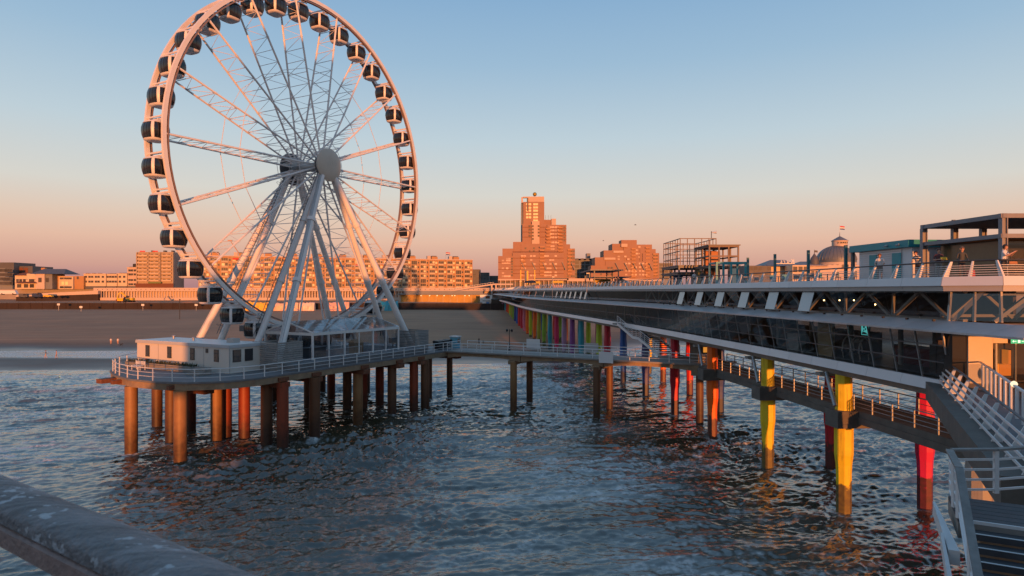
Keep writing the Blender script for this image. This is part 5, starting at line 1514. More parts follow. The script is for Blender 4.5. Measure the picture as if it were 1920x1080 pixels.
for nm, lab, x0, x1, y0, y1, z1, m in (('hoarding', 'blue and pale yellow painted hoarding under the steel frames', 21.7, 23.0, 87, 87.1, 2.0, 'blue'), ('hoarding', 'pale yellow hoarding panel under the steel frames right of the blue one', 23.3, 25.2, 82.5, 82.6, 2.1, 'cream'), ('hoarding', 'orange brown boarded panel inside the lower steel frame', 24.2, 26.0, 80.8, 80.9, 4.4, 'orange')):
    e = empty(nm, ((x0 + x1) / 2, y0, DK), lab, 'hoarding', rotz=0)
    c = {'blue': (.06, .12, .25), 'cream': (.45, .36, .16), 'orange': (.40, .18, .09)}[m]
    b = MB(); w = (x1 - x0) / 2; b.box(-w, w, -.04, .04, .02, z1); lb(b, 'panel', mat(m + '_board', c, .7, 0, .15), e)
    b = MB()
    for s in (-.7, .7): b.box(s * w - .04, s * w + .04, .045, .12, 0, z1); 
    lb(b, 'stud', M['wood'], e)
e = empty('loudspeaker_mast', (25.6, 83, 21.8), 'mast with a white horn loudspeaker on top of the tall steel frame', 'mast')
b = MB(); b.tube((0, 0, 0), (0, 0, .9), .05); lb(b, 'mast', M['darksteel'], e)
b = MB(); b.tube((.05, 0, .75), (.6, -.2, .75), .05, .2, 10); lb(b, 'horn', M['white'], e)
# canopies farther along
cn = empty('deck_canopy', (16.5, 120, DK), 'flat roofed dark canopy shelter far along the pier deck', 'canopy')
for x in (14.4, 18.6):
    for y in (113, 120, 127):
        b = MB(); b.box(x - .1, x + .1, y - .1, y + .1, DK, 18.6); b.build('post', M['darksteel'], cn)
b = MB(); b.box(13.6, 19.4, 112.4, 128, 18.6, 18.78); b.build('roof', M['darksteel'], cn)
b = MB(); b.box(14.2, 20.5, 111.5, 122, 17.4, 17.52); b.build('lower_roof', M['darksteel'], cn)
b = MB(); b.box(15.2, 18.5, 121, 121.1, DK, 17.3); b.build('back_board', mat('yellow_board', (.50, .34, .06), .6), cn)
tn = empty('white_tent', (19.6, 116, DK), 'pointed white tent canopy behind the dark canopy on the pier', 'tent')
b = MB(); b.mesh([(-1.5, -1.5, .9), (1.5, -1.5, .9), (1.5, 1.5, .9), (-1.5, 1.5, .9), (0, 0, 1.8)], [(0, 1, 4), (1, 2, 4), (2, 3, 4), (3, 0, 4)]); lb(b, 'roof', M['white'], tn)
for x in (-1.4, 1.4):
    for y in (-1.4, 1.4):
        b = MB(); b.tube((x, y, 0), (x, y, .9), .05); lb(b, 'pole', M['steel'], tn)
M['yellow'] = mat('signal_yellow', (.75, .42, .02), .5)
gt = empty('trampoline_gantry', (6.5, 250, DK), 'tall gantry with bright yellow posts and a blue panel far along the pier', 'gantry')
for x in (-3.1, 2.3):
    b = MB(); b.box(x - .15, x + .15, -.15, .15, 0, 7.6); lb(b, 'post', M['yellow'], gt)
b = MB(); b.box(-3.2, 2.4, -.1, .1, 7.6, 7.75); lb(b, 'beam', M['darksteel'], gt)
b = MB(); b.box(-1.6, -.8, -.1, .1, .5, 7.3); lb(b, 'panel', mat('navy_panel', (.02, .05, .12), .5), gt)
b = MB(); b.box(-.78, -.2, -.1, .1, .5, 7.3); lb(b, 'panel', M['yellow'], gt)
for i, (x, w, h, c, lab) in enumerate(((4.5, 2.6, 2.3, 'yellow', 'bright yellow stall right of the yellow gantry on the pier'), (10.8, 3.4, 2.2, 'yellow', 'orange yellow stall standing farther right along the pier'), (1.0, 3.0, 1.9, 'black', 'black roofed stall at the foot of the yellow gantry'))):
    e = empty('market_stall', (x + 4.5, 240 - i * 22, DK), lab, 'stall')
    b = MB(); b.box(-w / 2, w / 2, -1, 1, 0, h * .7); lb(b, 'counter', M['darksteel'] if i == 2 else mat('stall_orange', (.6, .25, .03), .6), e)
    b = MB(); b.hexa([(-w / 2 - .3, -1.5, h), (w / 2 + .3, -1.5, h), (w / 2 + .3, 1.2, h), (-w / 2 - .3, 1.2, h), (-w / 2, -.8, h + .7), (w / 2, -.8, h + .7), (w / 2, 1, h + .7), (-w / 2, 1, h + .7)]); lb(b, 'roof', M[c], e)
    for s in (-1, 1):
        b = MB(); b.box(s * w / 2 - .05, s * w / 2 + .05, -1.35, -1.25, 0, h); lb(b, 'post', M['steel'], e)

# ------------------------------------------------------------------ people
SKIN = (.50, .27, .18)
def solid(name, c, r=.7):
    if name not in M: M[name] = mat(name, c, r, 0, .15, 12)
    return M[name]
def stripes(name):
    if name in M: return M[name]
    m = mat(name, (.6, .6, .6), .8)
    t = m.node_tree; b = t.nodes['Principled BSDF']
    w = t.nodes.new('ShaderNodeTexWave'); w.bands_direction = 'Z'; w.inputs['Scale'].default_value = 2.6; w.inputs['Distortion'].default_value = .6
    g = t.nodes.new('ShaderNodeNewGeometry'); t.links.new(g.outputs['Position'], w.inputs['Vector'])
    r = t.nodes.new('ShaderNodeValToRGB'); r.color_ramp.interpolation = 'CONSTANT'
    r.color_ramp.elements[0].color = (.65, .62, .6, 1); r.color_ramp.elements[1].position = .5; r.color_ramp.elements[1].color = (.03, .03, .04, 1)
    t.links.new(w.outputs['Fac'], r.inputs[0]); t.links.new(r.outputs[0], b.inputs['Base Color'])
    M[name] = m
    return m
def person(label, loc, face, shirt, trousers, hair=(.03, .02, .015), arms='down', lean=0., walk=0., long_sleeves=False, bare_legs=False, hairlen=0, group=None, size=1.0, detail=True):
    """one continuous skinned body; hair, face and what is worn loose are children. face: heading angle of the gaze"""
    e = bpy.data.objects.new('person_rig', None)
    sc = size
    P = {}; rad = {}; tagm = {}; E = []
    def v(n, x, y, z, r, par=None, m='skin'):
        # lean bends everything above the hips forward
        if z > .98:
            dy = (z - .98) * math.sin(lean); z = .98 + (z - .98) * math.cos(lean); y = y + dy
        P[n] = (x, y, z); rad[n] = r; tagm[n] = m
        if par: E.append((par, n))
    v('pelvis', 0, 0, .96, .135, None, 'tr')
    v('waist', 0, .0, 1.10, .125, 'pelvis', 'sh'); v('chest', 0, .01, 1.30, .145, 'waist', 'sh'); v('collar', 0, .0, 1.43, .085, 'chest', 'sh')
    v('neck', 0, .015, 1.50, .052, 'collar'); v('jaw', 0, .035, 1.565, .075, 'neck'); v('head', 0, .02, 1.66, .092, 'jaw'); v('crown', 0, .01, 1.72, .07, 'head')
    v('nose', 0, .125, 1.625, .016, 'head') if detail else None
    sl = 'sh' if long_sleeves else 'skin'
    lt = 'skin' if bare_legs else 'tr'
    for s, sd_ in ((-1, 'l'), (1, 'r')):
        v('shoulder' + sd_, s * .175, 0, 1.405, .062, 'collar', 'sh')
        if arms == 'down': el, ha = (s * .235, -.02, 1.13), (s * .24, .08, .90)
        elif arms == 'rail': el, ha = (s * .25, .05, 1.14), (s * .20, .34, 1.04)
        elif arms == 'phone': el, ha = (s * .21, .20, 1.18), (s * .06, .42, 1.36)
        elif arms == 'raise': el, ha = ((s * .26, .20, 1.32), (s * .22, .46, 1.52)) if s < 0 else ((s * .24, .12, 1.16), (s * .14, .36, 1.10))
        elif arms == 'hold': el, ha = (s * .24, .06, 1.14), (s * .09, .34, 1.16)
        v('sleeve' + sd_, *[a + (b_ - a) * .6 for a, b_ in zip((s * .175, 0, 1.405), el)], .052, 'shoulder' + sd_, 'sh')
        v('elbow' + sd_, *el, .042, 'sleeve' + sd_, sl)
        wr = [a + (b_ - a) * .93 for a, b_ in zip(el, ha)]
        v('wrist' + sd_, *wr, .030, 'elbow' + sd_, sl)
        d = Vector([b_ - a for a, b_ in zip(el, ha)]).normalized()
        pc = Vector(ha) + d * .06
        v('palm' + sd_, *pc, .036, 'wrist' + sd_)
        if detail:
            sid = d.cross(V(0, 0, 1)); sid = sid.normalized() if sid.length > .1 else V(1, 0, 0)
            for k, ln in enumerate((.075, .085, .08, .062)):
                q = pc + d * (.03 + ln * .55) + sid * (k - 1.5) * .022 + V(0, 0, -.012)
                q2 = pc + d * (.03 + ln) + sid * (k - 1.5) * .024 + V(0, 0, -.03)
                v('f%d%s' % (k, sd_), *q, .0095, 'palm' + sd_); v('g%d%s' % (k, sd_), *q2, .008, 'f%d%s' % (k, sd_))
            q = pc + d * .02 + sid * (-s) * .055 + V(0, 0, .01)
            v('thumb' + sd_, *q, .011, 'palm' + sd_)
        st = walk * s
        v('hip' + sd_, s * .095, 0, .90, .098, 'pelvis', 'tr')
        v('knee' + sd_, s * .10, .16 * max(st, 0) + .05 + .05 * st, .50, .062, 'hip' + sd_, lt)
        v('ankle' + sd_, s * .10, .30 * st - (.05 if st < 0 else 0), .09 + (.06 if st < 0 else 0), .042, 'knee' + sd_, lt)
        v('toe' + sd_, s * .115, .30 * st + .15, .035, .036, 'ankle' + sd_, 'shoe')
    names = list(P)
    me = bpy.data.meshes.new('skel')
    me.from_pydata([P[n] for n in names], [(names.index(a), names.index(b_)) for a, b_ in E], [])
    ob = bpy.data.objects.new('skel', me); COL.objects.link(ob)
    sk = ob.modifiers.new('s', 'SKIN')
    for n, d_ in zip(names, me.skin_vertices[0].data):
        d_.radius = (rad[n], rad[n]); d_.use_root = (n == 'pelvis')
    for n, d_ in zip(names, me.skin_vertices[0].data):
        if n in ('waist', 'chest', 'pelvis'): d_.radius = (rad[n] * 1.12, rad[n] * .80)
    sub = ob.modifiers.new('d', 'SUBSURF'); sub.levels = 1; sub.render_levels = 1
    dg = bpy.context.evaluated_depsgraph_get()
    out = bpy.data.meshes.new_from_object(ob.evaluated_get(dg))
    bpy.data.objects.remove(ob); bpy.data.meshes.remove(me); bpy.data.objects.remove(e)
    out.name = 'person'
    out.materials.clear()
    order = ['skin', 'sh', 'tr', 'shoe']
    mats_ = [solid('skin', SKIN, .55), shirt, trousers, solid('dark_shoe', (.03, .03, .03))]
    for m in mats_: out.materials.append(m)
    pts = np.array([P[n] for n in names]); tg = [order.index(tagm[n]) for n in names]
    segs = [(names.index(a), names.index(b_)) for a, b_ in E]
    A = np.array([pts[a] for a, _ in segs]); B_ = np.array([pts[b_] for _, b_ in segs])
    D = B_ - A; LL = (D ** 2).sum(1)
    rA = np.array([rad[names[a]] for a, _ in segs])
    for f in out.polygons:
        c = np.array(f.center)
        t = np.clip(((c - A) * D).sum(1) / LL, 0, 1)
        dist = np.linalg.norm(c - (A + D * t[:, None]), axis=1) - rA * .5
        i = int(dist.argmin()); f.material_index = tg[segs[i][1]] if t[i] > .5 or tg[segs[i][0]] == tg[segs[i][1]] else tg[segs[i][0]]
        f.use_smooth = True
    o = link('person', out, None, loc, rotz=face - math.pi / 2)
    o.scale = (sc, sc, sc)
    tag(o, label, 'person', group)
    hb = MB(); hc = Vector(P['head'])
    vs = []; fs = []
    nu, nv = 12, 6
    for j in range(nv + 1):
        ph = j / nv * R(105)
        for k in range(nu):
            a = 2 * math.pi * k / nu
            rr = .112
            x = rr * math.sin(ph) * math.cos(a); y = rr * 1.08 * math.sin(ph) * math.sin(a) - .012; z = rr * 1.05 * math.cos(ph) + .012
            if y > .03 and z < .055: z = .055 + (z - .055) * .15
            if hairlen and y < .02 and j == nv: z -= hairlen
            vs.append((hc.x + x, hc.y + y, hc.z + z))
    for j in range(nv):
        for k in range(nu):
            l = (k + 1) % nu; fs.append((j * nu + k, j * nu + l, (j + 1) * nu + l, (j + 1) * nu + k))
    hb.mesh(vs, fs, 0, True)
    lb(hb, 'hair', solid('hair_%d' % int(hair[0] * 1000), hair, .6), o)
    if detail:
        fb = MB()
        for s in (-.033, .033): fb.box(hc.x + s - .011, hc.x + s + .011, hc.y + .088, hc.y + .098, hc.z - .008, hc.z + .006)
        fb.box(hc.x - .024, hc.x + .024, hc.y + .082, hc.y + .096, hc.z - .088, hc.z - .078)
        lb(fb, 'face', solid('face_dark', (.10, .03, .03)), o)
        for s in (-1, 1):
            eb = MB(); eb.box(hc.x + s * .092 - .008, hc.x + s * .092 + .008, hc.y - .02, hc.y + .015, hc.z - .04, hc.z + .02); lb(eb, 'ear', solid('skin', SKIN), o)
    return o
wht = solid('white_shirt', (.62, .60, .60)); drk = solid('dark_cloth', (.03, .032, .04)); dnm = solid('denim', (.06, .075, .12)); bei = solid('patterned_trousers', (.24, .21, .19))
gry = solid('charcoal_jacket', (.045, .05, .052)); rd_ = solid('red_cloth', (.35, .03, .03))
TOCAM = R(-90)
person('person in a white t-shirt leaning on the pier railing in front of the kiosk door', PO(40.3, 1.15, DK), R(-125), wht, bei, (.16, .09, .05), 'rail', .22, hairlen=.03)
person('person in a striped top bending forward with one hand raised at the railing', PO(37.0, 1.25, DK), R(-150), stripes('striped_top'), drk, (.015, .012, .01), 'raise', .42, long_sleeves=True)
person('person in a dark top standing at the railing holding a yellow bag', PO(35.75, 1.5, DK), R(-110), solid('maroon_top', (.10, .03, .035)), bei, (.02, .015, .012), 'hold', .05)
person('person in a charcoal jacket standing behind the railing under the pergola', PO(34.2, 1.6, DK), R(-105), gry, drk, (.14, .09, .05), 'rail', .08, long_sleeves=True)
person('person with a dark bob in a white top holding a phone at the pier corner', V(24.75, 32.55, DK), R(-60), wht, drk, (.02, .013, .01), 'phone', .10, hairlen=.09)
def carried(name, label, cat, loc, w, l, h, m, handle=True):
    e = empty(name, loc, label, cat)
    b = MB(); b.hexa([(-w / 2, -l / 2, 0), (w / 2, -l / 2, 0), (w / 2, l / 2, 0), (-w / 2, l / 2, 0), (-w * .42, -l * .4, h), (w * .42, -l * .4, h), (w * .42, l * .4, h), (-w * .42, l * .4, h)]); lb(b, 'body', m, e)
    if handle:
        b = MB(); b.pipe([(-w * .3, 0, h), (-w * .2, 0, h + .12), (w * .2, 0, h + .12), (w * .3, 0, h)], .012, 5); lb(b, 'strap', M['black'], e)
pb = PO(35.75, 1.5, DK)
carried('yellow_bag', 'yellow bag held against the railing by the person in the dark top', 'bag', pb + V(.05, -.36, 1.14), .34, .14, .15, M['yellow'], False)
carried('handbag', 'tan shoulder bag at the side of the person with the phone', 'bag', V(25.05, 32.36, DK + .78), .42, .14, .22, solid('tan_leather', (.36, .16, .07)))
e = empty('phone', V(24.75 + .21, 32.55 - .37, DK + 1.36), 'small dark phone held up by the person at the right corner', 'phone')
b = MB(); b.box(-.035, .035, -.005, .005, 0, .14); lb(b, 'body', M['black'], e)
b = MB(); b.box(-.03, .03, .006, .008, .01, .13); lb(b, 'screen', M['winglass'], e)
carried('red_rucksack', 'dark red rucksack standing beside the person in the charcoal jacket', 'rucksack', PO(33.75, 1.75, DK), .34, .24, .5, rd_)
for k, (Y, o, c, l) in enumerate(((78, 3.9, wht, 'person in a white shirt under the steel frames, leftmost of three'), (76.4, 4.2, drk, 'person in dark clothes under the steel frames, middle of three'), (75.2, 4.6, gry, 'person in dark clothes under the steel frames, rightmost of three'))):
    person(l, PO(Y, o, DK), R(-100 - 20 * k), c, drk, arms='rail' if k else 'down', group='people under the steel frames', detail=False)
for k, (Y, o) in enumerate(((104, 2.0), (107.5, 2.6))):
    person('person in dark clothes far along the pier railing, the %s of two' % ('nearer', 'farther')[k], PO(Y, o, DK), R(-80), drk, drk, group='people far along the pier', detail=False)
def on_beach(x, y):
    for Y in np.arange(120, 330, .5):
        p = at(x, y, Y)
        if bz(p.x, Y) >= p.z: return V(p.x, Y, bz(p.x, Y) - .02)
    return on(x, y, .3)
person('person in a black top walking through the shallows on the left, left of two', on_beach(86, 672), R(-150), drk, solid('bare_legs', SKIN), arms='down', walk=.7, bare_legs=True, group='walkers in the shallows', detail=False)
person('person in a pink top walking through the shallows on the left, right of two', on_beach(106, 672), R(-140), solid('pink_top', (.50, .24, .19)), solid('bare_legs', SKIN), arms='down', walk=-.7, bare_legs=True, hair=(.06, .03, .02), group='walkers in the shallows', detail=False)
person('person in a white top on the wet sand near the cabin roof, left of two', on_beach(208, 646), R(-60), wht, solid('bare_legs', SKIN), walk=.6, bare_legs=True, group='walkers on the wet sand', detail=False)
person('person in a white top on the wet sand near the cabin roof, right of two', on_beach(221, 646), R(-70), wht, solid('bare_legs', SKIN), walk=-.6, bare_legs=True, group='walkers on the wet sand', detail=False)
dg_p = on_beach(227, 648)
e = empty('dog', dg_p, 'small dark dog trotting beside the walkers on the wet sand', 'dog')
b = MB(); b.tube((-.28, 0, .36), (.28, 0, .38), .12, .15, 8); b.tube((.26, 0, .42), (.42, 0, .60), .09, .08, 8); b.tube((.40, 0, .60), (.58, 0, .56), .09, .04, 8); b.tube((-.28, 0, .42), (-.48, 0, .58), .03, .015, 5)
for x in (-.22, .22):
    for s in (-.08, .08): b.tube((x, s, .34), (x + .03, s, 0), .045, .03, 6)
lb(b, 'body', drk, e)
person('person in dark clothes standing on the sand beyond the walkway', on_beach(898, 645), R(-90), drk, drk, group='people on the sand beyond the walkway', detail=False)
person('person sitting low on the sand beyond the walkway, right of the standing one', on_beach(906, 646), R(-90), gry, drk, size=.7, group='people on the sand beyond the walkway', detail=False)

# ------------------------------------------------------------------ sea wall, beach buildings, machines
M['brick'] = mat('ochre_brick', (.40, .215, .09), .8, 0, .12, .25)
M['brick2'] = mat('red_brick', (.31, .175, .115), .8, 0, .08, .15)
M['stone'] = mat('pale_stone', (.50, .40, .33), .75, 0, .1, .3)
M['render'] = mat('cream_render', (.56, .45, .31), .75, 0, .08, .2)
M['pink'] = mat('pink_render', (.50, .37, .28), .75, 0, .08, .2)
M['slate'] = mat('slate', (.085, .085, .095), .6, 0, .2, .5)
M['darkwall'] = mat('dark_wall', (.09, .09, .095), .6, 0, .2, .2)
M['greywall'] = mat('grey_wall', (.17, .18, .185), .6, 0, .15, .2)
M['loggia'] = mat('pale_frame', (.50, .37, .24), .6, 0, .12, .15, orand=.12)
M['lit'] = mat('painted_sun_glint', (.80, .62, .36), .5, 0, .1, .3)  # pale yellow stands in for sun glinting off far windows
M['farglass'] = mat('far_window', (.06, .055, .05), .5, 0, .3, .2, spec=.4, orand=.35)
M['fence'] = mat('dark_sheet_piling', (.030, .019, .016), .85, 0, .3, .3)

def vol(root, x0, x1, yt, Y, depth, m, z0=16.4, name='wall', yb=None):
    b = MB(); b.box(wx(x0, Y), wx(x1, Y), Y, Y + depth, z0 if yb is None else wz(yb, Y), wz(yt, Y))
    return b.build(name, m, root)
def winmesh(w, h, fm, gm, sill=True):
    b = MB()
    b.box(-w / 2, w / 2, -.10, .02, -h / 2, h / 2, 0)
    b.box(-w / 2 + .12, w / 2 - .12, -.115, -.103, -h / 2 + .12, h / 2 - .12, 1)
    return b.data('window', [fm, gm])
def wins(root, me, xs, ys, Y, skip=0.0, name='window'):
    for x in xs:
        for y in ys:
            if rnd.random() < skip: continue
            link(name, me, root, (wx(x, Y), Y - .005, wz(y, Y)))
def broot(name, x, Y, label, cat='building', z=16.4):
    return empty(name, (wx(x, Y), Y, z), label, cat)

# sea wall with its colonnade
sw = empty('sea_wall', (wx(500, 418), 418, 9), 'long pink sea wall with a row of columns along the back of the beach', 'sea wall')
b = MB(); b.box(wx(178, 418), wx(960, 418), 422, 424, 7, 16.4); b.build('back_wall', M['stone'], sw)
b = MB(); b.box(wx(178, 418), wx(960, 418), 416.5, 430.9, 15.0, 17.2); b.build('parapet', M['stone'], sw)
b = MB(); b.box(wx(178, 418), wx(960, 418), 416, 421.9, 7, 10.9); b.build('plinth', M['stone'], sw)
b = MB(); b.box(-.28, .28, -.25, .25, 10.9, 14.99); cme = b.data('column', [M['stone']])
for x in np.arange(181, 760, 5.2): link('column', cme, sw, (wx(x, 418), 417.2, 0))
b = MB(); b.box(-.2, .2, -.12, .0, 15.9, 16.4); cme = b.data('drain_spout', [M['darkwall']])
for x in np.arange(186, 940, 9.0): link('drain_spout', cme, sw, (wx(x, 418), 416.49, 0))
b = MB(); Yw = 405
for z0, z1, y0_, m_, nm_ in ((8, 0, 0, 'fence', 'ramp_wall'), (0, 9, -.25, 'stone', 'ramp_parapet')):
    b = MB()
    za, zb_ = wz(552, Yw), wz(545, 414)
    lo_a, lo_b = (8, 8) if z0 else (za - 1.5, zb_ - 2.2)
    hi_a, hi_b = (za - 1.51, zb_ - 2.21) if z0 else (za, zb_)
    q = [(wx(30, Yw), Yw + y0_), (wx(184, 414), 414 + y0_), (wx(184, 414), 416), (wx(30, Yw), Yw + 3)]
    b.hexa([(*q[0], lo_a), (*q[1], lo_b), (*q[2], lo_b), (*q[3], lo_a), (*q[0], hi_a), (*q[1], hi_b), (*q[2], hi_b), (*q[3], hi_a)])
    b.build(nm_, M[m_], sw)
# dark fence across the upper beach; right part replaces a shaded sand bank
fe = empty('beach_fence', (wx(400, 330), 330, 6), 'low dark sheet fence across the upper beach, its right part standing in for a shaded bank', 'fence')
b = MB(); b.box(-3.02, 3.02, -.12, .12, -1.5, 3.1); b.box(-.15, .15, -.3, -.13, -1.5, 3.2); fme = b.data('panel', [M['fence']])
X = -330.
while X < 0:
    link('panel', fme, fe, (X, 330 - (X + 330) * .015, bz(X, 330))); X += 6.08
# beach bar pavilion
bp_ = empty('beach_pavilion', (wx(830, 392), 392, 9), 'low ochre fronted beach bar with a flat grey roof below the apartments', 'pavilion')
Yp_ = 392
for k in range(12):
    b = MB(); b.box(wx(752 + k * 13.2, Yp_), wx(752 + k * 13.2 + 12.2, Yp_), Yp_, Yp_ + .3, 7.5, 12.6); b.build('front_panel', mat('sunlit_ochre_board', (.42, .24, .05), .6, 0, .2, .3) if k == 0 else bpy.data.materials['sunlit_ochre_board'], bp_)  # sunlit yellow of the bar front is put into the board colour
b = MB(); b.box(wx(746, Yp_), wx(915, Yp_), Yp_ - 3, Yp_ + 12, 12.9, 13.5); b.build('roof', M['greywall'], bp_)
b = MB(); b.box(wx(756, Yp_), wx(905, Yp_), Yp_ + 2, Yp_ + 12, 13.51, 15.2); b.build('upper_storey', M['greywall'], bp_)
b = MB(); b.box(wx(748, Yp_), wx(915, Yp_), Yp_ + .31, Yp_ + 11, 7, 12.89); b.build('body', M['stone'], bp_)
b = MB(); b.lathe((0, 0, 0), [(.05, 0), (.35, .2), (.35, .45), (.05, .6)], 8); lme = b.data('lit_globe', [emit('pavilion_globe', (1, .7, .35), 1.2)])
for x in (790, 806, 820, 833, 848, 853, 872, 880): link('lamp', lme, bp_, (wx(x, Yp_), Yp_ - 1, 12.0))
rm = empty('promenade_ramp', (wx(900, 405), 405, 14), 'pale railed ramp rising to the pier entrance above the beach bar', 'ramp')
b = MB(); a, c = at(840, 546, 408), at(925, 533, 408); b.bar(a, c, 1.2, .9); b.bar(c, at(962, 533, 408), 1.2, .9); b.build('ramp_slab', M['stone'], rm)
b = MB(); b.bar(a + V(0, 0, 1.3), c + V(0, 0, 1.3), .12, .12); 
for k in range(18): p = a.lerp(c, k / 17); b.bar(p, p + V(0, 0, 1.3), .1, .1)
b.build('railing', M['white'], rm)
for x in (922, 930):
    b = MB(); p = at(x, 548, 408); b.box(p.x - .5, p.x + .5, 407.6, 408.4, 9, wz(533, 408)); b.build('pillar', M['stone'], rm)
for (x0, x1, y0, y1, Y, c, lab) in ((900, 923, 553, 562, 365, 'white', 'white container cabin at the foot of the pier on the beach'), (905, 920, 563.5, 576, 350, 'steel', 'grey beach cabin with a blue poster at the foot of the pier'), (921, 944, 561, 577, 352, 'black', 'black storage container beside the grey beach cabin')):
    e = empty('beach_cabin', (wx((x0 + x1) / 2, Y), Y, wz(y1, Y)), lab, 'cabin')
    w = (wx(x1, Y) - wx(x0, Y)) / 2; h = wz(y0, Y) - wz(y1, Y)
    b = MB(); b.box(-w, w, 0, 2.5, -1.5, h); lb(b, 'body', M[c], e)
    b = MB(); b.box(-w - .1, w + .1, -.1, 2.6, h + .003, h + .12); lb(b, 'roof', M['greywall'], e)
    if c != 'black':
        b = MB(); b.box(-w * .1, w * .6, -.04, -.005, h * .25, h * .8); lb(b, 'poster', mat('blue_poster', (.05, .18, .40), .5) if c == 'steel' else M['rust'], e)
e = empty('flag_board', at(907.5, 577, 347), 'narrow white board standing on the sand beside the grey beach cabin', 'board')
b = MB(); b.box(-.9, .9, -.1, .1, 0, 3.4); lb(b, 'panel', M['white'], e)
b = MB(); b.box(-1.0, 1.0, -.3, .3, -.5, -.005); lb(b, 'foot', M['steel'], e)
# wrapped stacks on the upper sand
for x0, x1, y0, y1, c, lab in ((462, 502, 566, 575, (.75, .42, .03), 'yellow wrapped stack of loungers on the upper sand, leftmost one'), (503, 560, 567, 577, (.70, .45, .30), 'long pale wrapped stack of loungers right of the yellow one'), (562, 590, 567, 578, (.70, .52, .42), 'short pale wrapped stack of loungers behind the thick front leg'),
                               (618, 655, 566, 576, (.62, .34, .28), 'pinkish wrapped stack of loungers behind the back legs'), (706, 746, 564, 570.5, (.03, .34, .45), 'turquoise wrapped stack of loungers seen beside the right leg'), (712, 742, 570.6, 576, (.45, .40, .36), 'low pale stack in front of the turquoise wrapped one')):
    Y = 316; w = (wx(x1, Y) - wx(x0, Y)) / 2; cx = wx((x0 + x1) / 2, Y); h = wz(y0, Y) - wz(y1, Y)
    g0 = min(bz(cx, Y), wz(y1, Y))
    e = empty('wrapped_stack', (cx, Y, g0), lab, 'stack')
    b = MB(); n = 10; hh = wz(y0, Y) - g0
    pr = [(0, -1.3), (hh * .6, -1.2), (hh, -.6), (hh * .96, .6), (hh * .5, 1.2), (0, 1.3)]
    vs = [(-w + 2 * w * i / n, y + rnd.uniform(-.15, .15), z * (1 + rnd.uniform(-.18, .06))) for i in range(n + 1) for z, y in pr]
    m_ = len(pr)
    b.mesh(vs, [(i * m_ + k, (i + 1) * m_ + k, (i + 1) * m_ + k + 1, i * m_ + k + 1) for i in range(n) for k in range(m_ - 1)] + [tuple(range(m_)), tuple(range(n * m_, n * m_ + m_))[::-1]])
    lb(b, 'tarpaulin', mat('tarp', c, .45, 0, .25, 1.0, .3, 2), e)
    b = MB()
    for f in (.25, .6): b.box(-w + 2 * w * f - .06, -w + 2 * w * f + .06, -1.36, -1.32, .0, hh * .55)
    lb(b, 'strap', M['black'], e)
# diggers
def digger(x, y, Y, label, flip=1, s=1.0, boom=True):
    p = at(x, y, Y); e = empty('excavator', p, label, 'excavator')
    e.scale = (s * flip, s, s)
    for q in (-1.2, 1.2):
        b = MB(); b.prism([(-2.1, q - .3), (2.1, q - .3), (2.1, q + .3), (-2.1, q + .3)], .05, .9); b.tube((-2.1, q - .3, .48), (-2.1, q + .3, .48), .43, n=10); b.tube((2.1, q - .3, .48), (2.1, q + .3, .48), .43, n=10); lb(b, 'track', M['black'], e)
    b = MB(); b.hexa([(-2.3, -1.3, 1.0), (1.5, -1.3, 1.0), (1.5, 1.3, 1.0), (-2.3, 1.3, 1.0), (-2.2, -1.2, 2.3), (1.2, -1.2, 2.2), (1.2, 1.2, 2.2), (-2.2, 1.2, 2.3)]); lb(b, 'body', M['yellow'], e)
    b = MB(); b.hexa([(.2, -1.25, 2.25), (1.6, -1.25, 2.25), (1.6, -.1, 2.25), (.2, -.1, 2.25), (.3, -1.2, 3.5), (1.3, -1.2, 3.5), (1.3, -.15, 3.5), (.3, -.15, 3.5)]); lb(b, 'cab', M['winglass'], e)
    b = MB(); b.bar((1.2, .3, 2.0), (4.2, .3, 5.0), .5, .7); b.bar((4.1, .3, 5.1), (6.2, .3, 4.7), .45, .6); lb(b, 'boom', M['yellow'], e)
    b = MB(); b.bar((6.1, .3, 4.9), (6.8, .3, 1.8), .4, .5); lb(b, 'arm', M['yellow'], e)
    b = MB(); b.hexa([(6.0, -.4, .5), (7.2, -.4, .3), (7.2, 1.0, .3), (6.0, 1.0, .5), (6.3, -.4, 1.7), (7.3, -.4, 1.7), (7.3, 1.0, 1.7), (6.3, 1.0, 1.7)]); lb(b, 'bucket', M['rust'], e)
digger(243, 566.5, 352, 'yellow excavator with raised boom on the upper beach behind the dark fence', -1, 1.0)
dt = empty('dumper', at(228, 567.5, 345), 'small yellow dumper parked beside the excavator', 'dumper')
b = MB(); b.hexa([(-1.6, -1, .9), (1.2, -1, .9), (1.2, 1, .9), (-1.6, 1, .9), (-2.0, -1.2, 2.4), (1.4, -1.2, 2.4), (1.4, 1.2, 2.4), (-2.0, 1.2, 2.4)]); lb(b, 'skip', M['yellow'], dt)
b = MB(); b.box(1.3, 2.6, -.9, .9, .7, 1.6); b.box(1.6, 1.7, -.8, .8, 1.6, 3.0); lb(b, 'cab', M['black'], dt)
for x in (-1.2, 1.6):
    for s in (-1.0, 1.0):
        b = MB(); b.tube((x, s - .2, .5), (x, s + .2, .5), .5, n=12); lb(b, 'wheel', M['black'], dt)
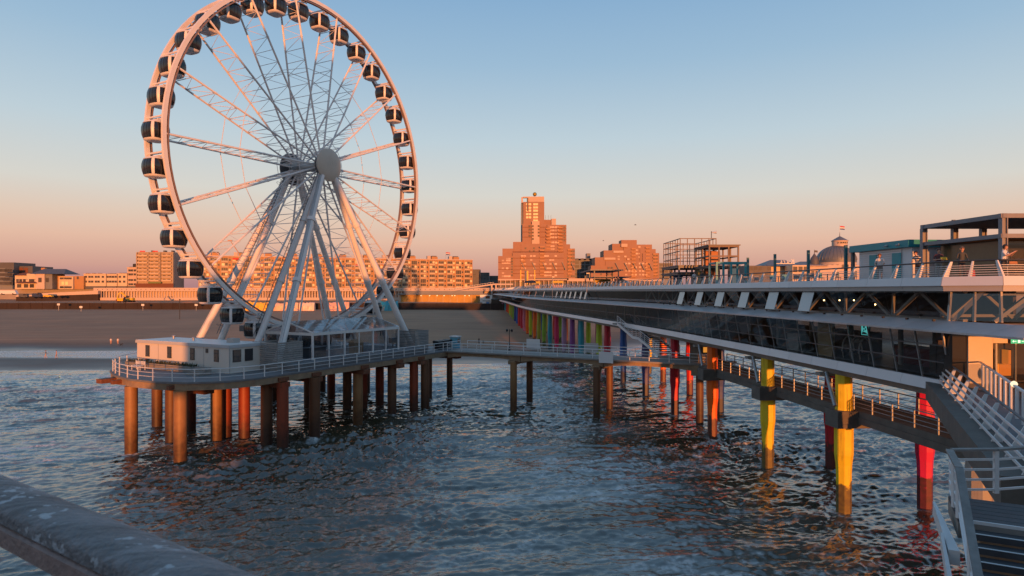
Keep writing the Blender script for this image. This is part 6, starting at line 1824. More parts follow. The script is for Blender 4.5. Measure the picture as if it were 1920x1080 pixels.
for k, (x, y, c, lab) in enumerate(((16, 552.5, 'white', 'long white trailer parked at the left edge of the town'), (70, 558, 'navy', 'dark van parked left of the yellow skip'), (45, 558.5, 'dark', 'dark car in front of the long white trailer'), (91, 558, 'yellow', 'yellow skip at the end of the parked vans'))):
    Y = 392; e = empty('parked_van', at(x, y, Y), lab, 'van' if k else 'trailer')
    c_ = {'white': M['white'], 'navy': mat('navy_van', (.03, .045, .10), .35), 'dark': M['darkwall'], 'yellow': M['yellow']}[c]
    L2 = 5.5 if k == 0 else 2.6
    b = MB(); b.hexa([(-L2, -1, .5), (L2, -1, .5), (L2, 1, .5), (-L2, 1, .5), (-L2, -.95, 2.6 if k < 3 else 1.5), (L2 * .8, -.95, 2.6 if k < 3 else 1.5), (L2 * .8, .95, 2.6 if k < 3 else 1.5), (-L2, .95, 2.6 if k < 3 else 1.5)]); lb(b, 'body', c_, e)
    for xx in (-L2 * .6, L2 * .6):
        b = MB(); b.tube((xx, -1.02, .45), (xx, 1.02, .45), .45, n=10); lb(b, 'wheel', M['black'], e)
    if k in (1, 2):
        b = MB(); b.box(L2 * .1, L2 * .75, -1.02, -.99, 1.5, 2.3); lb(b, 'window', M['winglass'], e)
for k, (x, y0, y1, Y) in enumerate(((337, 562, 591, 262), (110, 569, 576.5, 318), (268, 570, 578, 318), (368, 570, 578, 318), (152, 574, 579, 310))):
    p = at(x, y1, Y); z = min(p.z, bz(p.x, Y))
    e = empty('beach_sign' if k else 'beach_pole', V(p.x, Y, z), ('thin dark pole standing alone on the beach left of the wheel', 'white round sign on the beach fence, leftmost one', 'white sign by the fence below the excavator', 'white sign by the fence right of the excavator', 'short pale post in front of the fence')[k], 'sign' if k else 'pole')
    h = wz(y0, Y) - z
    b = MB(); b.tube((0, 0, 0), (0, 0, h), .13 if k == 0 else .1, n=6); lb(b, 'post', M['black'] if k == 0 else M['steel'], e)
    if k:
        b = MB(); b.box(-.7, .7, -.16, -.11, h - .9, h); lb(b, 'panel', M['white'], e)
    else:
        b = MB(); b.box(-.25, .25, -.25, .25, h, h + .3); lb(b, 'lamp_head', M['black'], e)

# ------------------------------------------------------------------ the long ochre apartment row
P0, P1 = V(wx(372, 440), 440, 16.4), V(wx(886, 505), 505, 16.4)
La = (P1 - P0).length; aa = math.atan2(P1.y - P0.y, P1.x - P0.x)
ap = empty('apartment_row', P0, 'long ochre brick apartment row with stacked balconies behind the ferris wheel', 'apartment block', rotz=aa)
b = MB(); b.box(0, La, 0, 12, 0, 22.6); lb(b, 'wall', M['brick'], ap)
b = MB(); b.box(-.3, La + .3, -.4, 12.3, 22.603, 23.2); lb(b, 'roof', M['stone'], ap)
nm_ = 28; mod = La / nm_
b = MB(); b.box(-.16, .16, -.5, -.005, 0, 22.5); fin = b.data('pier', [M['loggia']])
lg = []
for v_ in range(4):
    b = MB(); w, h = 4.0, 3.2
    b.box(-w / 2, w / 2, -.45, -.01, -h / 2, -h / 2 + .2, 0); b.box(-w / 2, w / 2, -.45, -.01, h / 2 - .15, h / 2, 0)
    b.box(-w / 2, w / 2, -.06, -.01, -h / 2 + .2, h / 2 - .15, 1)
    if v_ != 3: b.box(-w / 2 + .05, w / 2 - .05, -.42, -.34, -h / 2 + .2, -h / 2 + 1.15, 0)
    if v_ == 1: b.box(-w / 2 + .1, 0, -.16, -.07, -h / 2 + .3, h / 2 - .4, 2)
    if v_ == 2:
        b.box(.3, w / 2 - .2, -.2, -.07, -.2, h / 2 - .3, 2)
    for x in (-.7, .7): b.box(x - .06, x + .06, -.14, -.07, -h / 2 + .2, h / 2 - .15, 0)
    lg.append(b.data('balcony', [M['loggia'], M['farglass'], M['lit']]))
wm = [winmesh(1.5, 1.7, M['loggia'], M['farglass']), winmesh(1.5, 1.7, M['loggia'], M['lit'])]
for i in range(nm_):
    x = mod * i
    for q in (.35, 4.75): link('pier', fin, ap, (x + q, 0, 0), local=True)
    for j in range(6):
        z = 2.9 + j * 3.45
        link('balcony', lg[rnd.choice([0, 0, 1, 2, 3])], ap, (x + 2.55, 0, z), local=True)
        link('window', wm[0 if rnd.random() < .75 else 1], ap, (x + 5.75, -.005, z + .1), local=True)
M['redcloth'] = mat('red_awning', (.65, .04, .02), .7)
for i, j in ((3, 5), (19, 3), (19, 1), (15, 4)):
    b = MB(); z = 2.9 + j * 3.45; x = mod * i + 2.55
    b.hexa([(x - 1.9, -1.2, z + .3), (x + 1.9, -1.2, z + .3), (x + 1.9, -.47, z + .5), (x - 1.9, -.47, z + .5), (x - 1.9, -1.2, z + .4), (x + 1.9, -1.2, z + .4), (x + 1.9, -.47, z + 1.4), (x - 1.9, -.47, z + 1.4)]); lb(b, 'awning', M['redcloth'], ap)
for k in range(11):
    x = 8 + k * (La - 14) / 10.5
    b = MB(); b.box(x, x + 4.6, 3, 9, 23.2, 25.2); lb(b, 'roof_house', M['brick'], ap)
    b = MB(); b.box(x - 3.2, x - .6, 4, 8, 23.2, 25.8); lb(b, 'chimney', M['stone'], ap)
    b = MB(); b.box(x + .3, x + 4, 4, 8, 25.203, 25.9); lb(b, 'vent_stack', M['darkwall'], ap)
# eight storey block
Yb = 425
bl = broot('tower_block', 292, Yb, 'eight storey pale apartment block with a shaded grey side, left of the wheel legs')
M['tanrender'] = mat('tan_render', (.36, .27, .18), .8, 0, .1, .2)
vol(bl, 257, 326, 472.5, Yb, 13, M['tanrender'])
b = MB(); b.box(wx(326, Yb) + .005, wx(326, Yb) + .12, Yb + .1, Yb + 12.9, 16.4, wz(473, Yb)); b.build('side_wall', M['greywall'], bl)  # grey of the unlit side is put into this wall's colour
b = MB(); b.box(-3.2, 3.2, -1.0, -.01, 0, .18); b.box(-3.2, 3.2, -1.0, -.92, .18, 1.05, 1); bal = b.data('balcony', [M['stone'], M['loggia']])
wmb = winmesh(2.2, 1.7, M['loggia'], M['farglass'])
for c, x in enumerate((268, 290, 313)):
    for j in range(8):
        y = 478 + j * 6.7
        link('balcony', bal, bl, (wx(x, Yb), Yb, wz(y + 2.5, Yb)))
        for dx in (-5, 4): link('window', wmb, bl, (wx(x + dx, Yb), Yb - .005, wz(y, Yb)))
for x in (257.8, 279.5, 301.5, 325.2):
    b = MB(); b.box(wx(x, Yb) - .35, wx(x, Yb) + .35, Yb - 1.1, Yb - .005, 16.4, wz(473.5, Yb)); b.build('pier', M['tanrender'], bl)
for x in (268, 292):
    b = MB(); b.box(wx(x - 5, Yb), wx(x + 5, Yb), Yb - .6, Yb - .45, wz(472.3, Yb), wz(470.2, Yb)); b.build('roof_sign', M['redcloth'], bl)
for x in (280, 303, 318):
    b = MB(); b.box(wx(x - 1.5, Yb), wx(x + 1.5, Yb), Yb + 3, Yb + 6, wz(472.4, Yb), wz(469, Yb)); b.build('chimney', M['darkwall'], bl)
b = MB(); b.box(wx(256, Yb), wx(327, Yb), Yb - 1.3, Yb - 1.12, 17.21, wz(531.5, Yb)); b.build('shop_front', M['rust'], bl)
b = MB(); b.box(wx(281, Yb), wx(305, Yb), Yb - 2.2, Yb - 1.31, wz(531.5, Yb), wz(528.5, Yb)); b.build('shop_awning', mat('green_awning', (.14, .17, .05), .7), bl)
# ------------------------------------------------------------------ stepped brick complexes
wS = winmesh(1.5, 1.5, M['brick2'], M['farglass']); wP = winmesh(1.9, 1.4, M['brick2'], mat('rosy_glint_pane', (.46, .30, .23), .5, 0, .15, .3, orand=.3)); wL = winmesh(1.9, 1.7, M['brick2'], M['lit'])  # rosy panes carry the low sun's reflection as colour
b = MB(); b.box(-1.7, 1.7, -1.3, -.01, 0, .2); b.box(-1.7, 1.7, -1.3, -1.22, .2, 1.1); balc = b.data('balcony', [mat('orange_balcony', (.40, .20, .09), .7)])
Yc = 470
c1 = broot('stepped_tower', 1005, Yc, 'tall stepped brick tower complex topped by a golden ball')
vol(c1, 934, 961, 480, Yc - 4, 20, M['brick2']); vol(c1, 942, 962.5, 466, Yc, 18, M['brick2'])
vol(c1, 961, 1057, 474, Yc - 2, 24, M['brick2']); vol(c1, 962, 982, 453.5, Yc + 1, 20, M['brick2']); vol(c1, 977, 1062, 457, Yc + .5, 22, M['brick2'])
vol(c1, 979.5, 998, 420, Yc + 3, 20, M['brick2']); vol(c1, 997.5, 1011.5, 414.5, Yc + 2, 20, M['pink']); vol(c1, 1011, 1027, 420, Yc + 3, 20, M['brick2'])
vol(c1, 1026, 1062, 421.5, Yc + 1.5, 22, M['brick2']); vol(c1, 1040, 1069, 458, Yc + .2, 22, M['brick2']); vol(c1, 1050, 1078, 466, Yc - .6, 22, M['brick2'])
vol(c1, 1019, 1036, 412, Yc + 8, 10, M['brick2']); vol(c1, 1034, 1042.5, 410, Yc + 6, 6, M['pink'])
vol(c1, 981, 1020.5, 378.5, Yc + 6, 16, M['brick2'], name='tower'); vol(c1, 977.2, 981, 380, Yc + 9, 12, M['greywall'], name='side_wall')  # tower's left side in grey: its shade is painted in
vol(c1, 990.5, 1020.3, 368.5, Yc + 6.2, 10, M['pink'], yb=378.4, name='crown'); vol(c1, 977.5, 980.5, 369.5, Yc + 6.2, 3, M['pink'], yb=380, name='crown_post'); vol(c1, 980.6, 990.4, 368.6, Yc + 6.2, 3, M['pink'], yb=370.8, name='crown_beam')
vol(c1, 988, 990.4, 371, Yc + 5.6, 4, M['darkwall'], yb=396, name='painted_shadow')  # thin dark box put in as the shadow beside the crown
p = at(1002.7, 364.3, Yc + 9)
b = MB(); b.lathe((0, 0, 0), [(1.5 * math.sin(t) + .001, -1.5 * math.cos(t)) for t in np.linspace(.02, math.pi - .02, 12)], 16); b.tube((0, 0, -1.4), (0, 0, -4.4), .2)
gb_ = link('golden_ball', b.data('golden_ball', [mat('gold', (.42, .26, .03), .35, .6)]), c1, p)
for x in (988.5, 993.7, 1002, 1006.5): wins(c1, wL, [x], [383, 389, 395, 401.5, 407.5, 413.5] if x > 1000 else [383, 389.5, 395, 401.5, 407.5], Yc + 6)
wins(c1, wP, [1033, 1037.5, 1043, 1046], [426, 432, 438.5, 445, 454.5], Yc + 1.5); wins(c1, wS, [1054, 1058.5], [426, 432, 438.5, 445, 451], Yc + 1.5)
wins(c1, wP, [1034, 1038.5, 1043.5], [461.5, 467], Yc + .5, .15); wins(c1, wS, [985.5, 993, 1001, 1020], [465.5, 471], Yc + .5, .2)
wins(c1, wP, [979, 984, 996, 1002, 1022.5, 1027, 1032, 1037, 1042], [480, 487.5, 495, 503, 510.5, 516.5], Yc - 2, .30)
wins(c1, wP, [943, 947, 951, 955], [485, 488.5, 493, 503, 512, 518], Yc - 4, .25); wins(c1, wS, [960], [485, 490, 495, 500, 505, 510, 516], Yc - 4)
wins(c1, wS, [993.5, 999, 1010], [424, 430, 436, 442, 448], Yc + 2, .2)
wins(c1, wS, [1065, 1072, 1076], [471, 477.5, 484, 491, 498, 505, 512, 518], Yc - .6, .15)
for x, ys in ((1028.5, np.arange(430, 470, 6.3)), (1016, np.arange(465, 520, 6.4)), (1050.5, np.arange(428, 520, 6.4)), (1068, np.arange(470, 520, 6.4)), (980.5, np.arange(484, 520, 7))):
    for y in ys: link('balcony', balc, c1, (wx(x, Yc), Yc - 2.01 if 1010 < x < 1020 or x < 985 else (Yc + 1.49 if x < 1040 or (x < 1060 and y < 455) else (Yc - .61 if x > 1060 else Yc - .62)), wz(y, Yc)))
for x in (978, 998, 1017.5, 1036, 1054, 1071):
    b = MB(); b.bar(at(x, 492, Yc - 3), at(x + 6.5, 506, Yc - 3), 1.0, .5); b.build('buttress', M['greywall'], c1)
for ys, x0, x1, Y in (([426, 435, 444.5], 980, 1026, Yc + 2.9), ([429, 435.5, 442, 448.5], 1026, 1062, Yc + 1.4), ([472, 484, 499, 506, 513], 961.2, 1057, Yc - 2.1), ([492, 505], 934, 961, Yc - 4.1)):
    for y in ys:
        b = MB(); b.box(wx(x0, Y), wx(x1, Y), Y - .05, Y + .05, wz(y, Y) - .14, wz(y, Y) + .14); b.build('string_course', M['rust'], c1)
for x in (1013, 1023, 1033, 1028):
    b = MB(); p = at(x, 412, Yc + 8); b.tube(p, p + V(0, 0, 3.4), .1, n=4); b.build('aerial', M['darkwall'], c1)
pod = broot('arcade', 1025, Yc - 8, 'flat roofed pink shopping arcade below the stepped brick towers')
for x0, x1, y0, y1, m in ((934, 962, 523, 526, 'pink'), (962, 1066, 523.5, 525.5, 'pink'), (1004, 1066, 521.5, 523.4, 'slate'), (1063, 1180, 522, 527.5, 'pink'), (1180, 1240, 523, 527, 'pink')):
    vol(pod, x0, x1, y0, Yc - 10, 9, M[m], yb=y1, name='roof')
vol(pod, 935, 1240, 527.6, Yc - 6, 4, M['darkwall'], name='shop_front')
for x in np.arange(938, 1240, 9): vol(pod, x, x + 1.4, 526, Yc - 9.5, .6, M['pink'], name='column')
Yd = 490
c2 = broot('stepped_block', 1175, Yd, 'lower stepped brick apartment complex without a tower, right of the golden ball')
vol(c2, 1108, 1136, 498, Yd - 4, 20, M['brick2']); vol(c2, 1115.5, 1152, 482.5, Yd - 2, 20, M['brick2']); vol(c2, 1132, 1170, 469.5, Yd, 20, M['brick2'])
vol(c2, 1148, 1172, 457, Yd + 2, 20, M['brick2']); vol(c2, 1165, 1194, 450, Yd + 6, 12, M['brick2'], name='roof_house'); vol(c2, 1169, 1222.5, 458.5, Yd + 1, 22, M['brick2'])
vol(c2, 1200, 1229.5, 467, Yd + .4, 22, M['brick2']); vol(c2, 1205, 1236, 474.5, Yd - .6, 22, M['brick2']); vol(c2, 1135.5, 1225, 490, Yd - 2.6, 20, M['brick2'])
vol(c2, 1165, 1176.5, 457, Yd - .2, 3, M['pink'], yb=463, name='terrace_wall'); vol(c2, 1150, 1169, 470, Yd - 1, 3, M['pink'], yb=474, name='terrace_wall'); vol(c2, 1133, 1154, 483, Yd - 3, 3, M['pink'], yb=487, name='terrace_wall')
wins(c2, wP, [1194, 1199, 1204, 1210, 1216], [463, 469, 475.5, 482], Yd + 1, .2); wins(c2, wP, [1160, 1172.5, 1178], [481, 486], Yd, .3)
wins(c2, wS, [1127, 1130, 1142, 1148], [502, 508, 514], Yd - 4, .2); wins(c2, wP, [1174, 1180, 1186, 1192, 1200, 1206, 1212], [494, 501, 508, 515], Yd - 2.6, .35)
wins(c2, wS, [1226, 1232], [479, 485, 491, 497, 503, 510, 516], Yd - .6, .1)
for x, ys, Y in ((1187.5, np.arange(468, 490, 6.4), Yd + 1), (1214, np.arange(466, 492, 6.4), Yd + .4), (1228, np.arange(478, 520, 6.4), Yd - .6), (1187.5, np.arange(494, 520, 6.4), Yd - 2.6), (1214, np.arange(494, 520, 6.4), Yd - 2.6)):
    for y in ys: link('balcony', balc, c2, (wx(x, Y), Y - .01, wz(y, Y)))
for x in (1154, 1171, 1187, 1202, 1217):
    b = MB(); b.bar(at(x, 493, Yd - 4), at(x + 7, 507, Yd - 4), 1.0, .5); b.build('buttress', M['greywall'], c2)
# glazed office behind, dark buildings, buildings at the right
def glassblock(name, x0, x1, yt, Y, label, m='greywall', nx=4, ny=5, wavy=False):
    r_ = broot(name, (x0 + x1) / 2, Y, label)
    vol(r_, x0, x1, yt, Y, 15, M[m])
    px_ = (x1 - x0) / nx; py_ = (524 - yt) / ny
    me = winmesh((wx(x1, Y) - wx(x0, Y)) / nx * .86, py_ * Y / F * .82, M[m], M['farglass'])
    wins(r_, me, [x0 + px_ * (i + .5) for i in range(nx)], [yt + py_ * (j + .6) for j in range(ny)], Y)
    if wavy:
        for k in range(4):
            b = MB(); p = at(x0 + (x1 - x0) * (k + .5) / 4, yt, Y)
            b.mesh([(p.x + 3.4 * math.cos(a), y, p.z + 1.6 * math.sin(a)) for y in (Y - .6, Y + 14) for a in np.linspace(0, math.pi, 9)], [(i, i + 1, 10 + i, 9 + i) for i in range(8)] + [tuple(range(9)), tuple(range(9, 18))[::-1]]); b.build('roof_vault', M['slate'], r_)
    return r_
g1 = glassblock('glass_office', 1077, 1116, 488, 530, 'dark glazed office with a wavy roof between the two brick complexes', 'greywall', 4, 5, True)
vol(g1, 1100, 1107, 475, 540, 8, M['greywall'], name='roof_tower')
glassblock('glass_office', 1236, 1262, 493, 520, 'grey glazed building just right of the lower brick complex', 'greywall', 3, 5)
glassblock('dark_flats', 886, 900, 505, 620, 'dark flats beside the right end of the ochre row', 'darkwall', 2, 5)
glassblock('dark_flats', 900, 917, 511, 610, 'dark flats with pale balconies left of the stepped tower', 'darkwall', 3, 4)
glassblock('dark_flats', 917, 936, 517, 640, 'low dark flats touching the left side of the stepped tower', 'darkwall', 3, 3)
# left end of the town
hs = broot('dark_hotel', 25, 440, 'dark stepped hotel at the left edge of the town')
vol(hs, -40, 26, 492, 440, 20, M['darkwall']); vol(hs, 26, 61, 499, 445, 20, M['darkwall'])
for k in range(5): vol(hs, -40, 10 + k * 3.4, 503 + k * 8, 439 - k * 1.8, 1.7, M['greywall'], name='terrace')
wins(hs, winmesh(2.0, 2.2, M['greywall'], M['farglass']), range(1, 26, 5), [507, 515, 523, 531], 431)
wins(hs, winmesh(3.0, 5.5, M['darkwall'], M['rust']), [31, 40, 49], [509], 445)
wh = broot('white_house', 62, 425, 'white house with a big dark hipped roof near the left edge of the town')
vol(wh, 28, 67, 524, 424, 10, M['render']); vol(wh, 28, 50, 516, 427, 8, M['render']); vol(wh, 50, 67, 513, 426, 9, M['render']); vol(wh, 67, 83.5, 512.5, 422, 12, M['stone']); vol(wh, 83.7, 98, 514, 423, 12, M['greywall'])
def hip(root, x0, x1, y0, y1, Y, d, m, rx0, rx1):
    a = [(wx(x0, Y), Y), (wx(x1, Y), Y), (wx(x1, Y), Y + d), (wx(x0, Y), Y + d)]
    b = MB(); z0, z1 = wz(y0, Y), wz(y1, Y)
    v_ = [(*p, z0) for p in a] + [(wx(rx0, Y), Y + d / 2, z1), (wx(rx1, Y), Y + d / 2, z1)]
    b.mesh(v_, [(0, 1, 5, 4), (1, 2, 5), (2, 3, 4, 5), (3, 0, 4), (3, 2, 1, 0)]); b.build('roof', m, root)
hip(wh, 56, 120, 513.5, 503.5, 421, 16, M['slate'], 66, 108); hip(wh, 27, 51, 516.5, 511, 426, 9, M['rust'], 33, 48); hip(wh, 27, 68, 531, 528, 421, 3.5, M['rust'], 30, 66)
vol(wh, 77, 84, 502, 430, 2, M['brick'], yb=506, name='chimney')
wins(wh, winmesh(2.0, 2.2, M['stone'], M['farglass']), [33, 39, 46, 57, 62], [526], 424); wins(wh, winmesh(3.0, 2.6, M['stone'], M['farglass']), [36, 49, 60], [536], 424); wins(wh, winmesh(2.2, 3.0, M['rust'], M['farglass']), [75], [525], 422); wins(wh, winmesh(2.2, 3, M['greywall'], M['farglass']), [89], [525], 423)
lw = broot('brick_house', 127, 428, 'low brick house with two bright sunlit windows')
vol(lw, 98, 157, 517.5, 428, 14, M['brick']); vol(lw, 110, 137, 518.5, 426.5, 1.5, M['render'], name='bay')
wins(lw, winmesh(2.6, 1.6, M['stone'], M['farglass']), [105], [522, 530, 538], 428); wins(lw, winmesh(2.0, 2.4, M['stone'], M['glint_paint'] if 'glint_paint' in M else M.setdefault('glint_paint', mat('painted_glint_window', (.9, .75, .4), .3))), [118, 125], [531], 426.5); wins(lw, winmesh(2.8, 1.5, M['stone'], M['farglass']), [116, 124, 131], [522, 538.5], 426.5); wins(lw, winmesh(1.6, 2, M['brick'], M['farglass']), [146], [521], 428)  # the two bright panes have their sun glint painted as colour
def terrace(name, x0, x1, yt, Y, m, cols, rows, label):
    r_ = broot(name, (x0 + x1) / 2, Y, label); vol(r_, x0, x1, yt, Y, 12, M[m])
    b = MB(); b.box(wx(x0, Y) - .2, wx(x1, Y) + .2, Y - .3, Y + 12, wz(yt, Y) + .003, wz(yt, Y) + .4); b.build('cornice', M['stone'], r_)
    wins(r_, winmesh(1.8, 1.6, M['stone'], M['farglass']), cols, rows, Y)
    vol(r_, x0 + 1, x1 - 1, 536.5, Y - .6, .55, M['darkwall'], name='shop_front')
    for k in range(3): vol(r_, x0 + 4 + k * (x1 - x0 - 8) / 3, x0 + 7.5 + k * (x1 - x0 - 8) / 3, yt - 2, Y + 5, 3, M['darkwall'], yb=yt - .9, name='chimney')
terrace('terraced_houses', 157, 198.5, 514, 430, 'render', [161, 168, 173, 180, 185, 193], [519, 528], 'wide cream terrace with regular windows left of the pink house')
terrace('terraced_houses', 199, 219, 514.5, 431, 'render', [202, 207, 212, 217], [519, 528], 'narrow cream terrace, middle one left of the pink house')
terrace('terraced_houses', 219.5, 238, 513.5, 432, 'render', [225, 233], [519, 528], 'narrow cream terrace touching the pink house')
terrace('pink_house', 238.5, 257, 502, 433, 'pink', [243, 247.5, 253], [507, 514.5, 525, 533], 'tall pink house with a black roof box beside the eight storey block')
r_ = broot('roof_tank', 252.5, 436, 'black box shaped tank on the roof of the pink house', 'tank', z=wz(501.7, 436)); b = MB(); b.box(wx(249, 436), wx(256.4, 436), 436, 439, wz(501.6, 436), wz(495, 436)); b.build('box', M['black'], r_)
b = MB(); b.box(wx(249.6, 436), wx(255.8, 436), 436.3, 438.7, wz(495, 436) + .003, wz(494.3, 436)); b.build('lid', M['darkwall'], r_)
# lattice crane jib behind the ochre row
cr_ = empty('crane_jib', at(455, 484, 520), 'thin lattice crane jib rising behind the left part of the ochre row', 'crane')
a, c = at(456, 486, 520), at(432, 452, 520)
b = MB()
for o in (V(-.6, 0, .4), V(.6, 0, -.4), V(0, 1, 0)): b.tube(a + o, c + o * .5, .16, n=4)
for k in range(14):
    p, q = a.lerp(c, k / 14), a.lerp(c, (k + 1) / 14); b.tube(p + V(-.6, 0, .4), q + V(.6, 0, -.4), .1, n=3); b.tube(p + V(.6, 0, -.4), p + V(-.6, 0, .4), .1, n=3)
b.build('jib', mat('crane_orange', (.45, .22, .08), .6), cr_)
b = MB(); p = c; b.box(p.x - 2, p.x + 1.4, 519.4, 520.6, p.z - .4, p.z + .8); b.build('jib_head', bpy.data.materials['crane_orange'], cr_)
# domed spa hotel
Yk = 560
kh = broot('domed_hotel', 1570, Yk, 'domed spa hotel with a flag on its lantern behind the pier')
vol(kh, 1395, 1640, 500, Yk + 4, 30, M['render']); vol(kh, 1488, 1640, 497, Yk, 30, M['stone'])
cx, cy = wx(1585, Yk), Yk + 16
zb, zt = wz(491, Yk), wz(458, Yk); rad = (wx(1621, Yk) - wx(1549, Yk)) / 2
M['copper'] = mat('dome_lead', (.13, .14, .155), .5, .2, .15, .3)
b = MB(); b.lathe((cx, cy, 0), [(rad, zb), (rad * .99, zb + 1.5)] + [(rad * math.cos(t), zb + 1.5 + (zt - zb - 1.5) * math.sin(t)) for t in np.linspace(.05, 1.28, 10)], 32); b.build('dome', M['copper'], kh)
b = MB(); b.lathe((cx, cy, 16.4), [(rad * .985, 0), (rad * .985, zb - 16.4)], 32); b.build('drum', M['stone'], kh)
for k in range(16):
    a = -math.pi * k / 16
    b = MB(); b.pipe([(cx + (rad * math.cos(t) + .1) * math.cos(a), cy + (rad * math.cos(t) + .1) * math.sin(a), zb + 1.5 + (zt - zb - 1.5) * math.sin(t)) for t in np.linspace(.05, 1.28, 8)], .25, 4); b.build('dome_rib', M['copper'], kh)
zl0, zl1 = zt - 1.0, wz(450, Yk); lr = (wx(1606, Yk) - wx(1578, Yk)) / 2; lx = wx(1592, Yk)
b = MB(); b.lathe((lx, cy, 0), [(lr, zl0), (lr, zl1), (lr * 1.08, zl1), (lr * 1.08, zl1 + .6)], 12); b.build('lantern', M['stone'], kh)
b = MB(); b.lathe((lx, cy, 0), [(lr * 1.1, zl1 + .61), (lr * .6, zl1 + 2.6), (.35, wz(440, Yk)), (.12, wz(432, Yk))], 12); b.build('lantern_roof', M['copper'], kh)
b = MB(); b.tube((lx, cy, wz(433, Yk)), (lx, cy, wz(418, Yk)), .14, n=5); b.build('flagpole', M['white'], kh)
wl = winmesh(1.6, 1.6, M['stone'], M['farglass'])
for k in range(5): link('window', wl, kh, (lx - 3.6 + k * 1.8, cy - math.sqrt(max(.1, lr ** 2 - (-3.6 + k * 1.8) ** 2)) - .02, zl1 - 1.5))
def flag(name, loc, w, h, cols, label, pole=0):
    e = empty(name, loc, label, 'flag')
    if pole:
        b = MB(); b.tube((0, 0, -pole), (0, 0, h), .1, n=5); lb(b, 'pole', M['steel'], e)
    n = len(cols)
    for i, c in enumerate(cols):
        b = MB(); vs = []
        for k in range(7):
            x = w * k / 6; y = .25 * math.sin(k * 1.3); dz = -.10 * w * (k / 6) ** 1.3
            vs += [(x, y, h - h * i / n + dz), (x, y, h - h * (i + 1) / n + dz)]
        b.mesh(vs, [(2 * k, 2 * k + 1, 2 * k + 3, 2 * k + 2) for k in range(6)]); lb(b, 'stripe', c, e)
fl_r, fl_w, fl_b = mat('flag_red', (.5, .03, .03), .8), M['white'], mat('flag_blue', (.03, .05, .20), .8)
flag('flag', (lx + .3, cy, wz(427, Yk)), 4.2, 3.2, [fl_r, fl_w, fl_b], 'red white and blue flag flying above the big dome')
sm = empty('small_dome', (wx(1535, Yk), Yk + 8, wz(497, Yk)), 'small dark pointed dome left of the big dome', 'dome')
b = MB(); r0 = (wx(1543, Yk) - wx(1527, Yk)) / 2
b.lathe((0, 0, 0), [(r0, 0), (r0, wz(489, Yk) - wz(497, Yk)), (r0 * .8, 6.6), (r0 * .4, 8.6), (.3, 10.5), (.12, 14)], 14); lb(b, 'cupola', M['slate'], sm)
flag('flag', (wx(1535, Yk), Yk + 8, wz(472, Yk)), 3.0, 1.8, [M['darkwall']], 'small dark flag above the small pointed dome', 4)
flag('flag', (wx(836, 480), 480, wz(478, 480)), 3.2, 2.0, [fl_r, fl_w, fl_b], 'small flag above the roofs of the ochre apartment row', 3)
wins(kh, winmesh(1.8, 4.2, M['stone'], M['farglass']), [1583, 1588, 1593, 1598, 1603, 1608, 1613], [481], Yk - .5 + .0) if False else None
for k in range(9):
    a = R(-140 + k * 14); me_ = winmesh(1.7, 4.0, M['stone'], M['farglass'])
    link('window', me_, kh, (cx + rad * math.cos(a), cy + rad * math.sin(a), zb - 4.2), rotz=a + math.pi / 2)
b = MB(); v0, v1 = Yk - 2, Yk + 14
for x0, x1, y0, y1 in ((1430, 1500, 499, 486), (1488, 1552, 499, 489)):
    b.mesh([(wx(x0, Yk), v0, wz(y0, Yk)), (wx(x1, Yk), v0, wz(y0, Yk)), (wx(x1 - 16, Yk), v1, wz(y1, Yk)), (wx(x0 + 26, Yk), v1, wz(y1, Yk)), (wx(x0, Yk), v1 + 14, wz(y0, Yk)), (wx(x1, Yk), v1 + 14, wz(y0, Yk))], [(0, 1, 2, 3), (0, 3, 4), (1, 5, 2), (4, 3, 2, 5)])
b.build('roof', M['copper'], kh)
wins(kh, winmesh(3, 4, M['stone'], M['farglass']), [1492, 1500, 1508, 1516, 1524, 1532], [512], Yk)
glassblock('dark_flats', 1396, 1446, 498, 540, 'low dark building behind the teal posts on the pier', 'darkwall', 6, 3)
glassblock('sunlit_house', 1486, 1516, 497, 545, 'small sunlit yellow house below the sign letters', 'render', 3, 2)
sgn = empty('roof_sign', at(1472, 494.5, 520), 'white letter sign seen from behind among the far roofs beside a teal post', 'sign')
for ch, x in (('K', 1486), ('u', 1477.5), ('r', 1470.5), ('s', 1465)):
    cu = bpy.data.curves.new('letter', 'FONT'); cu.body = ch; cu.size = 4.6; cu.extrude = .12; cu.align_x = 'CENTER'
    cu.materials.append(M['white'])
    o = bpy.data.objects.new('letter', cu); COL.objects.link(o)
    me_ = bpy.data.meshes.new_from_object(o.evaluated_get(bpy.context.evaluated_depsgraph_get()))
    bpy.data.objects.remove(o)
    o = link('letter', me_, sgn, V(wx(x, 520), 520, wz(493.5, 520)))
    o.rotation_euler = (R(90), 0, R(180))
b = MB(); b.box(wx(1452, 520), wx(1490, 520), 520.2, 520.5, wz(494.8, 520), wz(493.6, 520)); b.build('sign_rail', M['steel'], sgn)
# gulls
for k, (x, y, Y) in enumerate(((1191, 422, 150), (1131, 451.5, 190))):
    e = empty('gull', at(x, y, Y), 'gull flying in the sky right of the golden ball, the %s one' % ('higher', 'lower')[k], 'bird', 'gulls in the sky')
    b = MB(); b.tube((-.2, 0, 0), (.2, 0, .02), .02, .07, 6); b.tube((.2, 0, .02), (.32, 0, .03), .07, .03, 6); b.mesh([(-.1, 0, 0), (.12, 0, 0), (.05, .45, .18), (-.12, .85, .08), (.05, -.45, .18), (-.12, -.85, .08), (-.08, .45, .17), (-.08, -.45, .17)], [(0, 1, 2, 6), (6, 2, 3), (1, 0, 7, 4), (4, 7, 5)])
    lb(b, 'body', M['greywall'], e)

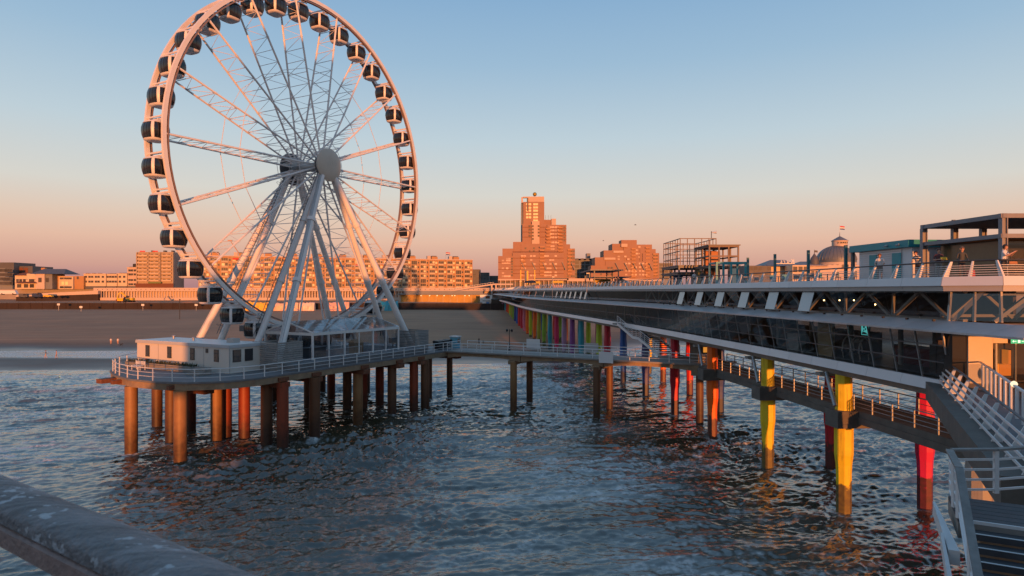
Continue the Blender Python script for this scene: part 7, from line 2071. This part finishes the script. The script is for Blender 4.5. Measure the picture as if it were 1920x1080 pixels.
# ------------------------------------------------------------------ pier head behind the viewpoint (it throws the shade on the wheel and the water)
hd = empty('lookout_pavilion', (0, -30, 0), 'pier head pavilion and lookout tower behind the viewpoint, throwing its shade forward', 'building')
b = MB(); b.box(-17.9, 25.5, -48, -9, 9.9, 10.4); b.build('floor', M['concrete'], hd)
b = MB(); b.box(-17.5, 24.5, -46, -11, 10.41, 15.6); b.build('lower_wall', M['cladding'], hd)
b = MB(); b.box(-17.9, 25.5, -47, -10, 15.61, 16.1); b.build('terrace', M['deck'], hd)
b = MB(); b.box(-16.2, 24.5, -44, -13, 16.11, 20.0); b.build('upper_wall', M['cladding'], hd)
b = MB(); b.box(-16.6, 25, -45, -12, 20.01, 20.5); b.build('roof', M['greywall'], hd)
b = MB(); b.box(-10, 25, -40, -20, 1.5, 9.89); b.build('unseen_shade_block', M['concrete'], hd)  # solid block added out of view to keep sun off the piles
for x in range(-16, 24, 4):
    for z in (11.6, 17.0):
        if z > 15 and x < -15: continue
        b = MB(); b.box(x, x + 3.2, -10.98 if z < 15 else -12.98, -10.9 if z < 15 else -12.9, z, z + 2.4); b.build('window', M['winglass'], hd)
for x, y in ((-16.9, -14), (-16.4, -44), (-4, -14), (5, -14), (14, -14), (23, -14), (5, -44), (23, -44)):
    b = MB(); b.tube((x, y, -3), (x, y, 9.89), .6, n=12); b.build('pile', M['concrete'], hd)
b = MB(); b.lathe((-10.2, -28, 20.51), [(4.6, 0), (4.2, 20), (5.2, 22), (5.2, 26.5), (2, 28.5)], 24); b.build('lookout_tower', M['cladding'], hd)
b = MB(); q0, q1 = fpz(-8, .78, 0), fpz(2.4, .78, 0); b.prism([(q0.x, q0.y), (q1.x, q1.y), (3.5, -8.98), (-12, -8.98)], 13.15, 13.35); b.build('lookout_deck', M['deck'], hd)
for x, y in ((-9, -4), (2, -5), (-6, 2)):
    b = MB(); b.tube((x, y, -3), (x, y, 13.14), .35, n=10); b.build('pile', M['steel'], hd)

# broken water round the piles
pts_ = []
for o in bpy.data.objects:
    if o.name.split('.')[0] == 'pile' and o.type == 'MESH':
        p = o.matrix_basis.translation.copy()
        if o.parent:
            q = o.parent
            p = (q.matrix_basis @ p) if abs(q.rotation_euler[2]) > 1e-6 else p + WL[q.name]
        pts_.append((p.x, p.y))
fx_, fy_ = XX.ravel(), YY.ravel(); ff_ = foam.ravel().copy()
nz_ = fbm(XX * 1.3, YY * 1.6, 3).ravel()
for x, y in pts_:
    if y < 20 or y > 130: continue
    i0, i1 = np.searchsorted(Yr, y - 3) * nc, np.searchsorted(Yr, y + 3) * nc
    sl_ = slice(i0, i1)
    dx, dy = fx_[sl_] - x, fy_[sl_] - y
    r_ = np.sqrt(dx * dx * 1.2 + (dy - .25) ** 2 * .55)
    ring_ = np.exp(-((r_ - .72) / .34) ** 2) * sstep(.40, .58, nz_[sl_])
    ff_[sl_] = np.maximum(ff_[sl_], ring_ * .9)
fa.data.foreach_set('value', ff_.astype(np.float32))
